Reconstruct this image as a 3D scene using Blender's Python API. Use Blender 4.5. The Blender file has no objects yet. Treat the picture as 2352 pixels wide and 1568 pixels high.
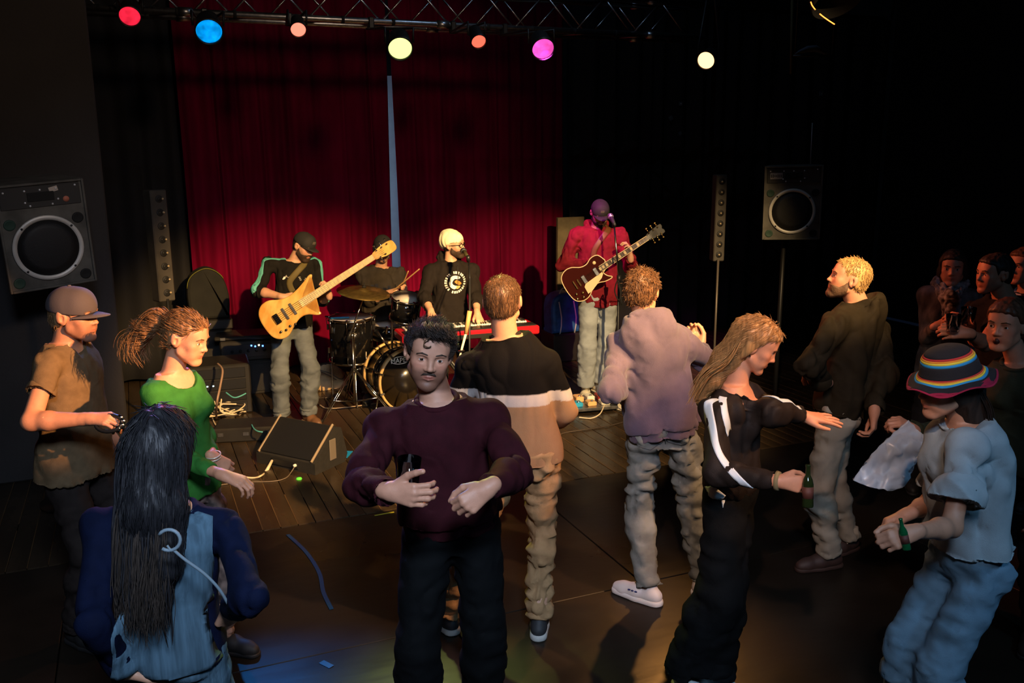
import bpy, math, random
import numpy as np
import openvdb
from mathutils import Vector, Matrix

# ------------------------------------------------------------------ camera
SC = bpy.context.scene
COL = SC.collection
F = 2050.0
CAM_H = 2.33
_pitch, _yaw, _roll = math.radians(-12.2), math.radians(-22.9), math.radians(0.35)
cf = np.array([-math.sin(_yaw)*math.cos(_pitch), math.cos(_yaw)*math.cos(_pitch), math.sin(_pitch)])
_r = np.cross(cf, [0, 0, 1]); _r /= np.linalg.norm(_r)
_u = np.cross(_r, cf)
cr = _r*math.cos(_roll) - _u*math.sin(_roll)
cu = _u*math.cos(_roll) + _r*math.sin(_roll)
CC = np.array([0.0, 0.0, CAM_H])
cam_data = bpy.data.cameras.new('camera')
cam = bpy.data.objects.new('camera', cam_data)
COL.objects.link(cam)
m = Matrix.Identity(4)
for i in range(3):
    m[i][0], m[i][1], m[i][2], m[i][3] = cr[i], cu[i], -cf[i], CC[i]
cam.matrix_world = m
cam_data.sensor_width = 36.0
cam_data.lens = F*36.0/2352.0
cam_data.clip_start = 0.05
SC.camera = cam

# ------------------------------------------------------------------ exposure, world, general light
SC.view_settings.view_transform = 'Standard'
SC.view_settings.look = 'None'
SC.view_settings.exposure = 0.0
SC.view_settings.gamma = 1.0
SC.view_settings.use_curve_mapping = False
SC.cycles.max_bounces = 5
SC.cycles.diffuse_bounces = 2
SC.cycles.sample_clamp_indirect = 2.0
w = bpy.data.worlds.new('world'); SC.world = w; w.use_nodes = True
w.node_tree.nodes['Background'].inputs[0].default_value = (0.25, 0.45, 1.0, 1)
w.node_tree.nodes['Background'].inputs[1].default_value = 0.006

FH = np.array([cf[0], cf[1], 0.0]); FH /= np.linalg.norm(FH)     # horizontal forward
RH = np.array([FH[1], -FH[0], 0.0])                              # horizontal right
UP = np.array([0, 0, 1.0])


def ray(x, y): return cf + cr*((x-1176)/F) - cu*((y-784)/F)
def GP(x, y, z=0.0):
    d = ray(x, y); return CC + d*((z-CAM_H)/d[2])
def PX(x, y, D):
    d = ray(x, y); return CC + d*(D/(d @ FH))
def AY(x, y, Y):
    d = ray(x, y); return CC + d*(Y/d[1])
def DD(p): return float(np.asarray(p) @ FH)
def rel(r, f, u): return RH*r + FH*f + UP*u      # right, away from camera, up


def look_matrix(pos, target):
    z = Vector(pos) - Vector(target); z.normalize()
    q = z.to_track_quat('Z', 'Y')
    return Matrix.Translation(Vector(pos)) @ q.to_matrix().to_4x4()


def lamp(name, kind, pos, target, color, power, size=0.1, angle=40, blend=0.5, shape=None, size_y=None, spread=None):
    l = bpy.data.lights.new(name, kind)
    l.color = color; l.energy = power
    if kind == 'SPOT':
        l.spot_size = math.radians(angle); l.spot_blend = blend; l.shadow_soft_size = size
    if kind == 'AREA':
        l.size = size
        if size_y: l.shape = 'RECTANGLE'; l.size_y = size_y
        if spread: l.spread = math.radians(spread)
    o = bpy.data.objects.new(name, l); COL.objects.link(o)
    o.matrix_world = look_matrix(pos, target)
    return o

# front of house lamps and an added warm fill, hung above and to the right behind the photographer
lamp('front_house_spot', 'SPOT', rel(2.6, 0.3, 5.0), (1.585, 8.0, 0.0), (1.0, 0.60, 0.22), 6600, 0.05, 26, 0.5)
lamp('front_house_spot', 'SPOT', rel(2.8, 0.5, 5.0), (3.88, 8.1, 0.0), (1.0, 0.66, 0.30), 4600, 0.05, 25, 0.5)
lamp('front_house_spot', 'SPOT', rel(-0.2, -0.2, 4.4), rel(1.12, 4.4, 1.1), (1.0, 0.64, 0.46), 430, 0.05, 27, 0.5)
lamp('side_house_spot', 'SPOT', rel(3.6, 2.2, 4.2), rel(0.62, 3.95, 1.2), (1.0, 0.50, 0.20), 900, 0.05, 22, 0.5)
lamp('side_house_spot', 'SPOT', rel(3.4, 1.0, 3.6), rel(-1.6, 3.75, 1.78), (1.0, 0.48, 0.18), 5500, 0.05, 12.5, 0.5)
lamp('added_warm_fill', 'SPOT', rel(2.2, 0.0, 4.6), (1.0, 9.0, 2.0), (1.0, 0.72, 0.50), 330, 0.3, 40, 0.6)  # broad dim fill added to lift the loudspeakers and left panel
# cool house light above the room
lamp('cool_house_light', 'AREA', rel(0.3, -0.6, 4.0), rel(-0.45, 3.0, 1.2), (0.62, 0.76, 1.0), 26, 0.6, spread=62)
lamp('cool_house_light', 'AREA', rel(3.0, 0.2, 4.2), rel(1.6, 2.9, 0.9), (0.25, 0.60, 1.0), 7, 0.4, spread=80)


# ------------------------------------------------------------------ helpers
def link(o):
    COL.objects.link(o); return o

def tag(o, label=None, cat=None, group=None, kind=None):
    if label: o['label'] = label
    if cat: o['category'] = cat
    if group: o['group'] = group
    if kind: o['kind'] = kind
    return o

def empty(name, loc=(0, 0, 0), label=None, cat=None, group=None):
    o = bpy.data.objects.new(name, None); link(o)
    o.location = Vector(loc); o.empty_display_size = 0.05
    return tag(o, label, cat, group)

def setpar(o, parent):
    if parent is not None:
        o.parent = parent
        o.matrix_parent_inverse = parent_world(parent).inverted()
    return o

def parent_world(p):
    mm = p.matrix_basis.copy()
    if p.parent is not None:
        mm = parent_world(p.parent) @ p.matrix_parent_inverse @ mm
    return mm

def lin(c):
    if isinstance(c, str):
        c = [int(c[i:i+2], 16)/255 for i in (0, 2, 4)]
        c = [x/12.92 if x <= 0.04045 else ((x+0.055)/1.055)**2.4 for x in c]
    return (c[0], c[1], c[2], 1.0)

_mats = {}
def mat(name, color=(0.5, 0.5, 0.5), rough=0.6, metal=0.0, noise=0.0, nscale=(8, 8, 8), bump=0.0, bscale=None, emit=None, estr=0.0,
        color2=None, coat=0.0, trans=0.0, alpha=1.0, sheen=0.0, attr=None, spec=None, detail=3.0, distort=0.0, ior=1.45, rnoise=0.0):
    if name in _mats: return _mats[name]
    M = bpy.data.materials.new(name); M.use_nodes = True
    nt = M.node_tree; b = nt.nodes['Principled BSDF']
    c = lin(color)
    b.inputs['Base Color'].default_value = c
    b.inputs['Roughness'].default_value = rough
    b.inputs['Metallic'].default_value = metal
    b.inputs['IOR'].default_value = ior
    if spec is not None: b.inputs['Specular IOR Level'].default_value = spec
    if coat: b.inputs['Coat Weight'].default_value = coat; b.inputs['Coat Roughness'].default_value = 0.12
    if trans: b.inputs['Transmission Weight'].default_value = trans
    if alpha < 1: b.inputs['Alpha'].default_value = alpha
    if sheen: b.inputs['Sheen Weight'].default_value = sheen
    if emit is not None:
        b.inputs['Emission Color'].default_value = lin(emit); b.inputs['Emission Strength'].default_value = estr
    tc = mp = nz = None
    if noise or bump or color2 or rnoise:
        tc = nt.nodes.new('ShaderNodeTexCoord'); mp = nt.nodes.new('ShaderNodeMapping')
        mp.inputs['Scale'].default_value = nscale
        nt.links.new(tc.outputs['Object'], mp.inputs['Vector'])
        nz = nt.nodes.new('ShaderNodeTexNoise'); nz.inputs['Scale'].default_value = 1.0
        nz.inputs['Detail'].default_value = detail; nz.inputs['Distortion'].default_value = distort
        nt.links.new(mp.outputs[0], nz.inputs['Vector'])
    src = None
    if attr:
        a = nt.nodes.new('ShaderNodeVertexColor'); a.layer_name = attr; src = a.outputs[0]
    if noise or color2:
        rmp = nt.nodes.new('ShaderNodeValToRGB')
        if color2 is not None:
            ca, cb = c, lin(color2)
        else:
            ca = tuple(max(0, x*(1-noise)) for x in c[:3])+(1,); cb = tuple(min(1, x*(1+noise)) for x in c[:3])+(1,)
        rmp.color_ramp.elements[0].color = ca; rmp.color_ramp.elements[1].color = cb
        rmp.color_ramp.elements[0].position = 0.35; rmp.color_ramp.elements[1].position = 0.65
        nt.links.new(nz.outputs[0], rmp.inputs[0])
        if src is not None:
            mx = nt.nodes.new('ShaderNodeMix'); mx.data_type = 'RGBA'; mx.blend_type = 'MULTIPLY'
            mx.inputs[0].default_value = 1.0
            nt.links.new(src, mx.inputs[6]); nt.links.new(rmp.outputs[0], mx.inputs[7]); src = mx.outputs[2]
        else: src = rmp.outputs[0]
    if src is not None: nt.links.new(src, b.inputs['Base Color'])
    if rnoise:
        mr = nt.nodes.new('ShaderNodeMapRange')
        mr.inputs[1].default_value = 0.3; mr.inputs[2].default_value = 0.7
        mr.inputs[3].default_value = max(0.02, rough-rnoise); mr.inputs[4].default_value = min(1, rough+rnoise)
        nt.links.new(nz.outputs[0], mr.inputs[0]); nt.links.new(mr.outputs[0], b.inputs['Roughness'])
    if bump:
        nb = nt.nodes.new('ShaderNodeTexNoise'); nb.inputs['Scale'].default_value = 1.0; nb.inputs['Detail'].default_value = 3
        mb = nt.nodes.new('ShaderNodeMapping'); mb.inputs['Scale'].default_value = bscale or nscale
        nt.links.new(tc.outputs['Object'], mb.inputs['Vector']); nt.links.new(mb.outputs[0], nb.inputs['Vector'])
        bp = nt.nodes.new('ShaderNodeBump'); bp.inputs['Strength'].default_value = 1.0; bp.inputs['Distance'].default_value = bump
        nt.links.new(nb.outputs[0], bp.inputs['Height']); nt.links.new(bp.outputs[0], b.inputs['Normal'])
    _mats[name] = M
    return M


class MB:
    """collects simple shapes into one mesh"""
    def __init__(s): s.v = []; s.f = []; s.sm = []
    def _add(s, v, f, smooth=False):
        n = len(s.v); s.v += [tuple(map(float, p)) for p in v]
        s.f += [tuple(n+i for i in q) for q in f]; s.sm += [smooth]*len(f); return s
    def box(s, c, size, M=None, bevel=0.0):
        c = np.array(c, float); h = np.array(size, float)/2
        b = min(bevel, h.min()*0.9)
        if b <= 0:
            vs = [c+h*np.array([x, y, z]) for x in (-1, 1) for y in (-1, 1) for z in (-1, 1)]
            fs = [(0, 1, 3, 2), (4, 6, 7, 5), (0, 4, 5, 1), (2, 3, 7, 6), (0, 2, 6, 4), (1, 5, 7, 3)]
        else:
            vs = []; idx = {}
            for x in (-1, 1):
                for y in (-1, 1):
                    for z in (-1, 1):
                        sg = np.array([x, y, z])
                        for a in range(3):
                            o = np.full(3, b); o[a] = 0
                            idx[(x, y, z, a)] = len(vs); vs.append(c+sg*(h-o))
            fs = []
            for a in range(3):
                o1, o2 = [i for i in range(3) if i != a]
                for sg in (-1, 1):
                    q = []
                    for p, r in ((-1, -1), (1, -1), (1, 1), (-1, 1)):
                        k = [0, 0, 0]; k[a] = sg; k[o1] = p; k[o2] = r; q.append(idx[(k[0], k[1], k[2], a)])
                    flip = (sg > 0) == (a == 1)
                    fs.append(tuple(q[::-1]) if flip else tuple(q))
            for a in range(3):           # edges along axis a
                o1, o2 = [i for i in range(3) if i != a]
                for p in (-1, 1):
                    for r in (-1, 1):
                        k0 = [0, 0, 0]; k0[a] = -1; k0[o1] = p; k0[o2] = r
                        k1 = list(k0); k1[a] = 1
                        fs.append((idx[(*k0, o1)], idx[(*k0, o2)], idx[(*k1, o2)], idx[(*k1, o1)]))
            for x in (-1, 1):
                for y in (-1, 1):
                    for z in (-1, 1):
                        fs.append((idx[(x, y, z, 0)], idx[(x, y, z, 1)], idx[(x, y, z, 2)]))
        if M is not None: vs = [np.array(M @ Vector(p)) for p in vs]
        return s._add(vs, fs)
    def tube(s, pts, r, n=8, cap=True, smooth=True, flat=None):
        pts = [np.array(p, float) for p in pts]; N = len(pts)
        rs = r if isinstance(r, (list, tuple, np.ndarray)) else [r]*N
        up = None; vs = []
        for i in range(N):
            t = pts[min(i+1, N-1)] - pts[max(i-1, 0)]; t = t/(np.linalg.norm(t)+1e-9)
            if up is None:
                up = np.array([0, 0, 1.0]) if abs(t[2]) < 0.9 else np.array([0, 1.0, 0])
            a = np.cross(t, up); a /= np.linalg.norm(a)+1e-9; b = np.cross(a, t); up = b
            for k in range(n):
                an = 2*math.pi*k/n
                vs.append(pts[i]+(a*math.cos(an)+b*math.sin(an)*(flat or 1))*rs[i])
        fs = []
        for i in range(N-1):
            for k in range(n):
                k2 = (k+1) % n
                fs.append((i*n+k, i*n+k2, (i+1)*n+k2, (i+1)*n+k))
        if cap:
            fs.append(tuple(range(n))[::-1]); fs.append(tuple((N-1)*n+k for k in range(n)))
        return s._add(vs, fs, smooth)
    def lathe(s, prof, M=None, n=32, smooth=True):
        """prof [(r,z)] about local z"""
        vs = []
        for r, z in prof:
            for k in range(n):
                a = 2*math.pi*k/n; vs.append((r*math.cos(a), r*math.sin(a), z))
        if M is not None: vs = [tuple(M @ Vector(p)) for p in vs]
        fs = []
        for i in range(len(prof)-1):
            for k in range(n):
                k2 = (k+1) % n; fs.append((i*n+k, i*n+k2, (i+1)*n+k2, (i+1)*n+k))
        if prof[0][0] > 1e-5: fs.append(tuple(range(n))[::-1])
        if prof[-1][0] > 1e-5: fs.append(tuple((len(prof)-1)*n+k for k in range(n)))
        return s._add(vs, fs, smooth)
    def prism(s, outline, z0, z1, M=None, bevel=0.0):
        """outline of (x,y), extruded in local z"""
        n = len(outline); o = np.array(outline, float)
        rings = []
        if bevel > 0:
            c = np.roll(o, -1, 0)-np.roll(o, 1, 0); nn = np.stack([c[:, 1], -c[:, 0]], 1); nn /= np.linalg.norm(nn, axis=1)[:, None]+1e-9
            area = 0.5*np.sum(o[:, 0]*np.roll(o[:, 1], -1)-np.roll(o[:, 0], -1)*o[:, 1])
            if area < 0: nn = -nn
            for dz, dn in ((0, bevel), (bevel*0.3, bevel*0.3), (bevel, 0)): rings.append((o-nn*dn, z0+dz))
            for dz, dn in ((bevel, 0), (bevel*0.3, bevel*0.3), (0, bevel)): rings.append((o-nn*dn, z1-dz))
        else: rings = [(o, z0), (o, z1)]
        vs = [(p[0], p[1], z) for ring, z in rings for p in ring]
        if M is not None: vs = [tuple(M @ Vector(p)) for p in vs]
        fs = [tuple(range(n))[::-1], tuple((len(rings)-1)*n+k for k in range(n))]
        for i in range(len(rings)-1):
            for k in range(n):
                k2 = (k+1) % n; fs.append((i*n+k, i*n+k2, (i+1)*n+k2, (i+1)*n+k))
        return s._add(vs, fs)
    def build(s, name, material, parent=None, fix=True, **tags):
        me = bpy.data.meshes.new(name); me.from_pydata(s.v, [], s.f)
        me.polygons.foreach_set('use_smooth', s.sm)
        if fix:
            import bmesh
            bm = bmesh.new(); bm.from_mesh(me); bmesh.ops.recalc_face_normals(bm, faces=bm.faces); bm.to_mesh(me); bm.free()
        o = bpy.data.objects.new(name, me); link(o)
        if material is not None: me.materials.append(material)
        setpar(o, parent)
        if tags: tag(o, **tags)
        return o

def catmull(pts, n=6, closed=False):
    P = [np.array(p, float) for p in pts]; out = []; N = len(P)
    rng = range(N) if closed else range(N-1)
    for i in rng:
        if closed: a, b, c, d = P[(i-1) % N], P[i], P[(i+1) % N], P[(i+2) % N]
        else: a, b, c, d = P[max(i-1, 0)], P[i], P[i+1], P[min(i+2, N-1)]
        for k in range(n):
            t = k/n
            out.append(0.5*((2*b)+(c-a)*t+(2*a-5*b+4*c-d)*t*t+(3*b-a-3*c+d)*t**3))
    if not closed: out.append(P[-1])
    return out

def frame(origin, xdir, ydir_hint):
    x = Vector(xdir).normalized(); z = x.cross(Vector(ydir_hint)).normalized(); y = z.cross(x)
    M = Matrix.Identity(4)
    for i in range(3): M[i][0], M[i][1], M[i][2], M[i][3] = x[i], y[i], z[i], origin[i]
    return M

def zframe(origin, zdir, hint=(0, 0, 1)):
    z = Vector(zdir).normalized(); h = Vector(hint)
    if abs(z.dot(h.normalized())) > 0.98: h = Vector((0, 1, 0))
    x = h.cross(z).normalized(); y = z.cross(x)
    M = Matrix.Identity(4)
    for i in range(3): M[i][0], M[i][1], M[i][2], M[i][3] = x[i], y[i], z[i], origin[i]
    return M

def text_obj(name, body, size, M, material, parent, extr=0.001, align='CENTER'):
    cu_ = bpy.data.curves.new(name, 'FONT'); cu_.body = body; cu_.size = size; cu_.extrude = extr
    cu_.align_x = align; cu_.align_y = 'CENTER'
    o = bpy.data.objects.new(name, cu_); link(o)
    dg = bpy.context.evaluated_depsgraph_get(); me = bpy.data.meshes.new_from_object(o.evaluated_get(dg))
    bpy.data.objects.remove(o)
    o = bpy.data.objects.new(name, me); link(o); me.materials.clear(); me.materials.append(material)
    for v in me.vertices: v.co = M @ v.co
    setpar(o, parent); return o
# ------------------------------------------------------------------ room shell
M_black = mat('black_painted_wall', (0.0075, 0.0085, 0.0105), 0.85, noise=0.3, nscale=(1.5, 1.5, 1.5), bump=0.003, bscale=(40, 40, 40))
M_wing = mat('dark_panel_paint', (0.034, 0.029, 0.028), 0.85, noise=0.2, nscale=(1.2, 1.2, 1.2), bump=0.002, bscale=(50, 50, 50))
M_drape = mat('black_drape_cloth', (0.011, 0.0105, 0.012), 0.9, noise=0.2, nscale=(3, 3, 1), bump=0.002, bscale=(90, 90, 30))
M_red = mat('dark_red_curtain_velvet', (0.135, 0.0012, 0.020), 0.9, noise=0.25, nscale=(5, 5, 1), bump=0.002, bscale=(70, 70, 25), spec=0.08)
M_steel = mat('brushed_truss_aluminium', (0.42, 0.43, 0.45), 0.35, 1.0, noise=0.2, nscale=(30, 30, 30))
M_chrome = mat('polished_chrome', (0.75, 0.75, 0.75), 0.15, 1.0)
M_blackmetal = mat('black_powder_coated_metal', (0.012, 0.012, 0.013), 0.45)
M_blackplastic = mat('black_plastic', (0.012, 0.012, 0.012), 0.4)
M_rubber = mat('black_rubber', (0.008, 0.008, 0.008), 0.8)

RX0, RX1, RY0, RY1, RZ = -3.4, 9.6, -3.2, 10.6, 5.2
MB().box(((RX0+RX1)/2, (RY0+RY1)/2, -0.14), (RX1-RX0, RY1-RY0, 0.2)).build('floor_base', M_black, kind='structure')
MB().box(((RX0+RX1)/2, (RY0+RY1)/2, RZ+0.1), (RX1-RX0, RY1-RY0, 0.2)).build('ceiling', M_black, kind='structure')
MB().box((RX0-0.1, (RY0+RY1)/2, RZ/2), (0.2, RY1-RY0, RZ)).build('wall_left', M_black, kind='structure')
MB().box((RX1+0.1, (RY0+RY1)/2, RZ/2), (0.2, RY1-RY0, RZ)).build('wall_right', M_black, kind='structure')
MB().box(((RX0+RX1)/2, RY1+0.1, RZ/2), (RX1-RX0, 0.2, RZ)).build('wall_back', M_black, kind='structure')
MB().box(((RX0+RX1)/2, RY0-0.1, RZ/2), (RX1-RX0, 0.2, RZ)).build('wall_front', M_black, kind='structure')
# dark side panel standing left of the stage
MB().box((-1.78, 7.05, 1.78), (3.24, 0.12, 3.56), bevel=0.01).build('wall_wing', M_wing, kind='structure')

# floor: narrow boards on the stage half, wide sheets on the dance floor
M_plank = mat('worn_black_stage_board', (0.036, 0.024, 0.014), 0.28, noise=0.5, nscale=(3, 1.2, 3), bump=0.0015, bscale=(14, 5, 10), rnoise=0.10, detail=6, spec=0.4)
M_seam = mat('worn_board_edge', (0.10, 0.055, 0.022), 0.6)
fl = empty('stage_floor', (3, 8, 0)); tag(fl, kind='structure')
random.seed(3)
x = -3.3; i = 0
me0 = None
while x < 9.5:
    o = MB().box((0, 0, -0.02), (0.105, 5.15, 0.04), bevel=0.002).build('plank', M_plank) if me0 is None else link(bpy.data.objects.new('plank', me0))
    me0 = o.data
    o.location = (x, 5.42+2.575, random.uniform(-0.0012, 0.0008)); o.rotation_euler = (0, random.uniform(-0.004, 0.004), 0)
    setpar(o, fl); x += 0.1095; i += 1
bm = MB()
random.seed(8)
x = -3.3+0.0547
while x < 9.5:
    yy = 5.43
    while yy < 9.4:
        ln = random.uniform(0.3, 1.6)
        if random.random() < 0.75: bm.box((x, yy+ln/2, 0.0004), (random.uniform(0.003, 0.0065), ln, 0.002))
        yy += ln+random.uniform(0, 0.3)
    x += 0.1095
bm.build('board_edge_wear', M_seam, fl, fix=False, kind='stuff')
# dance floor sheets
M_sheet = mat('glossy_dance_floor_sheet', (0.017, 0.0125, 0.009), 0.34, noise=0.45, nscale=(1.3, 1.3, 1.3), bump=0.0016, bscale=(4, 9, 6), rnoise=0.10, detail=7, spec=0.18)
df = empty('dance_floor', (3, 2, 0)); tag(df, kind='structure')
yb = [5.41, 3.87, 2.33, 0.79, -0.75, -2.29, -3.2]
for r in range(len(yb)-1):
    xx = -3.4 - (r % 2)*1.1
    while xx < 9.6:
        x0, x1 = max(xx, -3.4), min(xx+2.9, 9.6)
        if x1-x0 > 0.05:
            MB().box(((x0+x1)/2, (yb[r]+yb[r+1])/2, -0.02+random.uniform(-0.0008, 0.0004)), (x1-x0-0.006, yb[r]-yb[r+1]-0.006, 0.04), bevel=0.003).build('floor_sheet', M_sheet, df)
        xx += 2.9
M_yel = mat('yellow_floor_tape', (0.45, 0.42, 0.04), 0.5)
M_blu = mat('blue_floor_tape', (0.01, 0.25, 0.55), 0.45)
def tape(name, pts, wd, m_, label, cat='tape', z=0.003):
    b = MB(); vs = []
    pts = [np.array(p, float) for p in pts]
    for i, p in enumerate(pts):
        t = pts[min(i+1, len(pts)-1)]-pts[max(i-1, 0)]; t[2] = 0; t /= np.linalg.norm(t); n = np.array([-t[1], t[0], 0])
        w_ = wd if np.isscalar(wd) else wd[i]
        vs += [(p[0]-n[0]*w_/2, p[1]-n[1]*w_/2, z), (p[0]+n[0]*w_/2, p[1]+n[1]*w_/2, z),
               (p[0]-n[0]*w_/2, p[1]-n[1]*w_/2, 0.0005), (p[0]+n[0]*w_/2, p[1]+n[1]*w_/2, 0.0005)]
    fs = []
    for i in range(len(pts)-1):
        a = i*4; fs += [(a, a+4, a+5, a+1), (a, a+2, a+6, a+4), (a+1, a+5, a+7, a+3)]
    b._add(vs, fs); return b.build(name, m_, None, label=label, cat=cat)
tape('floor_tape', [GP(860, 1184), GP(905, 1176)], 0.012, M_yel, 'short yellow tape line on the edge of the stage boards')
tape('floor_tape', [GP(789, 1052), GP(803, 1036)], 0.055, M_blu, 'blue tape square stuck on the stage boards by the wedge monitor')
tape('floor_tape', catmull([GP(661, 1228), GP(703, 1268), GP(733, 1315), GP(743, 1360), GP(762, 1400)], 8), 0.022, mat('dull_blue_tape', (0.004, 0.05, 0.14), 0.4), 'long curved blue tape stripe on the dance floor')
tape('floor_tape', [GP(738, 1520), GP(762, 1532)], 0.03, mat('dull_blue_tape'), 'small blue tape scrap past the dance floor seam')

# red curtain in two widths with a narrow slit between
def curtain(name, x0, x1, y, z0, z1, nf, amp, m_, n=None, lean0=0.0, lean1=0.0, seed=0, par=None, **t):
    rs = np.random.RandomState(seed); n = n or nf*14; nz = 14
    ph = np.cumsum(rs.uniform(0.6, 1.4, nf+1)); ph = ph/ph[-1]
    vs = []
    for j in range(nz+1):
        v = j/nz; z = z0+(z1-z0)*v
        for i in range(n+1):
            u = i/n; t_ = np.interp(u, np.concatenate([[0], ph]), np.arange(nf+2))
            yy = y+amp*(math.sin(t_*2*math.pi)*(0.75+0.35*(1-v))+0.35*math.sin(t_*5.3+v*1.5+seed))
            a0 = x0+lean0*(1-v); a1 = x1+lean1*(1-v)
            vs.append((a0+(a1-a0)*u+0.01*math.sin(t_*3+v*4), yy, z))
    fs = [(j*(n+1)+i, j*(n+1)+i+1, (j+1)*(n+1)+i+1, (j+1)*(n+1)+i) for j in range(nz) for i in range(n)]
    b = MB(); b._add(vs, fs, True); o = b.build(name, m_, par, fix=False, **t)
    so = o.modifiers.new('thickness', 'SOLIDIFY'); so.thickness = 0.006
    return o
slx = 2.72
curtain('stage_curtain', 0.52, 2.625, 9.6, 0.04, 3.95, 15, 0.020, M_red, seed=1, lean1=0.0, label='dark red stage curtain hanging left of the pale slit behind the drummer', cat='curtain')
curtain('stage_curtain', 2.675, 4.72, 9.6, 0.04, 3.95, 14, 0.020, M_red, seed=2, lean0=0.05, label='dark red stage curtain hanging right of the pale slit behind the keyboard player', cat='curtain')
M_slit = mat('pale_blue_wall_behind_curtain', (0.55, 0.62, 0.70), 0.8, noise=0.06)
MB().box((2.78, 10.2, 1.60), (0.7, 0.02, 3.08)).build('trim_1', M_slit, kind='structure')
lamp('added_slit_light', 'AREA', (1.9, 9.85, 1.8), (2.85, 10.2, 1.7), (0.55, 0.74, 1.0), 9.0, 0.15, size_y=2.4)  # cool light added out of sight to brighten the curtain slit
lamp('added_truss_light', 'POINT', (3.2, 6.2, 4.7), (3.2, 6.2, 0), (0.45, 0.68, 1.0), 14, 0.1)  # unseen point light added to put cool highlights on the truss
MB().tube([(0.3, 9.6, 3.99), (9.5, 9.6, 3.99)], 0.025, 10).build('curtain_rail', M_blackmetal, None, label='black rail above the red curtain carrying stage drapes', cat='rail')
curtain('black_drape', -3.3, 0.50, 9.65, 0.04, 3.95, 16, 0.04, M_drape, seed=5, label='black drape hanging left of the red curtain', cat='drape')
curtain('black_drape', 4.76, 9.5, 9.5, 0.04, 3.95, 16, 0.06, M_drape, seed=6, label='black drape hanging right of the red curtain behind the guitarist', cat='drape')
# pale board and bag behind the guitarist
MB().box((4.62, 9.2, 0.78), (0.34, 0.05, 1.56), bevel=0.006).build('leaning_board', mat('tan_fibreboard', (0.16, 0.12, 0.06), 0.7, noise=0.2), None, label='tan board standing against the right end of the red curtain', cat='board')

# ------------------------------------------------------------------ lighting truss
def truss(x0, x1, y, z, w_=0.29, h=0.29, par=None):
    t = empty('lighting_truss', ((x0+x1)/2, y, z), 'long silver box truss hanging across the top of the stage', 'truss')
    for nm, dy, dz in (('lower', 0, 0), ('lower', w_, 0), ('upper', 0, h), ('upper', w_, h)):
        MB().tube([(x0, y+dy, z+dz), (x1, y+dy, z+dz)], 0.025, 12).build('chord', M_steel, t)
    n = int((x1-x0)/0.29)
    base = None
    for i in range(n):
        a = x0+i*0.29
        ups = (0, h) if i % 2 == 0 else (h, 0)
        for dy, q0, q1 in ((0, ups[0], ups[1]), (w_, ups[1], ups[0])):
            MB().tube([(a, y+dy, z+q0), (a+0.29, y+dy, z+q1)], 0.0085, 6).build('diagonal_brace', M_steel, t)
        MB().tube([(a, y+(0 if i % 2 else w_), z), (a+0.29, y+(w_ if i % 2 else 0), z)], 0.0085, 6).build('bottom_brace', M_steel, t)
    for xx in np.arange(x0+2.0, x1, 2.0):
        for dy in (0, w_):
            for dz in (0, h): MB().lathe([(0.034, -0.05), (0.034, 0.05)], Matrix.Translation((xx, y+dy, z+dz)) @ Matrix.Rotation(math.pi/2, 4, 'Y'), 12).build('chord_coupler', M_steel, t)
    for xx in (x0+1.5, x1-0.5): MB().tube([(xx, y+w_/2, z+h), (xx, y+w_/2, RZ)], 0.012, 6).build('hanging_cable', M_blackmetal, t)
    b = MB()
    for i, xx in enumerate(np.arange(x0+0.3, x1-0.2, 0.41)): b.lathe([(0.029, -0.012), (0.029, 0.012)], Matrix.Translation((xx, y, z)) @ Matrix.Rotation(math.pi/2, 4, 'Y'), 10)
    b.build('cable_tie', M_rubber, t, kind='stuff')
    b = MB(); rs = random.Random(4)
    for k in range(2):
        pts = [(xx, y+0.02+rs.uniform(-.01, .01), z+h-0.03-0.02*k+rs.uniform(-.02, .01)) for xx in np.arange(x0, x1, 0.35)]
        b.tube(catmull(pts, 3), 0.008, 6)
    b.build('power_cable', M_rubber, t)
    return t
tr = truss(-1.5, 5.08, 7.35, 3.33)
MB().tube([(2.2, 7.2, 3.75), (5.25, 7.2, 3.78)], 0.03, 10).build('hanging_bar', M_blackmetal, None, label='black lamp bar hanging in front of the truss at its right end', cat='bar')

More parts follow.
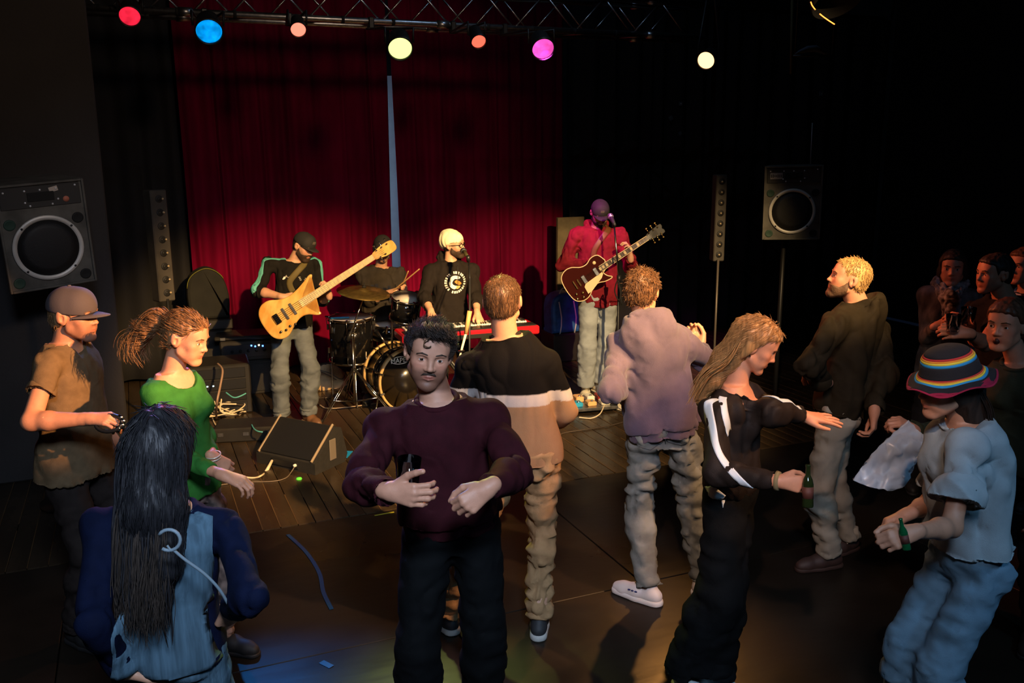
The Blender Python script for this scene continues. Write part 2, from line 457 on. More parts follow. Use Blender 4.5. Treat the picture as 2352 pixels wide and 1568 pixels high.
# coloured stage lamps
def stage_lamp(px, py, Dl, r, aim, color, power, ang, label, lens_c, estr, blk=0.5, ln=0.2, grain=0.0, hang=None, soft=None, laim=None):
    p = PX(px, py, Dl); d = np.array(aim, float)-p; d /= np.linalg.norm(d)
    t = empty('stage_lamp', p, label, 'stage lamp')
    Mx = zframe(p, d)
    MB().lathe([(r*0.55, -ln), (r*0.9, -ln*0.8), (r*1.0, -ln*0.3), (r*1.14, 0.0), (r*1.14, 0.02), (r*1.04, 0.02), (r*1.03, -0.004), (r*0.8, -ln*0.5)], Mx, 28).build('housing', M_blackmetal, t)
    me_ = mat('lens_'+label.split()[0]+'_'+str(int(px)), lens_c, 0.3, emit=lens_c, estr=estr)
    if grain:
        nt = me_.node_tree; tc = nt.nodes.new('ShaderNodeTexCoord'); nz = nt.nodes.new('ShaderNodeTexNoise'); nz.inputs['Scale'].default_value = 16
        rp = nt.nodes.new('ShaderNodeMapRange'); rp.inputs[1].default_value = .35; rp.inputs[2].default_value = .68; rp.inputs[3].default_value = estr*(1-grain); rp.inputs[4].default_value = estr*(1+grain)
        nt.links.new(tc.outputs['Object'], nz.inputs['Vector']); nt.links.new(nz.outputs[0], rp.inputs[0]); nt.links.new(rp.outputs[0], nt.nodes['Principled BSDF'].inputs['Emission Strength'])
    MB().lathe([(r*1.02, 0.0), (r*0.9, 0.008), (r*0.5, 0.016), (0.0, 0.02)], Mx, 28).build('lens', me_, t)
    top = np.array([p[0]-d[0]*ln*0.4, p[1]-d[1]*ln*0.4, p[2]-d[2]*ln*0.4])
    ty = 7.35
    side = np.array(Mx.col[0][:3])
    side = np.array([d[1], -d[0], 0]); side /= np.linalg.norm(side)
    zt = (hang or 3.30)
    yk = [top+side*(r*1.2), top+side*(r*1.25)+[0, 0, 0.10], np.array([top[0], ty if hang is None else top[1], zt-0.03])+side*r*0.4,
          np.array([top[0], ty if hang is None else top[1], zt-0.03])-side*r*0.4, top-side*(r*1.25)+[0, 0, 0.10], top-side*(r*1.2)]
    MB().tube(yk, 0.009, 6).build('yoke', M_blackmetal, t)
    MB().box((top[0], ty if hang is None else top[1], zt+0.015), (0.045, 0.07, 0.09), bevel=0.008).build('clamp', M_blackmetal, t)
    if power:
        sp = lamp('stage_lamp_light', 'SPOT', p+d*0.06, p+d*3 if laim is None else laim, color, power, soft or r*0.8, ang, blk)
        sp.parent = t; sp.matrix_parent_inverse = parent_world(t).inverted()
    return t
stage_lamp(298, 36, 6.55, 0.068, rel(-1.0, 1.2, 0), (1.0, 0.05, 0.10), 60, 40, 'crimson stage lamp hanging at the left end of the truss', (1.0, 0.02, 0.06), 0.9, grain=0.3)
stage_lamp(480, 71, 6.7, 0.088, rel(-0.5, 1.9, 0), (0.02, 0.30, 1.0), 420, 34, 'blue stage lamp with a round frosted lens under the truss', (0.0, 0.30, 0.85), 1.15, grain=0.5)
stage_lamp(685, 67, 6.85, 0.053, rel(-0.1, 1.2, 0), (1.0, 0.06, 0.04), 260, 30, 'small pale red stage lamp between the blue and yellow lamps', (1.0, 0.20, 0.13), 1.9)
stage_lamp(919, 110, 6.7, 0.082, rel(0.0, 2.0, 0), (0.85, 1.0, 0.22), 260, 34, 'pale yellow green stage lamp above the curtain slit', (0.82, 1.0, 0.30), 1.6)
stage_lamp(1099, 94, 7.2, 0.054, rel(0.9, 2.7, 0), (1.0, 0.22, 0.08), 420, 34, 'small red stage lamp between the yellow and pink lamps', (1.0, 0.12, 0.07), 1.7, laim=rel(2.7, 4.7, 1.4))
stage_lamp(1247, 111, 7.2, 0.082, rel(1.0, 2.6, 0.2), (1.0, 0.05, 0.75), 330, 30, 'magenta pink stage lamp at the right of the red curtain top', (1.0, 0.09, 0.55), 1.2, grain=0.35, laim=PX(1378, 470, 8.25))
stage_lamp(1622, 138, 7.9, 0.070, rel(-0.5, 3.4, 1.2), (1.0, 0.42, 0.10), 200, 56, 'warm orange stage lamp hanging alone right of the truss', (1.0, 0.50, 0.20), 3.2, hang=3.62, soft=0.06)
# big lamp at the top right with its glowing gap
p = PX(1925, 5, 5.6); dlt = rel(-0.35, 1.0, -0.55); dlt /= np.linalg.norm(dlt); t = empty('stage_lamp', p, 'big dark stage lamp at the top of the frame with a glowing orange rim gap', 'stage lamp')
Mx = zframe(p, rel(0.2, -0.5, -0.85))
MB().lathe([(0.09, -0.3), (0.13, -0.25), (0.15, -0.05), (0.155, 0.0), (0.15, 0.0), (0.12, -0.1)], Mx, 28).build('housing', M_blackmetal, t)
b = MB(); pts = []
Mi = Mx
for a in np.linspace(0.0, 1.0, 12):
    pts.append(np.array(PX(1862+58*a**1.25*0.95, 4+52*a**0.8, 5.45)))
b.tube(pts[:4], 0.0035, 6); b.tube(pts[5:], 0.0035, 6)
b.build('glowing_rim_gap', mat('orange_lamp_glow', (1, 0.3, 0.05), 0.5, emit=(1.0, 0.22, 0.04), estr=2.2), t)
MB().tube([p+[0, 0, 0.1], [p[0], p[1], RZ]], 0.02, 8).build('hanging_pipe', M_blackmetal, t)
# ------------------------------------------------------------------ loudspeakers
M_box = mat('scuffed_grey_speaker_paint', (0.085, 0.080, 0.070), 0.55, noise=0.3, nscale=(9, 9, 9), bump=0.0008, bscale=(80, 80, 80))
M_ring = mat('brushed_aluminium_ring', (0.62, 0.60, 0.56), 0.45, 0.2, noise=0.1)
M_cone = mat('dark_grille_mesh', (0.010, 0.010, 0.011), 0.55, bump=0.002, bscale=(260, 260, 260))
M_screw = mat('pale_screw_head', (0.8, 0.8, 0.82), 0.3, 0.3)
M_green = mat('dull_green_port', (0.02, 0.05, 0.035), 0.7)
def loudspeaker(c, zdir, label, s=1.0, roll=0.0, stickers=True, hang=None):
    """front face in local xy, +z towards the listeners"""
    Mx = zframe(c, zdir) @ Matrix.Rotation(roll, 4, 'Z')
    t = empty('loudspeaker', c, label, 'loudspeaker')
    W, Hh, Dp = 0.50*s, 0.66*s, 0.40*s
    # cabinet tapers to the back
    vs = []
    for z, k in ((0, 1), (-0.02, 1.0), (-Dp, 0.72)):
        for a, b_ in ((-1, -1), (1, -1), (1, 1), (-1, 1)): vs.append(tuple(Mx @ Vector((a*W/2*k, b_*Hh/2*(1 if z > -0.1 else 0.9), z))))
    b = MB(); b._add(vs, [(0, 1, 2, 3)]+[(i*4+k, i*4+(k+1) % 4, i*4+4+(k+1) % 4, i*4+4+k) for i in range(2) for k in range(4)]+[(11, 10, 9, 8)])
    b.build('cabinet', M_box, t)
    b = MB()
    for sx in (-1, 1): b.box((sx*(W/2-0.006), 0, 0.006), (0.014, Hh, 0.02), Mx, 0.003)
    for sy in (-1, 1): b.box((0, sy*(Hh/2-0.006), 0.006), (W-0.026, 0.014, 0.02), Mx, 0.003)
    b.build('front_edge_frame', M_box, t)
    R = 0.205*s; cy = -0.075*s
    M2 = Mx @ Matrix.Translation((0, cy, 0))
    MB().lathe([(R*0.86, 0.004), (R*0.86, 0.014), (R*0.98, 0.016), (R, 0.004)], M2, 48).build('woofer_ring', M_ring, t)
    MB().lathe([(R*0.87, 0.008), (R*0.6, 0.016), (R*0.3, 0.021), (0, 0.023)], M2, 40).build('woofer_grille', M_cone, t)
    for a in (0.7, 2.35, 3.9, 5.5):
        MB().lathe([(0.008, 0.014), (0.006, 0.019), (0, 0.02)], M2 @ Matrix.Translation((R*0.93*math.cos(a), R*0.93*math.sin(a), 0)), 8).build('ring_bolt', M_blackmetal, t)
    for sx, sy in ((-1, 1), (1, 1), (-1, -1), (1, -1)):
        MB().lathe([(0.034*s, 0.001), (0.032*s, 0.006), (0.024*s, 0.004), (0, 0.003)], M2 @ Matrix.Translation((sx*0.192*s, (0.165 if sy > 0 else -0.20)*s, 0)), 20).build('port', M_green if (sx < 0) else M_rubber, t)
    # horn plate
    MB().box((0, 0.245*s, 0.003), (W*0.9, 0.13*s, 0.008), Mx, 0.003).build('horn_plate', mat('horn_plate_grey', (0.035, 0.034, 0.033), 0.5), t)
    b = MB(); b.box((0, 0.245*s, 0.008), (0.15*s, 0.055*s, 0.006), Mx, 0.002); b.build('horn_mouth', M_rubber, t)
    for hx, hy in ((-.2, .285), (-.085, .285), (0.0, .285), (.09, .285), (.2, .295), (-.09, .215), (.095, .22), (-.065, .193), (.06, .193)):
        MB().lathe([(0.0065*s, 0.006), (0.006*s, 0.011), (0, 0.0125)], Mx @ Matrix.Translation((hx*s, hy*s, 0)), 8).build('screw', M_screw, t)
    if stickers:
        MB().box((0.13*s, 0.262*s, 0.0085), (0.05*s, 0.03*s, 0.002), Mx @ Matrix.Rotation(0.2, 4, 'Z')).build('torn_sticker', mat('pale_sticker', (0.5, 0.42, 0.36), 0.6), t)
        MB().lathe([(0.018, 0.007), (0.018, 0.009), (0, 0.0095)], Mx @ Matrix.Translation((0.14*s, 0.215*s, 0)), 14).build('round_sticker', mat('salmon_sticker', (0.5, 0.16, 0.10), 0.6), t)
    else:
        MB().box((-0.148*s, 0.243*s, 0.0085), (0.105*s, 0.055*s, 0.002), Mx).build('label_plate', mat('grey_label', (0.33, 0.30, 0.29), 0.6), t)
        b = MB(); rs = random.Random(2)
        for k in range(7): b.box((-0.19*s+k*0.014*s, 0.243*s, 0.0098), (0.007*s, rs.uniform(.014, .03)*s, 0.0008), Mx)
        b.build('label_marks', M_rubber, t, kind='stuff')
    if hang is not None:
        for sx in (-0.12, 0.12):
            q = np.array(Mx @ Vector((sx, Hh/2*0.95, -Dp*0.5))); MB().tube([q, [q[0], q[1], hang]], 0.006, 6).build('suspension_rod', M_blackmetal, t)
    return t, Mx
pL = PX(107, 541, 5.5)
spL, ML = loudspeaker(pL, (0.32, -1.0, -0.16), 'big worn loudspeaker with a pale ring hanging above the man in the grey cap', 1.0, roll=0.075)
# bracket pole holding it
q = pL+np.array([-0.03, 0.25, -0.3]); MB().tube([[q[0], q[1], 0.0], [q[0], q[1], q[2]+0.05]], 0.02, 10).build('stand_pole', M_blackmetal, spL)
MB().lathe([(0.22, 0.0), (0.22, 0.012), (0.03, 0.03)], Matrix.Translation((q[0], q[1], 0)), 24).build('stand_base', M_blackmetal, spL)
pR = PX(1820, 466, 7.6)
spR, MR = loudspeaker(pR, (-0.62, -0.9, -0.10), 'loudspeaker with a silver ring and small printed plate hanging on the right wall side', 0.94, roll=0.02, stickers=False)
q = pR+np.array([0.10, 0.2, -0.28]); MB().tube([[q[0], q[1], 0.0], [q[0], q[1], q[2]+0.05]], 0.02, 10).build('stand_pole', M_blackmetal, spR)
MB().lathe([(0.22, 0.0), (0.22, 0.012), (0.03, 0.03)], Matrix.Translation((q[0], q[1], 0)), 24).build('stand_base', M_blackmetal, spR)
MB().tube([PX(1866, 282, 7.6), PX(1861, 390, 7.6)], 0.005, 6).build('safety_cable', mat('grey_wire', (0.3, 0.3, 0.32), 0.5), spR)

def column_speaker(p0, p1, w_, face, label, lit):
    c = (np.array(p0)+np.array(p1))/2; L = np.linalg.norm(np.array(p1)-np.array(p0))
    t = empty('column_speaker', c, label, 'speaker')
    zd = np.array(face, float); zd /= np.linalg.norm(zd)
    Mx = zframe(c, zd)
    MB().box((0, 0, -0.06), (w_, L, 0.12), Mx, 0.008).build('cabinet', mat('column_paint_warm_grey', (0.055, 0.048, 0.04), 0.55, noise=0.2), t)
    for k in range(8):
        y = (k-3.5)*L/8.3
        MB().lathe([(0.030, 0.0), (0.028, 0.004), (0.012, -0.001), (0.006, 0.006), (0, 0.007)], Mx @ Matrix.Translation((0, y, 0)), 14).build('driver', M_cone, t)
        MB().lathe([(0.009, 0.0), (0.008, 0.011), (0, 0.014)], Mx @ Matrix.Translation((w_*(0.2 if lit else 0.0), y, 0)), 8).build('driver_dot', mat('brass_dust_cap', (0.8, 0.62, 0.38), 0.35, 0.4), t)
    return t
cl = column_speaker(PX(364, 436, 7.0), PX(385, 692, 7.0), 0.135, (0.5, -1, 0), 'slim column speaker with eight small drivers standing left of the red curtain', True)
q = PX(385, 692, 7.0); MB().tube([[q[0], q[1], 0], [q[0]+0.0, q[1], q[2]+0.02]], 0.012, 8).build('stand_pole', M_blackmetal, cl)
MB().lathe([(0.18, 0.0), (0.18, 0.012), (0.03, 0.03)], Matrix.Translation((q[0], q[1], 0)), 20).build('stand_base', M_blackmetal, cl)
cr_ = column_speaker(PX(1659, 401, 8.3), PX(1651, 600, 8.3), 0.105, (-0.3, -1, 0), 'slim column speaker on a thin pole right of the guitarist', False)
q = PX(1645, 600, 8.3); MB().tube([[q[0], q[1]-0.03, 0], [q[0], q[1]-0.03, q[2]+0.02]], 0.011, 8).build('stand_pole', mat('warm_grey_pole', (0.12, 0.10, 0.08), 0.4, 0.3), cr_)
MB().lathe([(0.18, 0.0), (0.18, 0.012), (0.03, 0.03)], Matrix.Translation((q[0], q[1], 0)), 20).build('stand_base', M_blackmetal, cr_)

# small things fixed on the right wall side
A0 = np.array([0, 1.0, 0])
M_paper = mat('blue_grey_paper', (0.10, 0.13, 0.17), 0.7)
wr = empty('wall_flat', (0, 0, 0)); wr['kind'] = 'structure'
wf = MB(); a = PX(1560, 500, 9.15)
for (x_, y_, D_, s_, nm, lb, ca) in ((1563, 238, 8.9, 0.045, 'wall_socket', 'small grey box fixed highest on the black drapes right of the guitarist', 'box'),
                        (1541, 271, 8.9, 0.05, 'paper_scrap', 'small blue grey paper scrap stuck on the black drapes, middle of three', 'paper'),
                        (1562, 306, 8.9, 0.042, 'paper_scrap', 'small tilted paper scrap stuck lowest on the black drapes', 'paper'),
                        (1886, 215, 7.2, 0.055, 'wall_socket', 'small grey box fixed above the right hanging loudspeaker', 'box')):
    p = AY(x_, y_, 9.43 if 'sock' in nm else 9.44)
    b = MB(); b.box((0, 0, 0), (s_, s_, 0.02 if 'sock' in nm else 0.004), zframe(p, (0, -1, 0)) @ Matrix.Rotation(0.0 if 'sock' in nm else 0.5, 4, 'Z'), 0.003 if 'sock' in nm else 0)
    o = b.build(nm, M_paper, None, label=lb, cat=ca)
    if 'sock' in nm:
        MB().lathe([(0.006, 0), (0.005, 0.004), (0, 0.005)], zframe(p-A0*0.011, (0, -1, 0)), 8).build('screw', M_screw, o)
bpy.data.objects.remove(wr)
# black masking flat on the right that carries those boxes
MB().tube([PX(1820, 0, 7.6), PX(1817, 170, 7.6)], 0.012, 6).build('hanging_rope', mat('ochre_rope', (0.06, 0.045, 0.012), 0.8), None, label='thin ochre rope hanging at the top right of the stage', cat='rope')
b = MB(); pts = []
for i, x_ in enumerate(np.linspace(1826, 1903, 9)):
    pts.append(PX(x_, 124-12*math.sin(i/8*math.pi)+random.uniform(-2, 2), 7.0))
b.tube(pts, [0.004, 0.014, 0.022, 0.028, 0.03, 0.03, 0.024, 0.014, 0.004], 8, flat=0.8)
b.build('draped_cloth', mat('slate_blue_cloth', (0.06, 0.075, 0.105), 0.9), None, label='slate blue rag draped over the dark bar above the right loudspeaker', cat='cloth')
b = MB().tube([PX(1822, 128, 7.02), PX(1915, 128, 7.02)], 0.008, 6)
for x_ in (1826, 1911): q = PX(x_, 128, 7.02); b.tube([q, [q[0], q[1], RZ]], 0.005, 6)
b.build('lamp_bar', M_blackmetal, None, label='thin black bar under the slate blue rag', cat='bar')

# ------------------------------------------------------------------ drum kit
M_shell = mat('black_lacquer_drum_shell', (0.006, 0.006, 0.007), 0.12, coat=0.6)
M_hoop = mat('natural_maple_hoop', (0.62, 0.40, 0.16), 0.35, noise=0.15, nscale=(20, 20, 20))
M_head = mat('smoky_black_drum_head', (0.010, 0.008, 0.007), 0.25)
M_whitehead = mat('white_drum_head', (0.55, 0.5, 0.45), 0.5)
M_brass = mat('dark_brass_cymbal', (0.55, 0.38, 0.13), 0.28, 0.9, noise=0.25, nscale=(20, 20, 200), bump=0.0005, bscale=(15, 15, 400))
M_wood = mat('hickory_stick_wood', (0.62, 0.36, 0.14), 0.45, noise=0.15)
def drum(name, c, axis, r, depth, hoopm, label, headm, lugs=8, hoopw=0.022):
    """c = centre of the batter/front head; axis points out of that head"""
    t = empty(name, c, label, 'drum'); Mx = zframe(c, axis)
    MB().lathe([(r, -depth), (r, 0)], Mx, 48).build('shell', M_shell, t)
    for z in (0.0, -depth):
        MB().lathe([(r*1.0, z-hoopw), (r*1.07, z-hoopw), (r*1.07, z+hoopw*0.6), (r*1.01, z+hoopw*0.6), (r*1.0, z-hoopw)], Mx, 48).build('hoop', hoopm, t)
    MB().lathe([(r*1.01, 0.004), (0, 0.006)], Mx, 40).build('drum_head', headm, t)
    for k in range(lugs):
        a = 2*math.pi*(k+0.5)/lugs
        L = Mx @ Matrix.Rotation(a, 4, 'Z')
        b = MB(); b.box((r+0.012, 0, -depth*0.22), (0.024, 0.018, 0.055), L, 0.004)
        if depth > 0.2: b.box((r+0.012, 0, -depth*0.78), (0.024, 0.018, 0.055), L, 0.004)
        b.tube([L @ Vector((r+0.02, 0, -depth*0.22)), L @ Vector((r+0.026, 0, hoopw*0.8))], 0.0035, 6)
        if depth > 0.2: b.tube([L @ Vector((r+0.02, 0, -depth*0.78)), L @ Vector((r+0.026, 0, -depth-hoopw*0.8))], 0.0035, 6)
        b.box((r+0.014, 0, hoopw*0.75), (0.045, 0.02, 0.014), L, 0.003)
        b.build('tuning_lug', M_chrome, t)
    return t, Mx
# bass drum
bc = PX(941, 858, 7.75); bc[2] = 0.305
bd, MBd = drum('bass_drum', bc, (0.10, -1, 0.03), 0.275, 0.40, M_hoop, 'big black bass drum with natural wood hoops and an oval badge', M_head, 10, 0.03)
for sx in (-1, 1):
    MB().tube([MBd @ Vector((sx*0.25, -0.1, -0.12)), MBd @ Vector((sx*0.36, -0.295, 0.02))], 0.009, 8).build('spur_leg', M_chrome, bd)
# oval badge with lettering on the front head
Mb = MBd @ Matrix.Translation((-0.085, 0.195, 0.010))
M_badge = mat('white_badge_print', (0.85, 0.83, 0.78), 0.4)
ov = [(0.092*math.cos(a), 0.036*math.sin(a)) for a in np.linspace(0, 2*math.pi, 40, endpoint=False)]
b = MB(); n = 40
b._add([tuple(Mb @ Vector((x_, y_, 0.002))) for x_, y_ in ov]+[tuple(Mb @ Vector((x_*0.92, y_*0.82, 0.002))) for x_, y_ in ov], [(i, (i+1) % n, n+(i+1) % n, n+i) for i in range(n)])
b.build('badge_outline', M_badge, bd)
text_obj('badge_lettering', 'MAPEX', 0.062, Mb @ Matrix.Scale(0.95, 4, (1, 0, 0)) @ Matrix.Translation((0, -0.003, 0.0015)), M_badge, bd)
# rack tom and its mount
rt = PX(935, 683, 8.0)
rk, MRk = drum('rack_tom', rt, (0.05, -0.28, 0.95), 0.135, 0.20, M_chrome, 'small black rack tom mounted above the bass drum', M_whitehead, 6, 0.012)
tc_ = np.array(rt)
MB().tube([tc_+[-0.05, 0.06, -0.12], tc_+[-0.12, 0.1, -0.18], [bc[0]-0.10, bc[1]+0.2, bc[2]+0.265]], 0.011, 10).build('tom_mount_arm', M_chrome, rk)
MB().box(tc_+[-0.12, 0.1, -0.19], (0.05, 0.05, 0.06), bevel=0.012).build('mount_clamp', M_chrome, rk)
for k, dx in enumerate((-0.25, 0.02, 0.1)):
    q0 = np.array([bc[0]+dx*0.5, bc[1]+0.2, bc[2]+0.26]); MB().tube([q0, q0+[dx*0.3-0.02, 0.03, 0.16-0.02*k]], 0.009, 8).build('mount_post', M_chrome, rk)
t2 = PX(1014, 704, 8.12)
rk2, _ = drum('rack_tom', t2, (-0.05, -0.28, 0.95), 0.145, 0.21, M_chrome, 'second black rack tom beside the keyboard player', M_whitehead, 6, 0.012)
MB().tube([t2+[0.0, 0.08, -0.15], [bc[0]+0.12, bc[1]+0.22, bc[2]+0.265]], 0.011, 10).build('tom_mount_arm', M_chrome, rk2)
# floor tom
ft = PX(805, 729, 8.15)
fd, MFt = drum('floor_tom', ft, (0.0, -0.02, 1.0), 0.20, 0.40, M_chrome, 'black floor tom on three legs behind the cymbal stand', M_whitehead, 8, 0.014)
for a in (0.4, 2.5, 4.6):
    q = np.array(ft)+[0.215*math.cos(a), 0.215*math.sin(a), 0]
    MB().tube([[q[0], q[1], ft[2]-0.15], [q[0], q[1], 0.06], [q[0]+0.03*math.cos(a), q[1]+0.03*math.sin(a), 0.0]], 0.007, 8).build('leg', M_chrome, fd)
MB().tube(catmull([np.array(ft)+[-0.19, -0.05, 0.02], np.array(ft)+[-0.12, -0.12, 0.028], np.array(ft)+[-0.04, -0.10, 0.022]], 5), [0.014]*11, 8, flat=0.6).build('cloth_damper', mat('blue_rag', (0.02, 0.22, 0.5), 0.8), fd)
# snare on its stand, hi hat behind
sn = PX(893, 742, 8.45)
sd_, _ = drum('snare_drum', sn, (0.0, -0.1, 1.0), 0.165, 0.13, M_chrome, 'snare drum on a stand in front of the seated drummer', M_whitehead, 8, 0.012)
MB().tube([np.array(sn)+[0, 0, -0.14], [sn[0], sn[1], 0.22]], 0.012, 8).build('stand_post', M_chrome, sd_)
for a in (0.3, 2.4, 4.5): MB().tube([[sn[0], sn[1], 0.24], [sn[0]+0.24*math.cos(a), sn[1]+0.24*math.sin(a), 0.0]], 0.008, 8).build('leg', M_chrome, sd_)
# ride cymbal on a boom stand
cy = PX(835, 671, 7.75); base = GP(815, 905); base = PX(815, 905, 7.75); base[2] = 0
cs = empty('cymbal_stand', (base[0], base[1], 0), 'chrome cymbal stand with double braced tripod legs in front of the floor tom', 'stand')
col = np.array([base[0], base[1], 0]); top = np.array([base[0]-0.0, base[1], 0.72])
boomt = np.array(cy)+[0, 0, -0.05]
MB().tube([col+[0, 0, 0.09], top], [0.013, 0.013], 12).build('lower_tube', M_chrome, cs)
kn = PX(820, 745, 7.75)
MB().tube([top, kn], 0.0095, 10).build('upper_tube', M_chrome, cs)
lo = PX(806, 762, 7.70)
MB().tube([lo, boomt], 0.008, 10).build('boom_arm', M_chrome, cs)
MB().tube([lo, np.array(lo)+(np.array(lo)-boomt)*0.25], 0.017, 10).build('counterweight', M_blackmetal, cs)
for q in (top, kn, np.array([base[0], base[1], 0.40])):
    b = MB(); b.lathe([(0.019, -0.025), (0.021, 0.02)], Matrix.Translation(Vector(q)), 12); b.tube([q, np.array(q)+[0.045, -0.02, 0.01]], 0.006, 6); b.box(np.array(q)+[0.05, -0.022, 0.012], (0.025, 0.012, 0.02), bevel=0.004); b.build('height_clamp', M_chrome, cs)
hub = np.array([base[0], base[1], 0.42]); low = np.array([base[0], base[1], 0.11])
for a in (3.6, 5.6, 1.6):
    d_ = np.array([math.cos(a), math.sin(a), 0])
    sd = np.array([-d_[1], d_[0], 0])*0.012
    b = MB(); foot = np.array([base[0], base[1], 0.012])+d_*0.37
    for s_ in (-1, 1): b.tube([hub+sd*s_, foot+sd*s_], 0.006, 6)
    b.build('leg', M_chrome, cs)
    b = MB(); mid = hub*0.38+foot*0.62
    for s_ in (-1, 1): b.tube([low+sd*s_, mid+sd*s_], 0.005, 6)
    b.build('leg_brace', M_chrome, cs)
    MB().tube([foot+[0, 0, 0.006], foot+d_*0.035+[0, 0, -0.002]], 0.016, 8).build('rubber_foot', M_rubber, cs)
cym = empty('ride_cymbal', cy, 'dark brass ride cymbal tilted on the chrome boom stand', 'cymbal')
Mc = zframe(cy, (0.10, -0.16, 1.0))
MB().lathe([(0.235, -0.004), (0.235, -0.002), (0.14, 0.010), (0.05, 0.018), (0.045, 0.026), (0.02, 0.040), (0.004, 0.044)], Mc, 56).build('bronze', M_brass, cym)
MB().lathe([(0.018, 0.044), (0.018, 0.058), (0.006, 0.06), (0.006, 0.085), (0, 0.087)], Mc, 12).build('felt_and_wing_nut', M_rubber, cym)
MB().tube([boomt, Mc @ Vector((0, 0, 0.07))], 0.005, 6).build('cymbal_post', M_chrome, cs)
# drummer stool
st = PX(868, 760, 9.0); st[2] = 0
sto = empty('drum_stool', st, 'round black drum stool under the drummer', 'stool')
MB().lathe([(0.0, 0.50), (0.17, 0.50), (0.18, 0.52), (0.18, 0.57), (0.16, 0.585), (0, 0.59)], Matrix.Translation(Vector(st)), 28).build('seat', M_blackplastic, sto)
MB().tube([st+[0, 0, 0.1], st+[0, 0, 0.5]], 0.014, 8).build('post', M_chrome, sto)
for a in (0.2, 2.3, 4.4): MB().tube([st+[0, 0, 0.22], st+[0.25*math.cos(a), 0.25*math.sin(a), 0]], 0.01, 8).build('leg', M_chrome, sto)

# ------------------------------------------------------------------ keyboard and stand
M_keyred = mat('gloss_red_keyboard_case', (0.50, 0.008, 0.016), 0.3, coat=0.3)
M_white = mat('white_plastic_key', (0.75, 0.72, 0.66), 0.35)
k0 = PX(925, 795, 7.05); k1 = PX(1240, 754, 7.45)
kd = k1-k0; kd[2] = 0; L = float(np.linalg.norm(kd)); zc = 0.82
kb = empty('stage_keyboard', (k0+k1)/2, 'long gloss red stage keyboard on a black stand behind the dancing men', 'keyboard')
k0[2] = k1[2] = zc
MK = frame(k0, kd, np.cross([0, 0, 1], kd))        # x along, y away from camera, z up
if (MK @ Vector((0, 1, 0)) - Vector(k0)).dot(Vector(FH)) < 0: print('keyboard y flips')
MB().box((L/2, 0.16, 0.0), (L, 0.32, 0.075), MK, 0.012).build('case', M_keyred, kb)
MB().box((L/2, 0.075, 0.041), (L-0.05, 0.12, 0.012), MK, 0.002).build('control_panel', M_blackplastic, kb)
MB().box((L/2, -0.002, -0.012), (L-0.2, 0.006, 0.035), MK, 0.002).build('rear_socket_strip', M_blackplastic, kb)
nk = 52; kw = (L-0.12)/nk
me0 = None
for i in range(nk):
    o = MB().box((0, 0, 0), (kw-0.0018, 0.135, 0.016), None, 0.002).build('white_key', M_white) if me0 is None else link(bpy.data.objects.new('white_key', me0))
    me0 = o.data; o.matrix_basis = MK @ Matrix.Translation((0.06+kw*(i+0.5), 0.225, 0.047)); setpar(o, kb)
me0 = None
for i in range(nk):
    if i % 7 in (2, 6): continue
    o = MB().box((0, 0, 0), (kw*0.52, 0.085, 0.014), None, 0.002).build('black_key', M_blackplastic) if me0 is None else link(bpy.data.objects.new('black_key', me0))
    me0 = o.data; o.matrix_basis = MK @ Matrix.Translation((0.06+kw*(i+1), 0.20, 0.062)); setpar(o, kb)
for i in range(9):
    MB().lathe([(0.009, 0), (0.008, 0.014), (0, 0.015)], MK @ Matrix.Translation((0.15+i*0.09, 0.07, 0.047)), 10).build('control_knob', M_blackplastic, kb)
ks = empty('keyboard_stand', MK @ Vector((L/2, 0.16, -0.82)), 'black crossed keyboard stand under the red keyboard', 'stand')
for y_ in (0.05, 0.27):
    for a, b_ in ((0.3, L-0.35), (L-0.35, 0.3)):
        MB().tube([MK @ Vector((a, y_, -0.80)), MK @ Vector((b_, y_, -0.06))], 0.014, 8).build('cross_leg', M_blackmetal, ks)
for a in (0.3, L-0.35):
    MB().tube([MK @ Vector((a, 0.0, -0.052)), MK @ Vector((a, 0.33, -0.052))], 0.014, 8).build('support_bar', M_blackmetal, ks)
    MB().tube([MK @ Vector((a, -0.04, -0.806)), MK @ Vector((a, 0.37, -0.806))], 0.014, 8).build('floor_bar', M_blackmetal, ks)

# ------------------------------------------------------------------ microphones and stands
def mic(p0, p1, label, body_m=None, head_m=None):
    t = empty('microphone', p0, label, 'microphone'); d = np.array(p1)-np.array(p0)
    Mx = zframe(p0, d); L_ = float(np.linalg.norm(d))
    MB().lathe([(0.0, -0.012), (0.018, -0.006), (0.026, 0.012), (0.026, 0.034), (0.021, 0.048)], Mx, 20).build('grille', head_m or mat('dark_mic_mesh', (0.12, 0.12, 0.13), 0.4, 0.7), t)
    MB().lathe([(0.0265, 0.020), (0.0275, 0.024), (0.0265, 0.029)], Mx, 20).build('band', M_chrome, t)
    MB().lathe([(0.020, 0.046), (0.017, 0.10), (0.012, 0.17), (0.0, 0.172)], Mx, 16).build('handle', body_m or mat('mic_handle_grey', (0.06, 0.06, 0.065), 0.35, 0.4), t)
    return t, Mx
gm0 = PX(1404, 497, 7.95); gm1 = PX(1412, 520, 7.75)
gb = PX(1416, 925, 7.85); gb[2] = 0
mic(PX(1401, 494, 7.98), PX(1413, 518, 7.82), 'microphone in front of the guitarist on its stand', mat('mic_handle_grey', (0.06, 0.06, 0.065), 0.35, 0.4), mat('silver_mic_mesh', (0.5, 0.48, 0.5), 0.35, 0.8))
ms = empty('microphone_stand', gb, 'tall black microphone stand in front of the guitarist', 'stand')
mt = PX(1413, 640, 7.85)
MB().tube([gb+[0, 0, 0.02], [gb[0], gb[1], mt[2]]], 0.011, 10).build('lower_tube', M_blackmetal, ms)
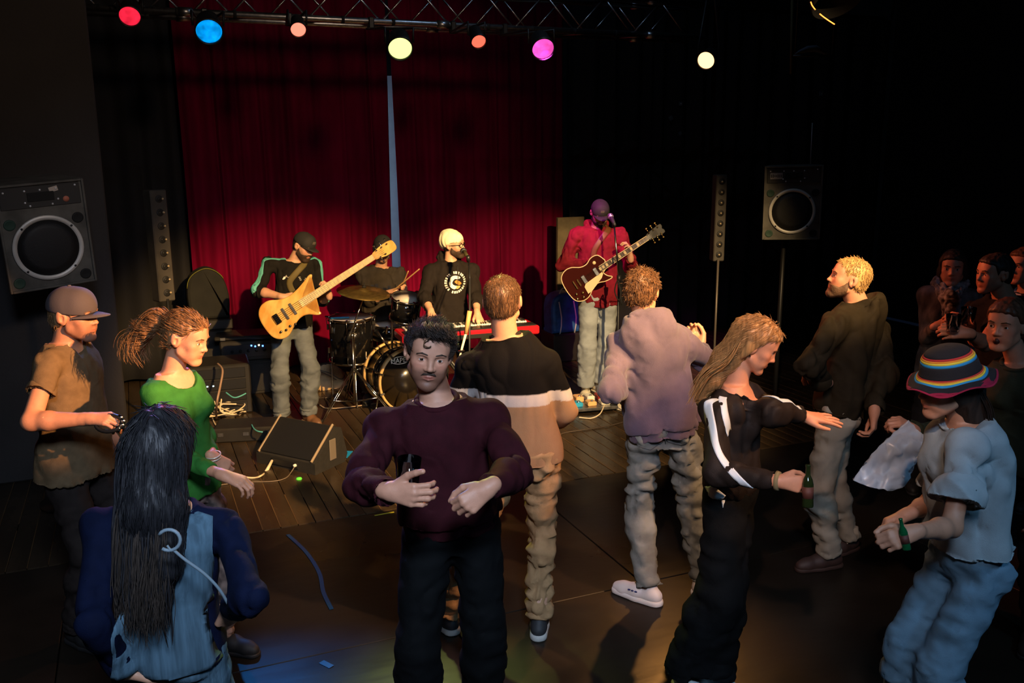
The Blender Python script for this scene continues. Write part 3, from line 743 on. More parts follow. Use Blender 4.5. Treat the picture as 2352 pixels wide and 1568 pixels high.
MB().tube([[gb[0], gb[1], mt[2]], PX(1411, 521, 7.86)], 0.008, 10).build('upper_tube', mat('dark_chrome_tube', (0.3, 0.3, 0.3), 0.25, 1.0), ms)
MB().tube([PX(1411, 521, 7.86), PX(1410, 514, 7.86)], 0.017, 10).build('mic_clip', M_blackplastic, ms)
MB().lathe([(0.018, -0.03), (0.02, 0.03)], Matrix.Translation((gb[0], gb[1], mt[2])), 12).build('height_clutch', M_blackmetal, ms)
for k, a in enumerate((0.5, 2.6, 4.7)): MB().tube([gb+[0, 0, 0.09], gb+[0.3*math.cos(a), 0.3*math.sin(a), 0.012]], 0.008, 8).build('leg', M_blackmetal, ms)
MB().tube(catmull([PX(1418, 650, 7.8), PX(1426, 665, 7.8), PX(1422, 690, 7.8), PX(1412, 668, 7.82), PX(1420, 645, 7.8), PX(1428, 700, 7.8)], 6), 0.006, 6).build('coiled_cable', M_rubber, ms)
# keyboard player's mic and stand
kmb = PX(1076, 900, 7.02); kmb[2] = 0
mic(PX(1063, 574, 7.48), PX(1076, 592, 7.30), 'microphone at the mouth of the keyboard player in the cream hat', mat('brassy_mic_handle', (0.25, 0.22, 0.10), 0.3, 0.8))
ms2 = empty('microphone_stand', kmb, 'black microphone stand between the keyboard player and the red keyboard', 'stand')
MB().tube([kmb+[0, 0, 0.02], PX(1079, 640, 7.02)], 0.009, 10).build('tube', M_blackmetal, ms2)
MB().tube([PX(1079, 640, 7.02), PX(1076, 600, 7.28)], 0.007, 8).build('boom_arm', M_blackmetal, ms2)
MB().tube([PX(1076, 600, 7.3), PX(1075, 588, 7.28)], 0.016, 10).build('mic_clip', M_blackplastic, ms2)
MB().lathe([(0.13, 0.0), (0.13, 0.012), (0.03, 0.03), (0.0, 0.03)], Matrix.Translation(Vector(kmb)), 24).build('round_base', M_blackmetal, ms2)
# tilted two-tone pole at the keyboard
tp = empty('tilted_pole', PX(1055, 850, 6.95), 'tilted pole with wooden top and thin white shaft before the keyboard', 'pole')
MB().tube([PX(1079, 714, 6.95), PX(1070, 766, 6.95)], [0.019, 0.016], 12).build('wooden_grip', M_wood, tp)
MB().tube([PX(1070, 766, 6.95), PX(1057, 815, 6.95), PX(1050, 850, 6.95), GP(1018, 985)], [0.011, 0.008, 0.006, 0.006], 10).build('white_tip', mat('cream_white_paint', (0.85, 0.75, 0.55), 0.4), tp)
MB().box(PX(1060, 806, 6.93), (0.05, 0.02, 0.014), bevel=0.004).build('cross_clip', M_chrome, tp)
# ------------------------------------------------------------------ string instruments
M_flame = mat('amber_flamed_maple', (0.62, 0.29, 0.06), 0.25, color2=(0.80, 0.50, 0.16), nscale=(6, 34, 6), coat=0.5)
M_pale = mat('pale_maple_fretboard', (0.85, 0.66, 0.38), 0.35, noise=0.12, nscale=(4, 60, 4))
M_maho = mat('dark_cherry_guitar_lacquer', (0.045, 0.006, 0.004), 0.15, coat=0.6)
M_cream = mat('cream_plastic_binding', (0.80, 0.62, 0.34), 0.35)
M_rose = mat('rosewood_fretboard', (0.05, 0.022, 0.010), 0.5, noise=0.3, nscale=(10, 60, 10))
M_gold = mat('gold_plated_metal', (0.85, 0.60, 0.22), 0.22, 1.0)
def mirror_outline(up, lo): return catmull(up+lo[::-1], 6, True)
def guitar(kind, tail, nut, label, L, W=1.0):
    """tail and nut ends in world space; local x runs tail->head, y to the upper side, z to the audience"""
    x = np.array(nut)-np.array(tail); x /= np.linalg.norm(x)
    z = -FH*1.0+UP*0.06; z = z-x*(z@x); z /= np.linalg.norm(z); y = np.cross(z, x)
    Mx = Matrix.Identity(4)
    for i in range(3): Mx[i][0], Mx[i][1], Mx[i][2], Mx[i][3] = x[i], y[i], z[i], tail[i]
    t = empty('bass_guitar' if kind == 'bass' else 'electric_guitar', tail, label, 'guitar')
    if kind == 'bass':
        out = catmull([(0.0, 0.0), (0.015, 0.10), (0.07, 0.158), (0.15, 0.165), (0.23, 0.125), (0.31, 0.106), (0.40, 0.116), (0.48, 0.138), (0.548, 0.160), (0.568, 0.148), (0.545, 0.122), (0.48, 0.078), (0.42, 0.036),
                       (0.400, -0.035), (0.415, -0.07), (0.45, -0.125), (0.455, -0.155), (0.425, -0.152), (0.36, -0.105), (0.29, -0.095), (0.21, -0.125), (0.13, -0.165), (0.06, -0.155), (0.012, -0.10)], 5, True)
        MB().prism(out, -0.040, 0.0, Mx, 0.012).build('body', M_flame, t)
        nk0, nk1, wy0, wy1 = 0.36, L, 0.034, 0.024
        MB().prism([(nk0, -wy0), (nk1, -wy1), (nk1, wy1), (nk0, wy0)], -0.012, 0.008, Mx, 0.003).build('neck', M_pale, t)
        fret = 24; scale0 = 0.13
        hd = catmull([(nk1, 0.023), (nk1+0.04, 0.038), (nk1+0.12, 0.048), (nk1+0.19, 0.040), (nk1+0.205, 0.0), (nk1+0.19, -0.045), (nk1+0.11, -0.050), (nk1+0.04, -0.036), (nk1, -0.023)], 4, True)
        MB().prism(hd, -0.018, -0.002, Mx, 0.003).build('headstock', M_flame, t)
        tun = [(nk1+0.05+0.05*k, s_*0.052) for k in range(3) for s_ in (1, -1)][:5]
        for cx in (0.21, 0.285): MB().box((cx, 0, 0.006), (0.024, 0.105, 0.013), Mx, 0.004).build('pickup', M_steel, t)
        MB().box((0.13, 0, 0.008), (0.05, 0.085, 0.016), Mx, 0.004).build('bridge', M_chrome, t)
        for k in range(4): MB().lathe([(0.011, 0), (0.010, 0.014), (0, 0.015)], Mx @ Matrix.Translation((0.10+0.045*k, -0.105-0.01*(k % 2), 0)), 12).build('control_knob', M_chrome, t)
        ns, sp = 5, 0.0155; mM = M_chrome
    else:
        out = catmull([(0.0, 0.0), (0.018, 0.115), (0.08, 0.160), (0.15, 0.155), (0.22, 0.112), (0.28, 0.105), (0.34, 0.130), (0.405, 0.120), (0.435, 0.06), (0.435, 0.03),
                       (0.395, -0.030), (0.37, -0.045), (0.385, -0.085), (0.415, -0.115), (0.40, -0.128), (0.34, -0.122), (0.28, -0.100), (0.22, -0.110), (0.15, -0.155), (0.08, -0.160), (0.018, -0.115)], 5, True)
        MB().prism(out, -0.046, 0.0, Mx, 0.006).build('body', M_maho, t)
        o2 = np.array(out); c_ = o2.mean(0)
        b = MB(); n = len(o2); nn = np.roll(o2, -1, 0)-np.roll(o2, 1, 0); nn = np.stack([nn[:, 1], -nn[:, 0]], 1); nn /= np.linalg.norm(nn, axis=1)[:, None]
        ar = 0.5*np.sum(o2[:, 0]*np.roll(o2[:, 1], -1)-np.roll(o2[:, 0], -1)*o2[:, 1]); nn = nn*(1 if ar > 0 else -1)
        A, B_ = o2+nn*0.001, o2-nn*0.006
        b._add([tuple(Mx @ Vector((p[0], p[1], 0.0015))) for p in A]+[tuple(Mx @ Vector((p[0], p[1], 0.0020))) for p in B_]+[tuple(Mx @ Vector((p[0], p[1], -0.008))) for p in A],
               [(i, (i+1) % n, n+(i+1) % n, n+i) for i in range(n)]+[(i, 2*n+i, 2*n+(i+1) % n, (i+1) % n) for i in range(n)])
        b.build('binding', M_cream, t)
        nk0, nk1, wy0, wy1 = 0.36, L, 0.028, 0.022
        MB().prism([(nk0, -wy0), (nk1, -wy1), (nk1, wy1), (nk0, wy0)], -0.014, 0.010, Mx, 0.003).build('neck', M_maho, t)
        MB().prism([(nk0, -wy0), (nk1, -wy1), (nk1, wy1), (nk0, wy0)], 0.0102, 0.0132, Mx).build('fretboard', M_rose, t)
        b = MB()
        for s_ in (-1, 1): b.prism([(nk0, s_*(wy0+0.0005)), (nk1, s_*(wy1+0.0005)), (nk1, s_*(wy1-0.003)), (nk0, s_*(wy0-0.003))], 0.0102, 0.0140, Mx)
        b.build('neck_binding', M_cream, t)
        for k in (3, 5, 7, 9, 12, 15, 17, 19):
            xx = nk1-(nk1-0.10)*(1-2**(-(k-0.5)/12)); MB().box((xx, 0, 0.0136), (0.020 if k != 12 else 0.024, 0.030, 0.0012), Mx).build('inlay', M_cream, t)
        hd = catmull([(nk1, 0.021), (nk1+0.02, 0.034), (nk1+0.09, 0.042), (nk1+0.155, 0.045), (nk1+0.165, 0.02), (nk1+0.155, 0.0), (nk1+0.165, -0.02), (nk1+0.155, -0.045), (nk1+0.09, -0.042), (nk1+0.02, -0.034), (nk1, -0.021)], 3, True)
        MB().prism(hd, -0.012, 0.002, Mx, 0.003).build('headstock', M_blackplastic, t)
        tun = [(nk1+0.035+0.045*k, s_*0.052) for k in range(3) for s_ in (1, -1)]
        pg = catmull([(0.17, -0.055), (0.36, -0.050), (0.375, -0.034), (0.20, -0.034), (0.17, -0.10), (0.15, -0.115)], 3, True)
        MB().prism([(0.15, -0.13), (0.20, -0.125), (0.33, -0.075), (0.36, -0.050), (0.36, -0.032), (0.18, -0.040), (0.155, -0.06)], 0.006, 0.009, Mx, 0.001).build('pickguard', M_cream, t)
        for cx in (0.19, 0.315): MB().box((cx, 0, 0.006), (0.036, 0.074, 0.014), Mx, 0.004).build('pickup', M_steel, t)
        MB().box((0.135, 0, 0.008), (0.014, 0.075, 0.014), Mx, 0.003).build('bridge', M_gold, t)
        MB().box((0.095, 0, 0.008), (0.014, 0.085, 0.014), Mx, 0.003).build('tailpiece', M_gold, t)
        for kx, ky in ((0.06, -0.075), (0.115, -0.095), (0.045, -0.115), (0.10, -0.132)): MB().lathe([(0.012, 0), (0.010, 0.016), (0, 0.017)], Mx @ Matrix.Translation((kx, ky, 0)), 12).build('control_knob', M_gold, t)
        MB().lathe([(0.016, 0.001), (0.015, 0.004), (0, 0.005)], Mx @ Matrix.Translation((0.345, 0.075, 0)), 14).build('switch_plate', M_cream, t)
        ns, sp = 6, 0.0095; mM = M_gold; scale0 = 0.135
    fr = 22; b = MB()
    for k in range(1, fr+1):
        xx = nk1-(nk1-scale0)*(1-2**(-k/12))
        if xx > nk0: ww = wy0+(wy1-wy0)*(xx-nk0)/(nk1-nk0); b.box((xx, 0, 0.0145 if kind != 'bass' else 0.009), (0.002, 2*ww-0.004, 0.002), Mx)
    b.build('frets', M_steel, t, fix=False, kind='stuff')
    for tx, ty in tun:
        s_ = 1 if ty > 0 else -1
        b = MB(); b.lathe([(0.007, 0), (0.006, 0.018), (0, 0.019)], Mx @ Matrix.Translation((tx, ty*0.6, 0.0)), 10)
        b.tube([Mx @ Vector((tx, ty*0.7, -0.012)), Mx @ Vector((tx, ty*1.25, -0.012))], 0.004, 6); b.box((tx, ty*1.42, -0.012), (0.018, 0.016, 0.010), Mx, 0.004)
        b.build('tuning_peg', mM, t)
    zz = 0.018 if kind == 'bass' else 0.019
    for k in range(ns):
        o_ = (k-(ns-1)/2)
        MB().tube([Mx @ Vector((scale0-0.01, o_*sp, zz)), Mx @ Vector((nk1, o_*sp*0.62, zz-0.004)), Mx @ Vector((nk1+0.10, o_*sp*0.9, 0.008))], 0.0011, 4).build('string', M_steel, t)
    return t, Mx
b0 = PX(606, 752, 7.18); b1 = PX(858, 590, 7.26)
Lb = float(np.linalg.norm(np.array(b1)-np.array(b0))); print('bass length', Lb)
bass, MBass = guitar('bass', b0, b1, 'amber maple bass guitar with five strings held by the man in the teal striped top', Lb)
g0 = PX(1301, 668, 7.95); g1 = PX(1487, 546, 7.98)
Lg = float(np.linalg.norm(np.array(g1)-np.array(g0))); print('guitar length', Lg)
gtr, MGtr = guitar('lp', g0, g1, 'dark cherry electric guitar with cream pickguard held by the man in the red hoodie', Lg)
print('nut', Lb, Lg)

# ------------------------------------------------------------------ stage gear
# wedge monitor lying on the boards
M_wedge = mat('black_carpet_monitor', (0.017, 0.015, 0.013), 0.75, noise=0.2, nscale=(30, 30, 30), bump=0.001, bscale=(150, 150, 150))
w0, w1 = GP(590, 1062), GP(708, 1088)
wx = (w1-w0); wx[2] = 0; Wd = np.linalg.norm(wx); wx /= Wd; wy = np.array([-wx[1], wx[0], 0])
MW = frame(w0, wx, wy)
wm = empty('wedge_monitor', w0+wx*Wd/2, 'black wedge floor monitor lying on the stage boards in front of the bassist', 'monitor')
prof = [(0.0, 0.0), (0.34, 0.0), (0.37, 0.06), (0.31, 0.28), (0.25, 0.30), (0.0, 0.085)]
Wd2 = 0.58
vs = [MW @ Vector((xx, a, b_)) for xx in (0, Wd2) for a, b_ in prof]; n = len(prof)
b = MB(); b._add([tuple(v) for v in vs], [tuple(range(n))[::-1], tuple(range(n, 2*n))]+[(i, (i+1) % n, n+(i+1) % n, n+i) for i in range(n)])
b.build('cabinet', M_wedge, wm)
sl = Vector((0, 0.25, 0.215)); sl.normalize()
Mg = MW @ Matrix(((1, 0, 0, 0), (0, sl.y, -sl.z, 0), (0, sl.z, sl.y, 0.085), (0, 0, 0, 1)))
MB().box((Wd2/2, 0.172, 0.006), (Wd2-0.06, 0.31, 0.012), Mg, 0.004).build('grille', M_cone, wm)
for xx in (0.03, Wd2-0.03): MB().box((xx-0.0, 0.174, 0.010), (0.014, 0.34, 0.018), Mg, 0.003).build('grille_edge', mat('worn_bare_edge', (0.30, 0.22, 0.14), 0.5), wm)
MB().box((Wd2+0.004, 0.20, 0.14), (0.010, 0.07, 0.16), MW, 0.004).build('side_handle', mat('scuffed_handle_plate', (0.16, 0.13, 0.10), 0.45), wm)
MB().box((Wd2/2, -0.004, 0.045), (0.26, 0.008, 0.05), MW, 0.002).build('socket_plate', M_blackmetal, wm)
def cable(name, pts, r, m_, label, n=8, cat='cable', parent=None):
    o = MB().tube(catmull(pts, n), r, 6).build(name, m_, parent, **({'label': label, 'cat': cat} if label else {}))
    return o
M_cw = mat('cream_cable', (0.72, 0.60, 0.42), 0.5); M_cteal = mat('teal_cable', (0.10, 0.42, 0.42), 0.5); M_cb = mat('dark_brown_cable', (0.045, 0.032, 0.024), 0.5)
q = np.array(MW @ Vector((0.17, -0.01, 0.05)))
MB().tube([q, PX(614, 1078, DD(q)-0.07), PX(608, 1086, DD(q)-0.10)], [0.010, 0.013, 0.009], 8).build('cable_plug', M_cw, None, label='cream plug pushed into the front of the wedge monitor', cat='plug')
cable('power_cable', [PX(608, 1086, DD(q)-0.10), GP(600, 1092, 0.02), GP(585, 1097, 0.006), GP(560, 1095, 0.006), GP(520, 1085, 0.006)], 0.007, M_cw, 'cream cable leading from the wedge monitor plug across the boards')
cable('audio_cable', [np.array(MW @ Vector((0.40, -0.01, 0.05))), GP(668, 1085, 0.01), GP(655, 1098, 0.006), GP(625, 1105, 0.006), GP(560, 1107, 0.006), GP(515, 1112, 0.006), GP(495, 1116, 0.006)], 0.004, mat('grey_brown_cable', (0.16, 0.12, 0.09), 0.5), 'thin brown cable lying on the boards left of the wedge monitor')
MB().lathe([(0.013, -0.02), (0.011, 0.015), (0, 0.016)], zframe(MW @ Vector((0.40, -0.012, 0.05)), -wy), 10).build('cable_plug', mat('pale_plug', (0.8, 0.75, 0.62), 0.4), None, label='small pale plug in the right socket of the wedge monitor', cat='plug')
MB().lathe([(0.022, 0.0), (0.018, 0.01), (0, 0.014)], Matrix.Translation(Vector(GP(687, 1100))), 12).build('green_marker_dot', mat('glowing_green_dot', (0.1, 0.7, 0.05), 0.5, emit=(0.12, 0.8, 0.03), estr=0.5), None, label='small green glowing dot on the boards below the wedge monitor', cat='marker')

# second monitor / low black box behind it with teal cable
def gbox(name, px, py, wdt, dep, hgt, m_, label, cat, yaw=0.0, z=0.0, bev=0.012, at=None):
    p = GP(px, py, z) if at is None else np.array(at)
    Mx = Matrix.Translation(Vector(p)) @ Matrix.Rotation(yaw, 4, 'Z')
    t = empty(name, p, label, cat)
    MB().box((0, dep/2, hgt/2), (wdt, dep, hgt), Mx, bev).build('case', m_, t)
    return t, Mx, p
M_case = mat('black_flight_case', (0.016, 0.014, 0.012), 0.5, noise=0.2, nscale=(8, 8, 8))
t, Mx, p = gbox('flat_floor_box', 566, 1015, 0.52, 0.30, 0.12, M_case, 'flat black box lying on the boards behind the wedge monitor', 'box', yaw=-0.25)
for k in range(3): MB().box((-0.2+0.2*k, -0.002, 0.07), (0.05, 0.01, 0.03), Mx, 0.003).build('latch', M_steel, t)
cable('teal_cable', [GP(578, 975, 0.125), GP(584, 985, 0.13), GP(592, 990, 0.13), GP(603, 992, 0.128)], 0.006, M_cteal, 'teal cable loop lying on the flat black floor box')
# amp, rack and cases at the left back
t, Mx, p = gbox('amplifier_head', 545, 900, 0.62, 0.34, 0.20, M_case, 'black amplifier head with blue status lights at the left back of the stage', 'amplifier', yaw=-0.1, z=0.0, at=GP(590, 905, 0)+np.array([0, 0, 0.34]))
MB().box((0, -0.004, 0.10), (0.55, 0.008, 0.12), Mx, 0.002).build('front_panel', mat('dark_steel_panel', (0.05, 0.05, 0.055), 0.35, 0.6), t)
for k in range(6): MB().lathe([(0.016, 0), (0.013, 0.02), (0, 0.021)], zframe(Mx @ Vector((-0.2+0.075*k, -0.008, 0.10)), Mx.to_3x3() @ Vector((0, -1, 0))), 12).build('control_knob', M_blackplastic, t)
for k, c_ in ((0, (0.1, 0.3, 1.0)), (1, (0.1, 0.35, 1.0)), (2, (1.0, 0.9, 0.6)), (3, (0.1, 0.3, 1.0))):
    MB().box((-0.02+0.035*k, -0.012, 0.15-0.01*(k % 2)), (0.014, 0.006, 0.014), Mx).build('status_light', mat('led_blue' if k != 2 else 'led_warm', c_, 0.4, emit=c_, estr=5.0), t)
t, Mx, p = gbox('speaker_cabinet', 545, 900, 0.62, 0.36, 0.34, M_wedge, 'black bass speaker cabinet under the amplifier head', 'speaker', yaw=-0.1, at=GP(590, 905, 0))
MB().box((0, -0.004, 0.17), (0.54, 0.008, 0.27), Mx, 0.003).build('grille', M_cone, t)
for sx in (-1, 1): MB().box((sx*0.29, -0.004, 0.31), (0.05, 0.02, 0.05), Mx, 0.006).build('corner_guard', M_blackmetal, t)
t, Mx, p = gbox('rack_case', 515, 905, 0.55, 0.42, 0.46, M_case, 'black equipment rack case left of the speaker cabinet', 'case', yaw=-0.05, at=AY(503, 880, 8.12)*np.array([1, 1, 0]))
for k in range(4): MB().box((0, -0.006, 0.07+0.105*k), (0.46, 0.012, 0.09), Mx, 0.003).build('rack_unit', mat('rack_unit_black', (0.028, 0.028, 0.03), 0.35, 0.5), t)
for k in range(3): MB().box((-0.15+0.05*k, -0.014, 0.28), (0.014, 0.006, 0.01), Mx).build('status_light', mat('led_red' if k == 0 else 'led_white', (1, .05, .05) if k == 0 else (0.6, 0.9, 1), 0.4, emit=(1, .05, .05) if k == 0 else (0.6, 0.9, 1), estr=3.0), t)
t, Mx, p = gbox('flat_equipment_case', 520, 850, 0.66, 0.36, 0.04, M_case, 'thin flat black case lying on top of the amplifier head', 'case', yaw=-0.16, at=GP(590, 905, 0)+np.array([-0.03, 0, 0.545]))
for sx in (-0.25, 0.25): MB().box((sx, -0.003, 0.02), (0.05, 0.012, 0.03), Mx, 0.003).build('latch', M_steel, t)
# black backpack / speaker with yellow piping
bp = AY(485, 800, 9.2)
t = empty('equipment_bag', bp*np.array([1, 1, 0]), 'dark rounded equipment bag with yellow piping behind the woman in green', 'bag')
MB().box((bp[0], bp[1], 0.66), (0.42, 0.34, 0.10), bevel=0.01).build('case_base', M_case, t)
vs = []
Mx = Matrix.Translation(Vector((bp[0], bp[1], 0.0)))
o2 = catmull([(-0.17, 0.0), (-0.19, 0.25), (-0.15, 0.42), (0.0, 0.50), (0.14, 0.42), (0.20, 0.22), (0.19, 0.0)], 6)
Mr = Mx @ Matrix.Translation((0, 0.1, 0.71)) @ Matrix.Rotation(math.pi/2, 4, 'X')
MB().prism(o2, -0.02, 0.22, Mr, 0.03).build('fabric_body', mat('dark_olive_fabric', (0.010, 0.010, 0.008), 0.85, noise=0.3), t)
pts = [tuple(Mr @ Vector((a*1.0, b_*1.0, 0.215))) for a, b_ in o2]
MB().tube(pts[8:26], 0.005, 6).build('piping', mat('yellow_piping', (0.12, 0.12, 0.015), 0.6), t)
MB().box((bp[0], bp[1], 0.305), (0.40, 0.32, 0.61), bevel=0.02).build('lower_case', M_case, t)
# cable heap
rs = random.Random(11)
hp = GP(518, 950)
ch = empty('cable_heap', hp, 'tangled heap of cream cables at the left edge of the stage', 'cables')
for k in range(9):
    pts = []
    a = rs.uniform(0, 6.3)
    for j in range(11):
        a += rs.uniform(0.5, 1.5); r_ = rs.uniform(0.04, 0.20)
        pts.append(hp+np.array([r_*math.cos(a)*1.15, r_*math.sin(a)*0.9, 0.012+rs.uniform(0, 0.20)*(1-r_*3.5)*(1 if k > 2 else 0.3)]))
        if pts[-1][2] < 0.01: pts[-1][2] = 0.01
    MB().tube(catmull(pts, 7), 0.0075 if k % 3 else 0.006, 6).build('cable_loop', M_cw if k % 4 else M_cb, ch)
cable('audio_cable', [GP(540, 978, 0.01), GP(515, 985, 0.008), GP(495, 975, 0.01), GP(484, 945, 0.03), PX(490, 930, 6.9)], 0.007, M_cw, 'cream cable curving out under the cable heap')
cable('audio_cable', [PX(500, 835, 7.6), PX(511, 850, 7.45), PX(506, 885, 7.3), PX(498, 925, 7.2), GP(497, 960, 0.02)], 0.010, mat('pink_brown_cable', (0.34, 0.22, 0.16), 0.5), 'thick pinkish cable hanging down to the cable heap')
cable('audio_cable', [GP(620, 960, 0.01), GP(635, 930, 0.008), GP(628, 890, 0.008), GP(650, 880, 0.01), GP(690, 925, 0.01), GP(740, 910, 0.01), GP(760, 945, 0.01)], 0.005, M_cb, 'dark cable winding behind the bassist')
cable('audio_cable', [GP(735, 930, 0.008), GP(750, 937, 0.008), GP(790, 936, 0.008), GP(850, 928, 0.008), GP(905, 920, 0.008)], 0.006, mat('pale_grey_cable', (0.42, 0.32, 0.24), 0.5), 'pale cable lying in front of the cymbal stand')
cable('audio_cable', [GP(725, 900, 0.008), GP(745, 893, 0.008), GP(780, 897, 0.008), GP(755, 912, 0.008), GP(728, 915, 0.008), GP(735, 932, 0.008)], 0.006, M_cb, 'dark cable loops beside the tan pouch')
cable('audio_cable', [GP(1275, 1003, 0.008), GP(1300, 993, 0.008), GP(1360, 984, 0.008), GP(1410, 975, 0.008), GP(1440, 966, 0.008)], 0.006, M_cb, 'dark cable crossing the boards before the pedalboard')
cable('audio_cable', [GP(1330, 958, 0.01), GP(1358, 960, 0.01), GP(1378, 950, 0.03), GP(1388, 930, 0.06)], 0.006, M_cw, 'cream cable plugged into the pedalboard')
cable('teal_cable', [PX(519, 901, 7.1), PX(535, 912, 7.05), PX(548, 911, 7.05), PX(565, 903, 7.1)], 0.006, M_cteal, 'teal cable hanging across the rack case', n=6)
# tan pouch with brown cables
pp = GP(752, 888)
t = empty('cloth_pouch', pp, 'tan cloth pouch with dark cables lying beside the floor tom', 'pouch')
b = MB(); rs = random.Random(5); n1, n2 = 12, 18; vs = []
for i in range(n1+1):
    for j in range(n2):
        ph = i/n1*math.pi/2; th = j/n2*2*math.pi
        r_ = 0.19*math.cos(ph)*(1+0.12*math.sin(3*th+1)+rs.uniform(-.03, .03)); vs.append((pp[0]+r_*math.cos(th), pp[1]+0.7*r_*math.sin(th), 0.002+0.20*math.sin(ph)*(1+0.15*math.cos(th*2)+rs.uniform(-.05, .05))))
b._add(vs, [(i*n2+j, i*n2+(j+1) % n2, (i+1)*n2+(j+1) % n2, (i+1)*n2+j) for i in range(n1) for j in range(n2)]+[tuple(range(n2))[::-1]])
b.build('fabric', mat('tan_canvas', (0.50, 0.33, 0.17), 0.8, noise=0.15), t)
for k in range(3): MB().tube(catmull([pp+[0.2*math.cos(a+k), 0.15*math.sin(a+k)-0.04, 0.10+0.12*abs(math.sin(a*1.3+k))] for a in np.linspace(0, 4, 7)], 5), 0.005, 6).build('cable_loop', M_cb, t)
# pedalboard
pb0 = GP(1318, 945); pb = empty('pedalboard', pb0, 'flat pedalboard with small bright effect pedals at the feet of the guitarist', 'pedalboard')
MP = frame(GP(1316, 952), GP(1400, 945)-GP(1316, 952), np.cross([0, 0, 1], GP(1400, 945)-GP(1316, 952)))
MB().box((0.20, 0.17, 0.035), (0.46, 0.36, 0.03), MP, 0.006).build('board_frame', M_steel, pb)
pc = [(0.85, 0.80, 0.65), (0.90, 0.50, 0.22), (0.9, 0.85, 0.7), (0.35, 0.03, 0.03)]
for k in range(4):
    MB().box((0.03+0.105*k, 0.25, 0.075), (0.075, 0.12, 0.05), MP, 0.008).build('effect_pedal', mat('pedal_%s' % 'abcd'[k], pc[k], 0.4), pb)
    MB().lathe([(0.012, 0), (0.010, 0.012), (0, 0.013)], MP @ Matrix.Translation((0.03+0.105*k, 0.215, 0.10)), 10).build('foot_switch', M_chrome, pb)
for k, c_ in enumerate(((0.03, 0.35, 0.6), (0.85, 0.5, 0.2), (0.8, 0.75, 0.6))):
    MB().box((0.07+0.13*k, 0.09, 0.07), (0.085, 0.10, 0.04), MP, 0.008).build('effect_pedal', mat('pedal_%s' % 'efg'[k], c_, 0.4), pb)
    MB().lathe([(0.012, 0), (0.010, 0.012), (0, 0.013)], MP @ Matrix.Translation((0.07+0.13*k, 0.06, 0.09)), 10).build('foot_switch', M_chrome, pb)
b = MB(); b.prism([(0, 0), (0.30, 0.02), (0.29, 0.23), (-0.01, 0.21)], 0, 0.003, Matrix.Translation(Vector(GP(1428, 943, 0.004))) @ Matrix.Rotation(0.3, 4, 'Z')); b.build('paper_sheet', mat('warm_white_paper', (0.85, 0.78, 0.62), 0.7), None, label='white paper set list lying on the boards right of the pedalboard', cat='paper')
# blue bag on a stand behind the guitarist
bb = AY(1297, 800, 8.85)
t = empty('sports_bag', (bb[0], bb[1], 0), 'blue sports bag with white straps on a black case behind the guitarist', 'bag')
MB().box((bb[0], bb[1], 0.16), (0.44, 0.36, 0.32), bevel=0.015).build('support_case', M_case, t)
o2 = catmull([(-0.17, 0.0), (-0.18, 0.30), (-0.12, 0.42), (0.05, 0.45), (0.17, 0.34), (0.18, 0.0)], 6)
Mr = Matrix.Translation((bb[0]-0.04, bb[1]+0.12, 0.32)) @ Matrix.Rotation(math.pi/2, 4, 'X')
MB().prism(o2, 0.0, 0.26, Mr, 0.035).build('fabric_body', mat('blue_nylon', (0.015, 0.075, 0.24), 0.55, noise=0.3, nscale=(12, 12, 12)), t)
for xx in (-0.09, 0.09): MB().tube([tuple(Mr @ Vector((xx+0.02*math.sin(k), k*0.09, 0.265))) for k in range(5)], 0.008, 6, flat=0.5).build('white_strap', mat('white_webbing', (0.6, 0.62, 0.6), 0.7), t)
MB().tube(catmull([Mr @ Vector((-0.08, 0.40, 0.2)), Mr @ Vector((-0.04, 0.50, 0.22)), Mr @ Vector((0.06, 0.47, 0.22)), Mr @ Vector((0.10, 0.38, 0.24))], 6), 0.009, 6).build('carry_handle', mat('white_webbing', (0.6, 0.62, 0.6), 0.7), t)
# drumsticks
DS = [(PX(903, 668, 8.35), PX(964, 617, 8.05)), (PX(922, 660, 8.40), PX(938, 622, 8.2))]
for k, (a, b_) in enumerate(DS):
    a = np.array(a); b_ = np.array(b_); d = (b_-a)/np.linalg.norm(b_-a)
    MB().tube([a-d*0.06, a, b_-d*0.05, b_-d*0.012, b_], [0.0075, 0.0075, 0.006, 0.0065, 0.002], 10).build('drumstick', M_wood, None, label=('drumstick held out to the right by the drummer' if k == 0 else 'shorter looking drumstick in the other hand of the drummer'), cat='drumstick')
# ------------------------------------------------------------------ organic surfaces: distance fields turned into meshes
def A(*v): return np.array(v, float)
def unit(v): v = np.asarray(v, float); return v/(np.linalg.norm(v)+1e-12)

def vnoise(P, seed=0):
    P = np.asarray(P, float); I = np.floor(P).astype(np.int64); Fr = P-I; Fr = Fr*Fr*(3-2*Fr)
    def h(i, j, k):
        n = (i*73856093) ^ (j*19349663) ^ (k*83492791) ^ (seed*2654435 + 977)
        n = (n ^ (n >> 13))*1274126177; n = n & 0x7fffffff; n = (n ^ (n >> 16)) & 0xffff
        return n/65535.0
    out = 0
    for dx in (0, 1):
        for dy in (0, 1):
            for dz in (0, 1):
                wt = (Fr[..., 0] if dx else 1-Fr[..., 0])*(Fr[..., 1] if dy else 1-Fr[..., 1])*(Fr[..., 2] if dz else 1-Fr[..., 2])
                out = out+wt*h(I[..., 0]+dx, I[..., 1]+dy, I[..., 2]+dz)
    return out

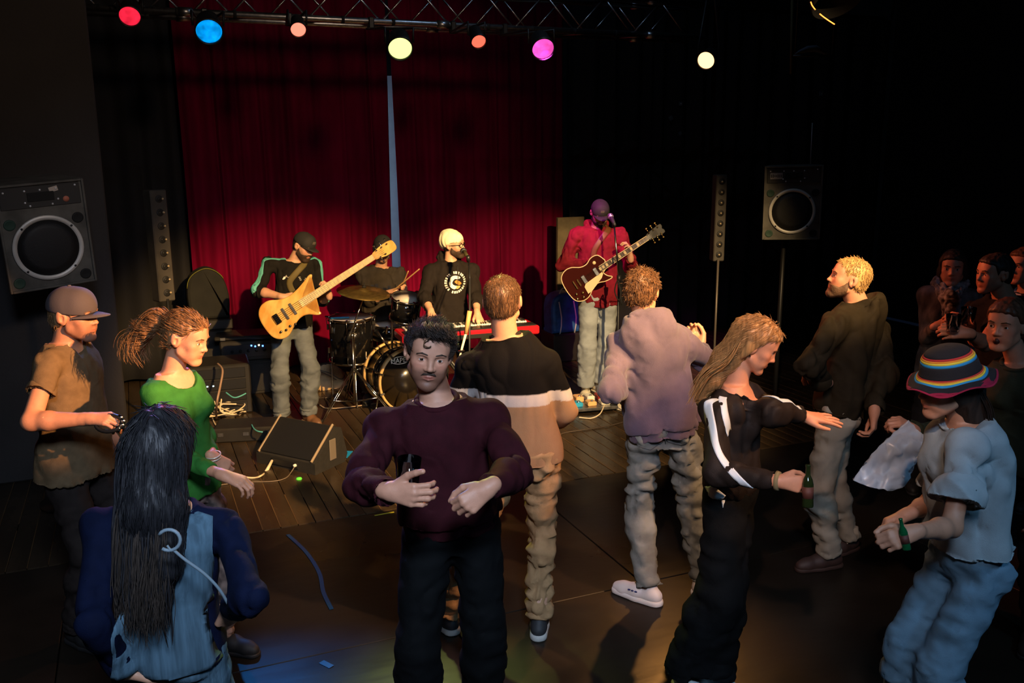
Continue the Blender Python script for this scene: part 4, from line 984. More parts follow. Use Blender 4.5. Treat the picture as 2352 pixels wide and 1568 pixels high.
class Sdf:
    def __init__(s): s.ops = []
    def copy(s): q = Sdf(); q.ops = list(s.ops); return q
    def cone(s, a, b, ra, rb=None, k=0.01, op='add'):
        a, b = np.asarray(a, float), np.asarray(b, float); rb = ra if rb is None else rb; R = max(ra, rb)
        ba = b-a; L2 = max(ba@ba, 1e-9)
        def fn(X, Y, Z):
            x, y, z = X-a[0], Y-a[1], Z-a[2]
            t = np.clip((x*ba[0]+y*ba[1]+z*ba[2])/L2, 0, 1)
            return np.sqrt((x-t*ba[0])**2+(y-t*ba[1])**2+(z-t*ba[2])**2)-(ra+(rb-ra)*t)
        s.ops.append((op, fn, np.minimum(a, b)-R, np.maximum(a, b)+R, k)); return s
    def ell(s, c, r, R=None, k=0.01, op='add'):
        c, r = np.asarray(c, float), np.asarray(r, float); R = np.eye(3) if R is None else np.asarray(R, float)
        ext = np.sqrt((R**2) @ (r**2))
        def fn(X, Y, Z):
            x, y, z = X-c[0], Y-c[1], Z-c[2]
            q = [x*R[0, i]+y*R[1, i]+z*R[2, i] for i in range(3)]
            k0 = np.sqrt(sum((q[i]/r[i])**2 for i in range(3))); k1 = np.sqrt(sum((q[i]/r[i]**2)**2 for i in range(3)))
            return k0*(k0-1)/np.maximum(k1, 1e-6)
        s.ops.append((op, fn, c-ext, c+ext, k)); return s
    def tube(s, o, R, zs, ws, ds, k=0.02, op='add', bend=0.0, sx=None, sy=None, p=2.3):
        """elliptic profile along R[:,2] from o; half widths ws along R[:,0], ds along R[:,1]"""
        o = np.asarray(o, float); zs = np.asarray(zs, float); ws = np.asarray(ws, float); ds = np.asarray(ds, float)
        zz = np.linspace(zs[0], zs[-1], 60)
        def sm(v):
            v = np.interp(zz, zs, v); ke = np.array([1, 4, 6, 4, 1])/16
            for _ in range(4): v = np.convolve(np.pad(v, 2, mode='edge'), ke, 'valid')
            return v
        W, D_ = sm(ws), sm(ds)
        OX = sm(np.asarray(sx)) if sx is not None else np.zeros(60); OY = sm(np.asarray(sy)) if sy is not None else np.zeros(60)
        m_ = max(ws.max()+abs(OX).max(), ds.max()+abs(OY).max())+0.01
        a = o+R[:, 2]*zs[0]; b = o+R[:, 2]*zs[-1]
        def fn(X, Y, Z):
            x, y, z = X-o[0], Y-o[1], Z-o[2]
            qx, qy, qz = [x*R[0, i]+y*R[1, i]+z*R[2, i] for i in range(3)]
            w_ = np.interp(qz, zz, W); d_ = np.interp(qz, zz, D_)
            qx = qx-np.interp(qz, zz, OX); qy = qy-np.interp(qz, zz, OY)
            r = (np.abs(qx/w_)**p+np.abs(qy/d_)**p)**(1/p)
            dd = (r-1)*np.minimum(w_, d_)
            cap = np.maximum(zs[0]-qz, qz-zs[-1])
            return np.maximum(dd, cap)
        s.ops.append((op, fn, np.minimum(a, b)-m_, np.maximum(a, b)+m_, k)); return s
    def fn(s, op, f, lo=None, hi=None, k=0.004):
        s.ops.append((op, f, lo, hi, k)); return s
    def off(s, d): s.ops.append(('off', d, None, None, 0)); return s
    def build(s, h, region=None, adapt=0.0):
        adds = [o for o in s.ops if o[0] == 'add']
        off = sum(o[1] for o in s.ops if o[0] == 'off')
        lo = np.min([o[2] for o in adds], 0)-3*h-max(0, off); hi = np.max([o[3] for o in adds], 0)+3*h+max(0, off)
        if region is not None: lo = np.maximum(lo, region[0]); hi = np.minimum(hi, region[1])
        n = np.ceil((hi-lo)/h).astype(int)+1
        ax = [lo[i]+h*np.arange(n[i]) for i in range(3)]
        a = np.full(n, 1.0, np.float32)
        for op, f, l, u, k in s.ops:
            if op == 'off': a -= f; continue
            if l is None: sl = [slice(0, n[i]) for i in range(3)]
            else:
                pad = k+4*h+max(0, off)
                sl = [slice(int(max(0, math.floor((l[i]-pad-lo[i])/h))), int(max(0, min(n[i], math.ceil((u[i]+pad-lo[i])/h)+1)))) for i in range(3)]
                if any(q.stop <= q.start for q in sl): continue
            X = ax[0][sl[0]][:, None, None]; Y = ax[1][sl[1]][None, :, None]; Z = ax[2][sl[2]][None, None, :]
            b = f(X, Y, Z); c = a[tuple(sl)]
            kk = max(k, 1e-5)
            if op == 'add':
                t = np.clip(0.5+0.5*(c-b)/kk, 0, 1); r = c*(1-t)+b*t-kk*t*(1-t)
            elif op == 'sub':
                t = np.clip(0.5-0.5*(c+b)/kk, 0, 1); r = c*(1-t)-b*t+kk*t*(1-t)
            else:   # 'int'
                t = np.clip(0.5-0.5*(b-c)/kk, 0, 1); t = 1-t; t = np.clip(0.5+0.5*(b-c)/kk, 0, 1); r = c*(1-t)+b*t+kk*t*(1-t)
            a[tuple(sl)] = r
        a[0], a[-1], a[:, 0], a[:, -1], a[:, :, 0], a[:, :, -1] = 1, 1, 1, 1, 1, 1
        np.clip(a, -0.25, 0.25, out=a)
        g = openvdb.FloatGrid(0.25); g.copyFromArray(a)
        P, T, Q = g.convertToPolygons(isovalue=0.0, adaptivity=adapt)
        return np.asarray(P, float)*h+lo, np.asarray(T), np.asarray(Q)

def mesh_from(name, P, T, Q, material, parent=None, flip=True, disp=None, colfn=None, dec=None, **tags):
    me = bpy.data.meshes.new(name)
    T = np.asarray(T, np.int32).reshape(-1, 3); Q = np.asarray(Q, np.int32).reshape(-1, 4)
    if flip: T, Q = T[:, ::-1], Q[:, ::-1]
    me.vertices.add(len(P)); me.vertices.foreach_set('co', P.astype(np.float32).ravel())
    nl = T.size+Q.size; me.loops.add(nl); me.loops.foreach_set('vertex_index', np.concatenate([T.ravel(), Q.ravel()]).astype(np.int32))
    npoly = len(T)+len(Q); me.polygons.add(npoly)
    tot = np.concatenate([np.full(len(T), 3), np.full(len(Q), 4)]); st = np.concatenate([[0], np.cumsum(tot)[:-1]])
    me.polygons.foreach_set('loop_start', st.astype(np.int32)); me.polygons.foreach_set('loop_total', tot.astype(np.int32))
    me.update(calc_edges=True); me.validate()
    me.polygons.foreach_set('use_smooth', np.ones(len(me.polygons), bool))
    nrm = np.zeros(len(me.vertices)*3, np.float32); me.vertices.foreach_get('normal', nrm); nrm = nrm.reshape(-1, 3)
    if disp is not None:
        P2 = P+nrm*disp(P, nrm)[:, None]
        me.vertices.foreach_set('co', P2.astype(np.float32).ravel()); me.update()
    if colfn is not None:
        c = colfn(P); c = np.concatenate([c, np.ones((len(c), 1))], 1)
        at = me.color_attributes.new('tint', 'FLOAT_COLOR', 'POINT'); at.data.foreach_set('color', c.astype(np.float32).ravel())
    me.materials.append(material)
    o = bpy.data.objects.new(name, me); link(o); setpar(o, parent)
    if tags: tag(o, **tags)
    return o

def cloth_disp(seed, amp=0.006, fr=9.0, stretch=(1, 1, 0.55), ax=None, lo=0.006):
    def f(P, N):
        q = P*np.array(stretch)*fr
        wv = np.stack([vnoise(q*0.8+5, seed+1), vnoise(q*0.8+11, seed+2), vnoise(q*0.8+17, seed+3)], 1)*1.6
        r1 = 1-np.abs(2*vnoise(q+wv, seed)-1)
        r2 = 1-np.abs(2*vnoise(q*2.1+wv*1.6, seed+7)-1)
        m_ = 0.35+1.3*vnoise(P*3.1, seed+9)
        return np.maximum(amp*m_*((r1**2.6-0.22)*1.7+(r2**2.4-0.25)*0.9), -lo)
    return f

# ------------------------------------------------------------------ head, in centimetres: x to the person's left, y forward, z up
def head_local(fem=0, ears=True, jaw=1.0, nose=1.0):
    """list of ops (kind, args in cm)"""
    w_ = 0.95 if fem else 1.0
    L = []
    c = lambda a, b, ra, rb=None, k=1.0, op='add': L.append(('cone', a, b, ra, ra if rb is None else rb, k, op))
    e = lambda c0, r, k=1.0, op='add', rot=None: L.append(('ell', c0, r, k, op))
    e((0, -1.3, 3.0), (7.5*w_, 9.3, 8.3))
    e((0, 2.6, -2.8), (5.9*w_, 6.4, 7.6), 3.0)
    e((0, 5.0, 3.6), (5.8*w_, 3.4, 4.6), 2.5)                 # forehead
    for s_ in (-1, 1):
        c((5.3*w_*s_, 0.8, -5.6), (2.2*s_*jaw, 6.2, -9.6), 1.7, 1.6, 2.4)
        e((4.3*s_*w_, 5.2, -2.0), (2.0, 2.2, 2.0), 1.8)       # cheekbone
        e((3.4*s_*w_, 5.4, -5.6), (2.2, 2.4, 2.6), 1.6)       # cheek
    e((0, 7.0, -9.9), (2.4*jaw, 1.7, 1.7), 1.6)               # chin
    c((-3.2, 7.55, 1.7), (3.2, 7.55, 1.7), 1.0 if fem else 1.15, None, 1.3)   # brow
    for s_ in (-1, 1):
        e((3.1*s_, 9.0, -0.1), (2.0, 1.6, 1.25), 0.9, 'sub')
        e((3.15*s_, 6.9, -0.1), (1.55, 1.35, 1.3), 0.3)       # lids
        L.append(('ell', (3.15*s_, 8.4, -0.12), (1.3, 1.2, 0.36), 0.12, 'sub'))
    c((0, 8.0, 1.2), (0, 9.6*nose, -2.7), 0.72, 0.85, 0.9)
    e((0, 9.75*nose, -3.1), (1.15, 1.05, 0.85), 0.6)
    for s_ in (-1, 1): e((1.25*s_, 8.75, -3.4), (0.8, 0.95, 0.7), 0.5)
    e((0, 6.9, -6.2), (2.7, 1.2, 2.0), 1.0)                  # muzzle
    c((-2.2, 7.9, -5.9), (-0.4, 8.65, -5.95), 0.34, 0.5, 0.3); c((2.2, 7.9, -5.9), (0.4, 8.65, -5.95), 0.34, 0.5, 0.3)
    c((-1.7, 8.05, -6.75), (0, 8.45, -7.0), 0.4, 0.5, 0.3); c((1.7, 8.05, -6.75), (0, 8.45, -7.0), 0.4, 0.5, 0.3)
    L.append(('cone', (-2.3, 8.5, -6.25), (0, 9.1, -6.5), 0.17, 0.17, 0.2, 'sub')); L.append(('cone', (2.3, 8.5, -6.25), (0, 9.1, -6.5), 0.17, 0.17, 0.2, 'sub'))
    if ears:
        for s_ in (-1, 1):
            e((7.35*s_*w_, -0.8, -0.6), (0.9, 1.9, 3.1), 0.5); e((8.35*s_*w_, -1.7, 0.1), (0.6, 1.5, 2.7), 0.5)
            e((8.3*s_*w_, -0.4, -0.4), (0.6, 0.8, 1.4), 0.3, 'sub')
    return L

def put_local(S, L, M4, sc):
    """add local centimetre ops to an Sdf through a rotation + translation + scale"""
    R = np.array([[M4[i][j] for j in range(3)] for i in range(3)]); T = np.array([M4[i][3] for i in range(3)]); q = 0.01*sc
    for o in L:
        if o[0] == 'cone': S.cone(R @ (A(*o[1])*q)+T, R @ (A(*o[2])*q)+T, o[3]*q, o[4]*q, o[5]*q, o[6])
        else: S.ell(R @ (A(*o[1])*q)+T, A(*o[2])*q, R, o[3]*q, o[4])
    return S

def local_fn(M4, sc, f):
    """wrap a function of local centimetre coordinates into a world field"""
    R = np.array([[M4[i][j] for j in range(3)] for i in range(3)]); T = np.array([M4[i][3] for i in range(3)]); q = 0.01*sc
    def g(X, Y, Z):
        x, y, z = X-T[0], Y-T[1], Z-T[2]
        return f((x*R[0, 0]+y*R[1, 0]+z*R[2, 0])/q, (x*R[0, 1]+y*R[1, 1]+z*R[2, 1])/q, (x*R[0, 2]+y*R[1, 2]+z*R[2, 2])/q)*q
    return g

def loc(M4, sc, p):
    R = np.array([[M4[i][j] for j in range(3)] for i in range(3)]); T = np.array([M4[i][3] for i in range(3)])
    return (np.atleast_2d(p)*0.01*sc) @ R.T+T
def unloc(M4, sc, P):
    R = np.array([[M4[i][j] for j in range(3)] for i in range(3)]); T = np.array([M4[i][3] for i in range(3)])
    return (P-T) @ R/(0.01*sc)

def rotz(a): c, s = math.cos(a), math.sin(a); return np.array([[c, -s, 0], [s, c, 0], [0, 0, 1]])
def head_matrix(pos, yaw, pitch=0, roll=0):
    """yaw 0 = face the camera, + = face the right of the picture; pitch + = look down; roll + = top of head tips to picture right"""
    a = math.radians(yaw)
    fwd = -FH*math.cos(a)+RH*math.sin(a)
    left = np.cross(UP, fwd)                                # person's left
    B = np.stack([left, fwd, UP], 1)
    p = math.radians(-pitch); Rp = np.array([[1, 0, 0], [0, math.cos(p), -math.sin(p)], [0, math.sin(p), math.cos(p)]])
    r = math.radians(roll); Rr = np.array([[math.cos(r), 0, math.sin(r)], [0, 1, 0], [-math.sin(r), 0, math.cos(r)]])
    B = B @ Rp @ Rr
    M = [[B[i][0], B[i][1], B[i][2], pos[i]] for i in range(3)]
    return M

# ------------------------------------------------------------------ hand
def hand_ops(S, wrist, direction, dorsal, side, sc=1.0, curl=(0.5, 0.6, 0.5), thumb=0.5, spread=1.0, fingers=None, h=0.004):
    """side +1: thumb on the +y side; direction = towards the fingers, dorsal = out of the back of the hand"""
    x = unit(direction); z = unit(np.asarray(dorsal)-x*np.dot(dorsal, x)); y = np.cross(z, x)*side
    q = lambda a, b, c: np.asarray(wrist)+(x*a+y*b+z*c)*sc
    k = 0.011*sc
    S.cone(q(-0.02, 0, 0), q(0.02, 0, 0), 0.026*sc, 0.024*sc, 0.015)
    S.cone(q(0.01, 0.012, 0), q(0.085, 0.026, 0.0), 0.019*sc, 0.0125*sc, k)
    S.cone(q(0.01, 0.004, 0), q(0.090, 0.008, 0.002), 0.019*sc, 0.0130*sc, k)
    S.cone(q(0.01, -0.006, 0), q(0.086, -0.011, 0.0), 0.019*sc, 0.0125*sc, k)
    S.cone(q(0.01, -0.012, 0), q(0.078, -0.029, -0.002), 0.018*sc, 0.0115*sc, k)
    S.cone(q(0.01, 0.012, -0.008), q(0.045, 0.030, -0.012), 0.017*sc, 0.015*sc, k)
    F_ = [(0.090, 0.027, (0.043, 0.026, 0.021), 0.0098, 0.09), (0.095, 0.0085, (0.047, 0.029, 0.022), 0.0100, 0.02), (0.091, -0.0105, (0.044, 0.027, 0.021), 0.0095, -0.05), (0.082, -0.029, (0.034, 0.020, 0.018), 0.0084, -0.13)]
    for i, (fx, fy, ls, r, sp) in enumerate(F_):
        cu_ = curl if fingers is None else fingers[i]
        a = 0.0; p0 = (fx, fy, 0.0); sp = sp*spread; rr = r
        for j in range(3):
            a += cu_[j]; L = ls[j]
            p1 = (p0[0]+L*math.cos(a)*math.cos(sp), p0[1]+L*math.cos(a)*math.sin(sp)*1.0+0*L, p0[2]-L*math.sin(a))
            S.cone(q(*p0), q(*p1), rr*sc, rr*0.9*sc, 0.0035 if j else 0.006); p0 = p1; rr *= 0.92
    a = thumb
    p0 = (0.030, 0.030, -0.010)
    p1 = (p0[0]+0.040*math.cos(0.65), p0[1]+0.040*math.sin(0.65)*(1-a*0.45), p0[2]-0.022*a)
    p2 = (p1[0]+0.032*math.cos(0.35), p1[1]+0.030*math.sin(0.35)*(1-1.6*a), p1[2]-0.026*a)
    p3 = (p2[0]+0.024, p2[1]-0.020*a+0.004, p2[2]-0.012*a)
    S.cone(q(*p0), q(*p1), 0.0145*sc, 0.0125*sc, 0.008); S.cone(q(*p1), q(*p2), 0.0118*sc, 0.0105*sc, 0.004); S.cone(q(*p2), q(*p3), 0.0102*sc, 0.0085*sc, 0.004)

def ik2(a, c, l1, l2, pole):
    """joint between a and c with bone lengths l1,l2 bending towards pole"""
    a, c = np.asarray(a, float), np.asarray(c, float); d = c-a; L = np.linalg.norm(d); u = d/(L+1e-9)
    if L >= l1+l2*0.999:
        return a+u*L*l1/(l1+l2), L/(l1+l2)
    x = (l1*l1-l2*l2+L*L)/(2*L); hgt = math.sqrt(max(l1*l1-x*x, 0))
    p = np.asarray(pole, float)-u*np.dot(pole, u)
    return a+u*x+unit(p)*hgt, L/(l1+l2)

def reach(parent, px, py, L, sgn, lim=None):
    """point on the ray through the pixel at distance L from parent; sgn>0 = towards the camera"""
    d = ray(px, py); d = d/np.linalg.norm(d); oc = CC-parent
    b = oc @ d; c = oc @ oc-L*L; disc = b*b-c
    if disc <= 0: return CC+d*(-b), math.sqrt(c-b*b+L*L)/L
    return CC+d*(-b-(math.sqrt(disc) if sgn > 0 else -math.sqrt(disc))), 1.0

M_skin = mat('skin', (0.96, 0.96, 0.96), 0.5, attr='tint', noise=0.04, nscale=(60, 60, 60), bump=0.0004, bscale=(300, 300, 300))
_b = M_skin.node_tree.nodes['Principled BSDF']
M_sclera = mat('eye_white', (0.62, 0.58, 0.55), 0.2); M_iris = mat('dark_iris', (0.03, 0.015, 0.008), 0.15)
SKIN = A(0.56, 0.30, 0.19)

HAIRM = {}
def hair_mat(name, c, dark=0.45, rough=0.42, sc=(90, 90, 6)):
    return mat('hair_'+name, tuple(x*dark for x in c), rough, color2=c, nscale=sc, bump=0.0015, bscale=(sc[0]*1.4, sc[1]*1.4, sc[2]), detail=5, spec=0.35)

def strands(name, paths, r, material, parent, seed=0, per=10, jit=0.012, n=5):
    """thin tapering hair locks following guide paths"""
    rs = np.random.RandomState(seed); b = MB()
    for pth in paths:
        pth = catmull(pth, n); N = len(pth)
        for k in range(per):
            o = rs.normal(0, jit, 3); ph = rs.uniform(0, 6.3); wv = rs.uniform(0.2, 1.0)*jit; ln = rs.uniform(0.75, 1.0); m_ = max(4, int(N*ln))
            q = [p+o*(0.35+0.9*i/N)+A(math.sin(i*0.5+ph), math.cos(i*0.4+ph), 0)*wv*i/N for i, p in enumerate(pth[:m_])]
            rr = [r*(0.5+0.9*math.sin(math.pi*min(1, (i+1)/m_)**0.6)) for i in range(m_)]; rr[-1] = r*0.12
            b.tube(q, rr, 4, flat=0.5, cap=False)
    o = b.build(name, material, parent, fix=False); return o
# ------------------------------------------------------------------ people
from mathutils.bvhtree import BVHTree
def bvh_of(o):
    me = o.data; n = len(me.vertices); co = np.zeros(n*3, np.float32); me.vertices.foreach_get('co', co); co = co.reshape(-1, 3)
    return BVHTree.FromPolygons([Vector(c) for c in co], [tuple(p.vertices) for p in me.polygons])
def cast(bv, p, d, far=0.35, off=0.0025):
    d = unit(d); h = bv.ray_cast(Vector(p)+Vector(d)*far, -Vector(d), far*1.6)
    return None if h[0] is None else np.array(h[0])+d*off
def ribbon(name, bv, pts, dirs, width, material, parent, off=0.003, n=5, rows=5):
    P = catmull(pts, n) if len(pts) > 2 else [np.array(p) for p in pts]; Dn = catmull(dirs, n) if len(pts) > 2 else [np.array(p) for p in dirs]
    wd = catmull([[w_] for w_ in width], n) if not np.isscalar(width) else None
    N = len(P); vs = []; last = None
    for i in range(N):
        t = P[min(i+1, N-1)]-P[max(i-1, 0)]; d = unit(Dn[i]); lat = unit(np.cross(t, d)); row = []
        ww = width if wd is None else float(wd[i][0])
        for j in range(rows):
            q = P[i]+lat*ww*(j/(rows-1)-0.5); h = cast(bv, q, d, off=off)
            row.append(h)
        ok = [h for h in row if h is not None]
        if not ok: continue
        else: row = [h if h is not None else min(ok, key=lambda z: np.linalg.norm(z-(P[i]))) for h in row]
        vs += row
    N = len(vs)//rows
    b = MB(); b._add(vs, [(i*rows+j, i*rows+j+1, (i+1)*rows+j+1, (i+1)*rows+j) for i in range(N-1) for j in range(rows-1)], True)
    o = b.build(name, material, parent, fix=False); so = o.modifiers.new('thickness', 'SOLIDIFY'); so.thickness = 0.0025; so.offset = 0.0
    return o
def project(o, bv, d, off=0.004):
    for v in o.data.vertices:
        h = cast(bv, np.array(v.co), d, off=off)
        if h is not None: v.co = h
    return o

def tufts(o, MH, hsc, hair, root, seed):
    """short locks growing out of the scalp surface, combed along a flow direction"""
    n, L, r, flow, lift = hair['tufts']; me = o.data; nv = len(me.vertices)
    co = np.zeros(nv*3, np.float32); me.vertices.foreach_get('co', co); co = co.reshape(-1, 3).astype(float)
    no = np.zeros(nv*3, np.float32); me.vertices.foreach_get('normal', no); no = no.reshape(-1, 3).astype(float)
    Rm = np.array([[MH[i][j] for j in range(3)] for i in range(3)]); loc_ = unloc(MH, hsc, co)
    rs = np.random.RandomState(seed+77); idx = rs.choice(nv, min(n, nv), replace=False); b = MB()
    crown = A(0, -5.5, 10.5)
    for i in idx:
        if loc_[i][2] > hair.get('tmax', 99) or abs(loc_[i][0]) > 6.0 and loc_[i][2] < 3.2 and -4 < loc_[i][1] < 3.5: continue
        nn = unit(no[i]); radial = unit(loc_[i]-crown); fl = A(*flow)*1.0+radial*hair.get('radial', 0.8)
        d = Rm @ fl; d = unit(d-nn*(d @ nn)+rs.normal(0, hair.get('mess', 0.25), 3)); l = L*rs.uniform(0.6, 1.2)
        p0 = co[i]-nn*0.003; p1 = p0+d*l*0.45+nn*l*lift; p2 = p0+d*l*0.95+nn*l*lift*0.8; p3 = p0+d*l*1.25+nn*l*lift*0.2
        b.tube([p0, p1, p2, p3], [r, r*1.1, r*0.8, r*0.1], 3, cap=False)
    b.build('hair_tufts', hair['mat'], root, fix=False)

M_cloth = {}
def cloth(name, c=(0.5, 0.5, 0.5), rough=0.85, noise=0.12, nsc=(25, 25, 25), bump=0.0009, bsc=(260, 260, 260), sheen=0.0, fold=0.010):
    new = name not in _mats
    M = mat(name, c, rough, noise=noise, nscale=nsc, bump=bump, bscale=bsc, sheen=sheen, spec=0.12)
    if new: folds(M, fold)
    return M
def folds(M, fold):
    """soft crumple relief under the weave"""
    nt = M.node_tree; b = nt.nodes['Principled BSDF']; old = b.inputs['Normal'].links[0].from_socket
    tc = nt.nodes.new('ShaderNodeTexCoord'); mp = nt.nodes.new('ShaderNodeMapping'); mp.inputs['Scale'].default_value = (8, 8, 8); mp.inputs['Rotation'].default_value = (0.5, 0.3, 0.2)
    nz = nt.nodes.new('ShaderNodeTexNoise'); nz.noise_type = 'RIDGED_MULTIFRACTAL'; nz.inputs['Scale'].default_value = 1.0; nz.inputs['Detail'].default_value = 2.2; nz.inputs['Distortion'].default_value = 1.2
    bp = nt.nodes.new('ShaderNodeBump'); bp.inputs['Strength'].default_value = 0.8; bp.inputs['Distance'].default_value = fold
    nt.links.new(tc.outputs['Object'], mp.inputs['Vector']); nt.links.new(mp.outputs[0], nz.inputs['Vector']); nt.links.new(nz.outputs[0], bp.inputs['Height'])
    nt.links.new(old, bp.inputs['Normal']); nt.links.new(bp.outputs[0], b.inputs['Normal'])

def person(label, D, head, neck, pel, tyaw, face, s=1.0, hs=1.0, fem=0, h=0.005, skin=(1, 1, 1), arms=None, sh=None, feet=None, footyaw=None,
           top=None, bottom=None, shoes=None, hair=None, beard=None, brows=None, lips=None, eyes=True, seated=None, seed=0, jaw=1.0, nose=1.0, group=None, bend=0.0, hip_w=0.088, leglen=1.0, shw=1.0, kneepole=None, pelz=0.945, adapt=0.03):
    sc = s
    def pt(q, dd=0.0):
        return PX(q[0], q[1], D+(q[2] if len(q) > 2 else dd))
    Hd, Nk, Pl = pt(head), pt(neck), pt(pel)
    if pelz: Pl = A(Pl[0], Pl[1], pelz*sc)
    root = empty('person', (Pl[0], Pl[1], 0.0), label, 'person', group)
    a = math.radians(tyaw); fwd = -FH*math.cos(a)+RH*math.sin(a)
    ax = unit(Nk-Pl); fy = unit(fwd-ax*(fwd@ax)); fx = np.cross(fy, ax); Rt = np.stack([fx, fy, ax], 1)
    Lt = float(np.linalg.norm(Nk-Pl)); q = sc
    info = dict(root=root, Rt=Rt, Pl=Pl, Nk=Nk, D=D)
    S = {}
    for sd, sg in (('R', 1), ('L', -1)):
        auto = Nk+fx*sg*(0.140 if fem else 0.160)*q*shw-ax*0.055*q
        if sh and sd in sh:
            v = sh[sd]; d_ = DD(auto)+(v[2] if len(v) > 2 else 0); auto = PX(v[0], v[1], d_)
        S[sd] = auto
    lu, lf = 0.285*q, 0.255*q
    E_, W_, Hn = {}, {}, {}
    for sd in ('R', 'L'):
        v = (arms or {}).get(sd)
        if v is None:
            E_[sd] = S[sd]+A(0, 0, -lu)+fx*(0.05 if sd == 'R' else -0.05); W_[sd] = E_[sd]+A(0, 0, -lf)+fwd*0.04; Hn[sd] = dict(dir=W_[sd]-E_[sd], dorsal=fx*(1 if sd == 'R' else -1))
            continue
        el = v['el']; E_[sd], r1 = reach(S[sd], el[0], el[1], lu, el[2])
        wr = v['wr']; W_[sd], r2 = reach(E_[sd], wr[0], wr[1], lf, wr[2])
        if 'wD' in v: W_[sd] = PX(wr[0], wr[1], v['wD'])
        if r1 > 1.08 or r2 > 1.08: print('ARM', label[:30], sd, round(r1, 2), round(r2, 2))
        hd = dict(v.get('hand', {}))
        hd['dir'] = rel(*hd['dir']) if 'dir' in hd else W_[sd]-E_[sd]
        hd['dorsal'] = rel(*hd['dorsal']) if 'dorsal' in hd else A(0, 0, 1)
        Hn[sd] = hd
    MH = head_matrix(Hd, *face)
    info.update(MH=MH, S=S, E=E_, W=W_)
    hsc = hs
    hl = head_local(fem, True, jaw, nose)
    # ---- body
    B = Sdf()
    wk = q*(0.93 if fem else 1.0)
    tz = np.array([-0.10, -0.06, 0.0, 0.14, 0.27, 0.39, 0.47, 0.52])*Lt/0.52
    tw = np.array([0.135, 0.16, 0.165, 0.130 if fem else 0.145, 0.145, 0.160, 0.150, 0.09])*wk; td = np.array([0.085, 0.105, 0.110, 0.095, 0.10, 0.112, 0.095, 0.06])*wk
    tw = tw-0.014; td = td-0.012; slv = (top or {}).get('sleeve', 1.0)
    oy = bend*np.array([0, 0, 0.1, 0.6, 1, 0.7, 0.2, 0])
    B.tube(Pl, Rt, tz, tw, td, 0.02, sy=oy)
    for sd, sg in (('R', 1), ('L', -1)):
        B.cone(Nk-ax*0.035, S[sd], 0.036*q, 0.038*q, 0.02)
        rr = 0.88 if fem else 1.0
        fa = 0.030 if slv > 0.85 else 0.041; M3 = E_[sd]*0.7+W_[sd]*0.3
        B.cone(S[sd], E_[sd], 0.038*q*rr, (0.030 if slv > 0.55 else 0.040)*q*rr, 0.02); B.cone(E_[sd], M3, (0.030 if slv > 0.6 else 0.040)*q*rr, fa*q*rr, 0.02); B.cone(M3, W_[sd], fa*q*rr, 0.026*q*rr, 0.02)
    put_local(B, hl, MH, hsc)
    nb = loc(MH, hsc, (0, -2.6, -4.5))[0]
    B.cone(nb, Nk+fy*0.0-ax*0.015, (0.045 if fem else 0.053)*hsc, (0.050 if fem else 0.060)*q, 0.014)
    for sd, sg in (('R', 1), ('L', -1)):
        hd = Hn[sd]
        hand_ops(B, W_[sd], hd['dir'], hd['dorsal'], sg*hd.get('side', 1), q*(0.92 if fem else 1.0), hd.get('curl', (0.4, 0.5, 0.35)), hd.get('thumb', 0.5), hd.get('spread', 1.0), hd.get('fingers'))
    P, T, Q = B.build(h, adapt=adapt)
    sk = SKIN*np.array(skin)
    lipc = np.array(lips if lips is not None else (0.80, 0.55, 0.55))
    def col(P):
        c = np.ones((len(P), 3)); L = unloc(MH, hsc, P)
        m_ = np.exp(-((L[:, 0]/2.3)**4+((L[:, 2]+6.3)/0.95)**4))*(L[:, 1] > 6.5); c = c*(1-m_[:, None])+lipc*m_[:, None]
        hd_ = (np.abs(L[:, 2]) < 14) & (np.abs(L[:, 0]) < 9) & (np.abs(L[:, 1]) < 12)
        m_ = np.exp(-(((np.abs(L[:, 0])-4.2)/2.2)**2+((L[:, 2]+2.5)/2)**2))*(L[:, 1] > 4)*hd_*0.6; c = c*(1-m_[:, None]*(1-A(1.1, 0.85, 0.85)))
        if beard is not None and beard.get('stubble'):
            m_ = np.clip((-2.8-L[:, 2])/2.0, 0, 1)*np.clip((L[:, 1]-(-0.5))/2, 0, 1)*hd_*beard['stubble']*np.clip((12.5+L[:, 2])/1.5, 0, 1)
            m_ = m_*(1-0.85*np.exp(-((L[:, 0]/2.3)**4+((L[:, 2]+6.3)/0.9)**4))); c = c*(1-m_[:, None])+np.array([0.32, 0.28, 0.27])*m_[:, None]
        return np.clip(c*sk, 0, 1)
    body = mesh_from('body', P, T, Q, M_skin, root, colfn=col)
    info['body'] = body
    if eyes:
        for s_ in (-1, 1):
            c0 = loc(MH, hsc, (3.15*s_, 6.95, -0.1))[0]
            Rm = np.array([[MH[i][j] for j in range(3)] for i in range(3)])
            Mx = zframe(c0, Rm[:, 1])
            MB().lathe([(0.0, -1.2), (0.9, -0.8), (1.2, 0), (1.04, 0.6), (0.58, 1.06)], Mx @ Matrix.Scale(0.01*hsc, 4), 14).build('eyeball', M_sclera, root)
            MB().lathe([(0.60, 1.05), (0.3, 1.19), (0, 1.22)], Mx @ Matrix.Scale(0.01*hsc, 4), 12).build('iris', M_iris, root)
    if brows is not None:
        Bq = Sdf(); Lb = []
        for s_ in (-1, 1): Lb += [('cone', (1.5*s_, 9.0, 1.85), (3.4*s_, 8.75, 2.3), 0.30, 0.32, 0.2, 'add'), ('cone', (3.4*s_, 8.75, 2.3), (5.2*s_, 7.6, 1.7), 0.32, 0.16, 0.2, 'add')]
        put_local(Bq, Lb, MH, hsc); P, T, Q = Bq.build(0.0022); mesh_from('eyebrows', P, T, Q, brows, root)
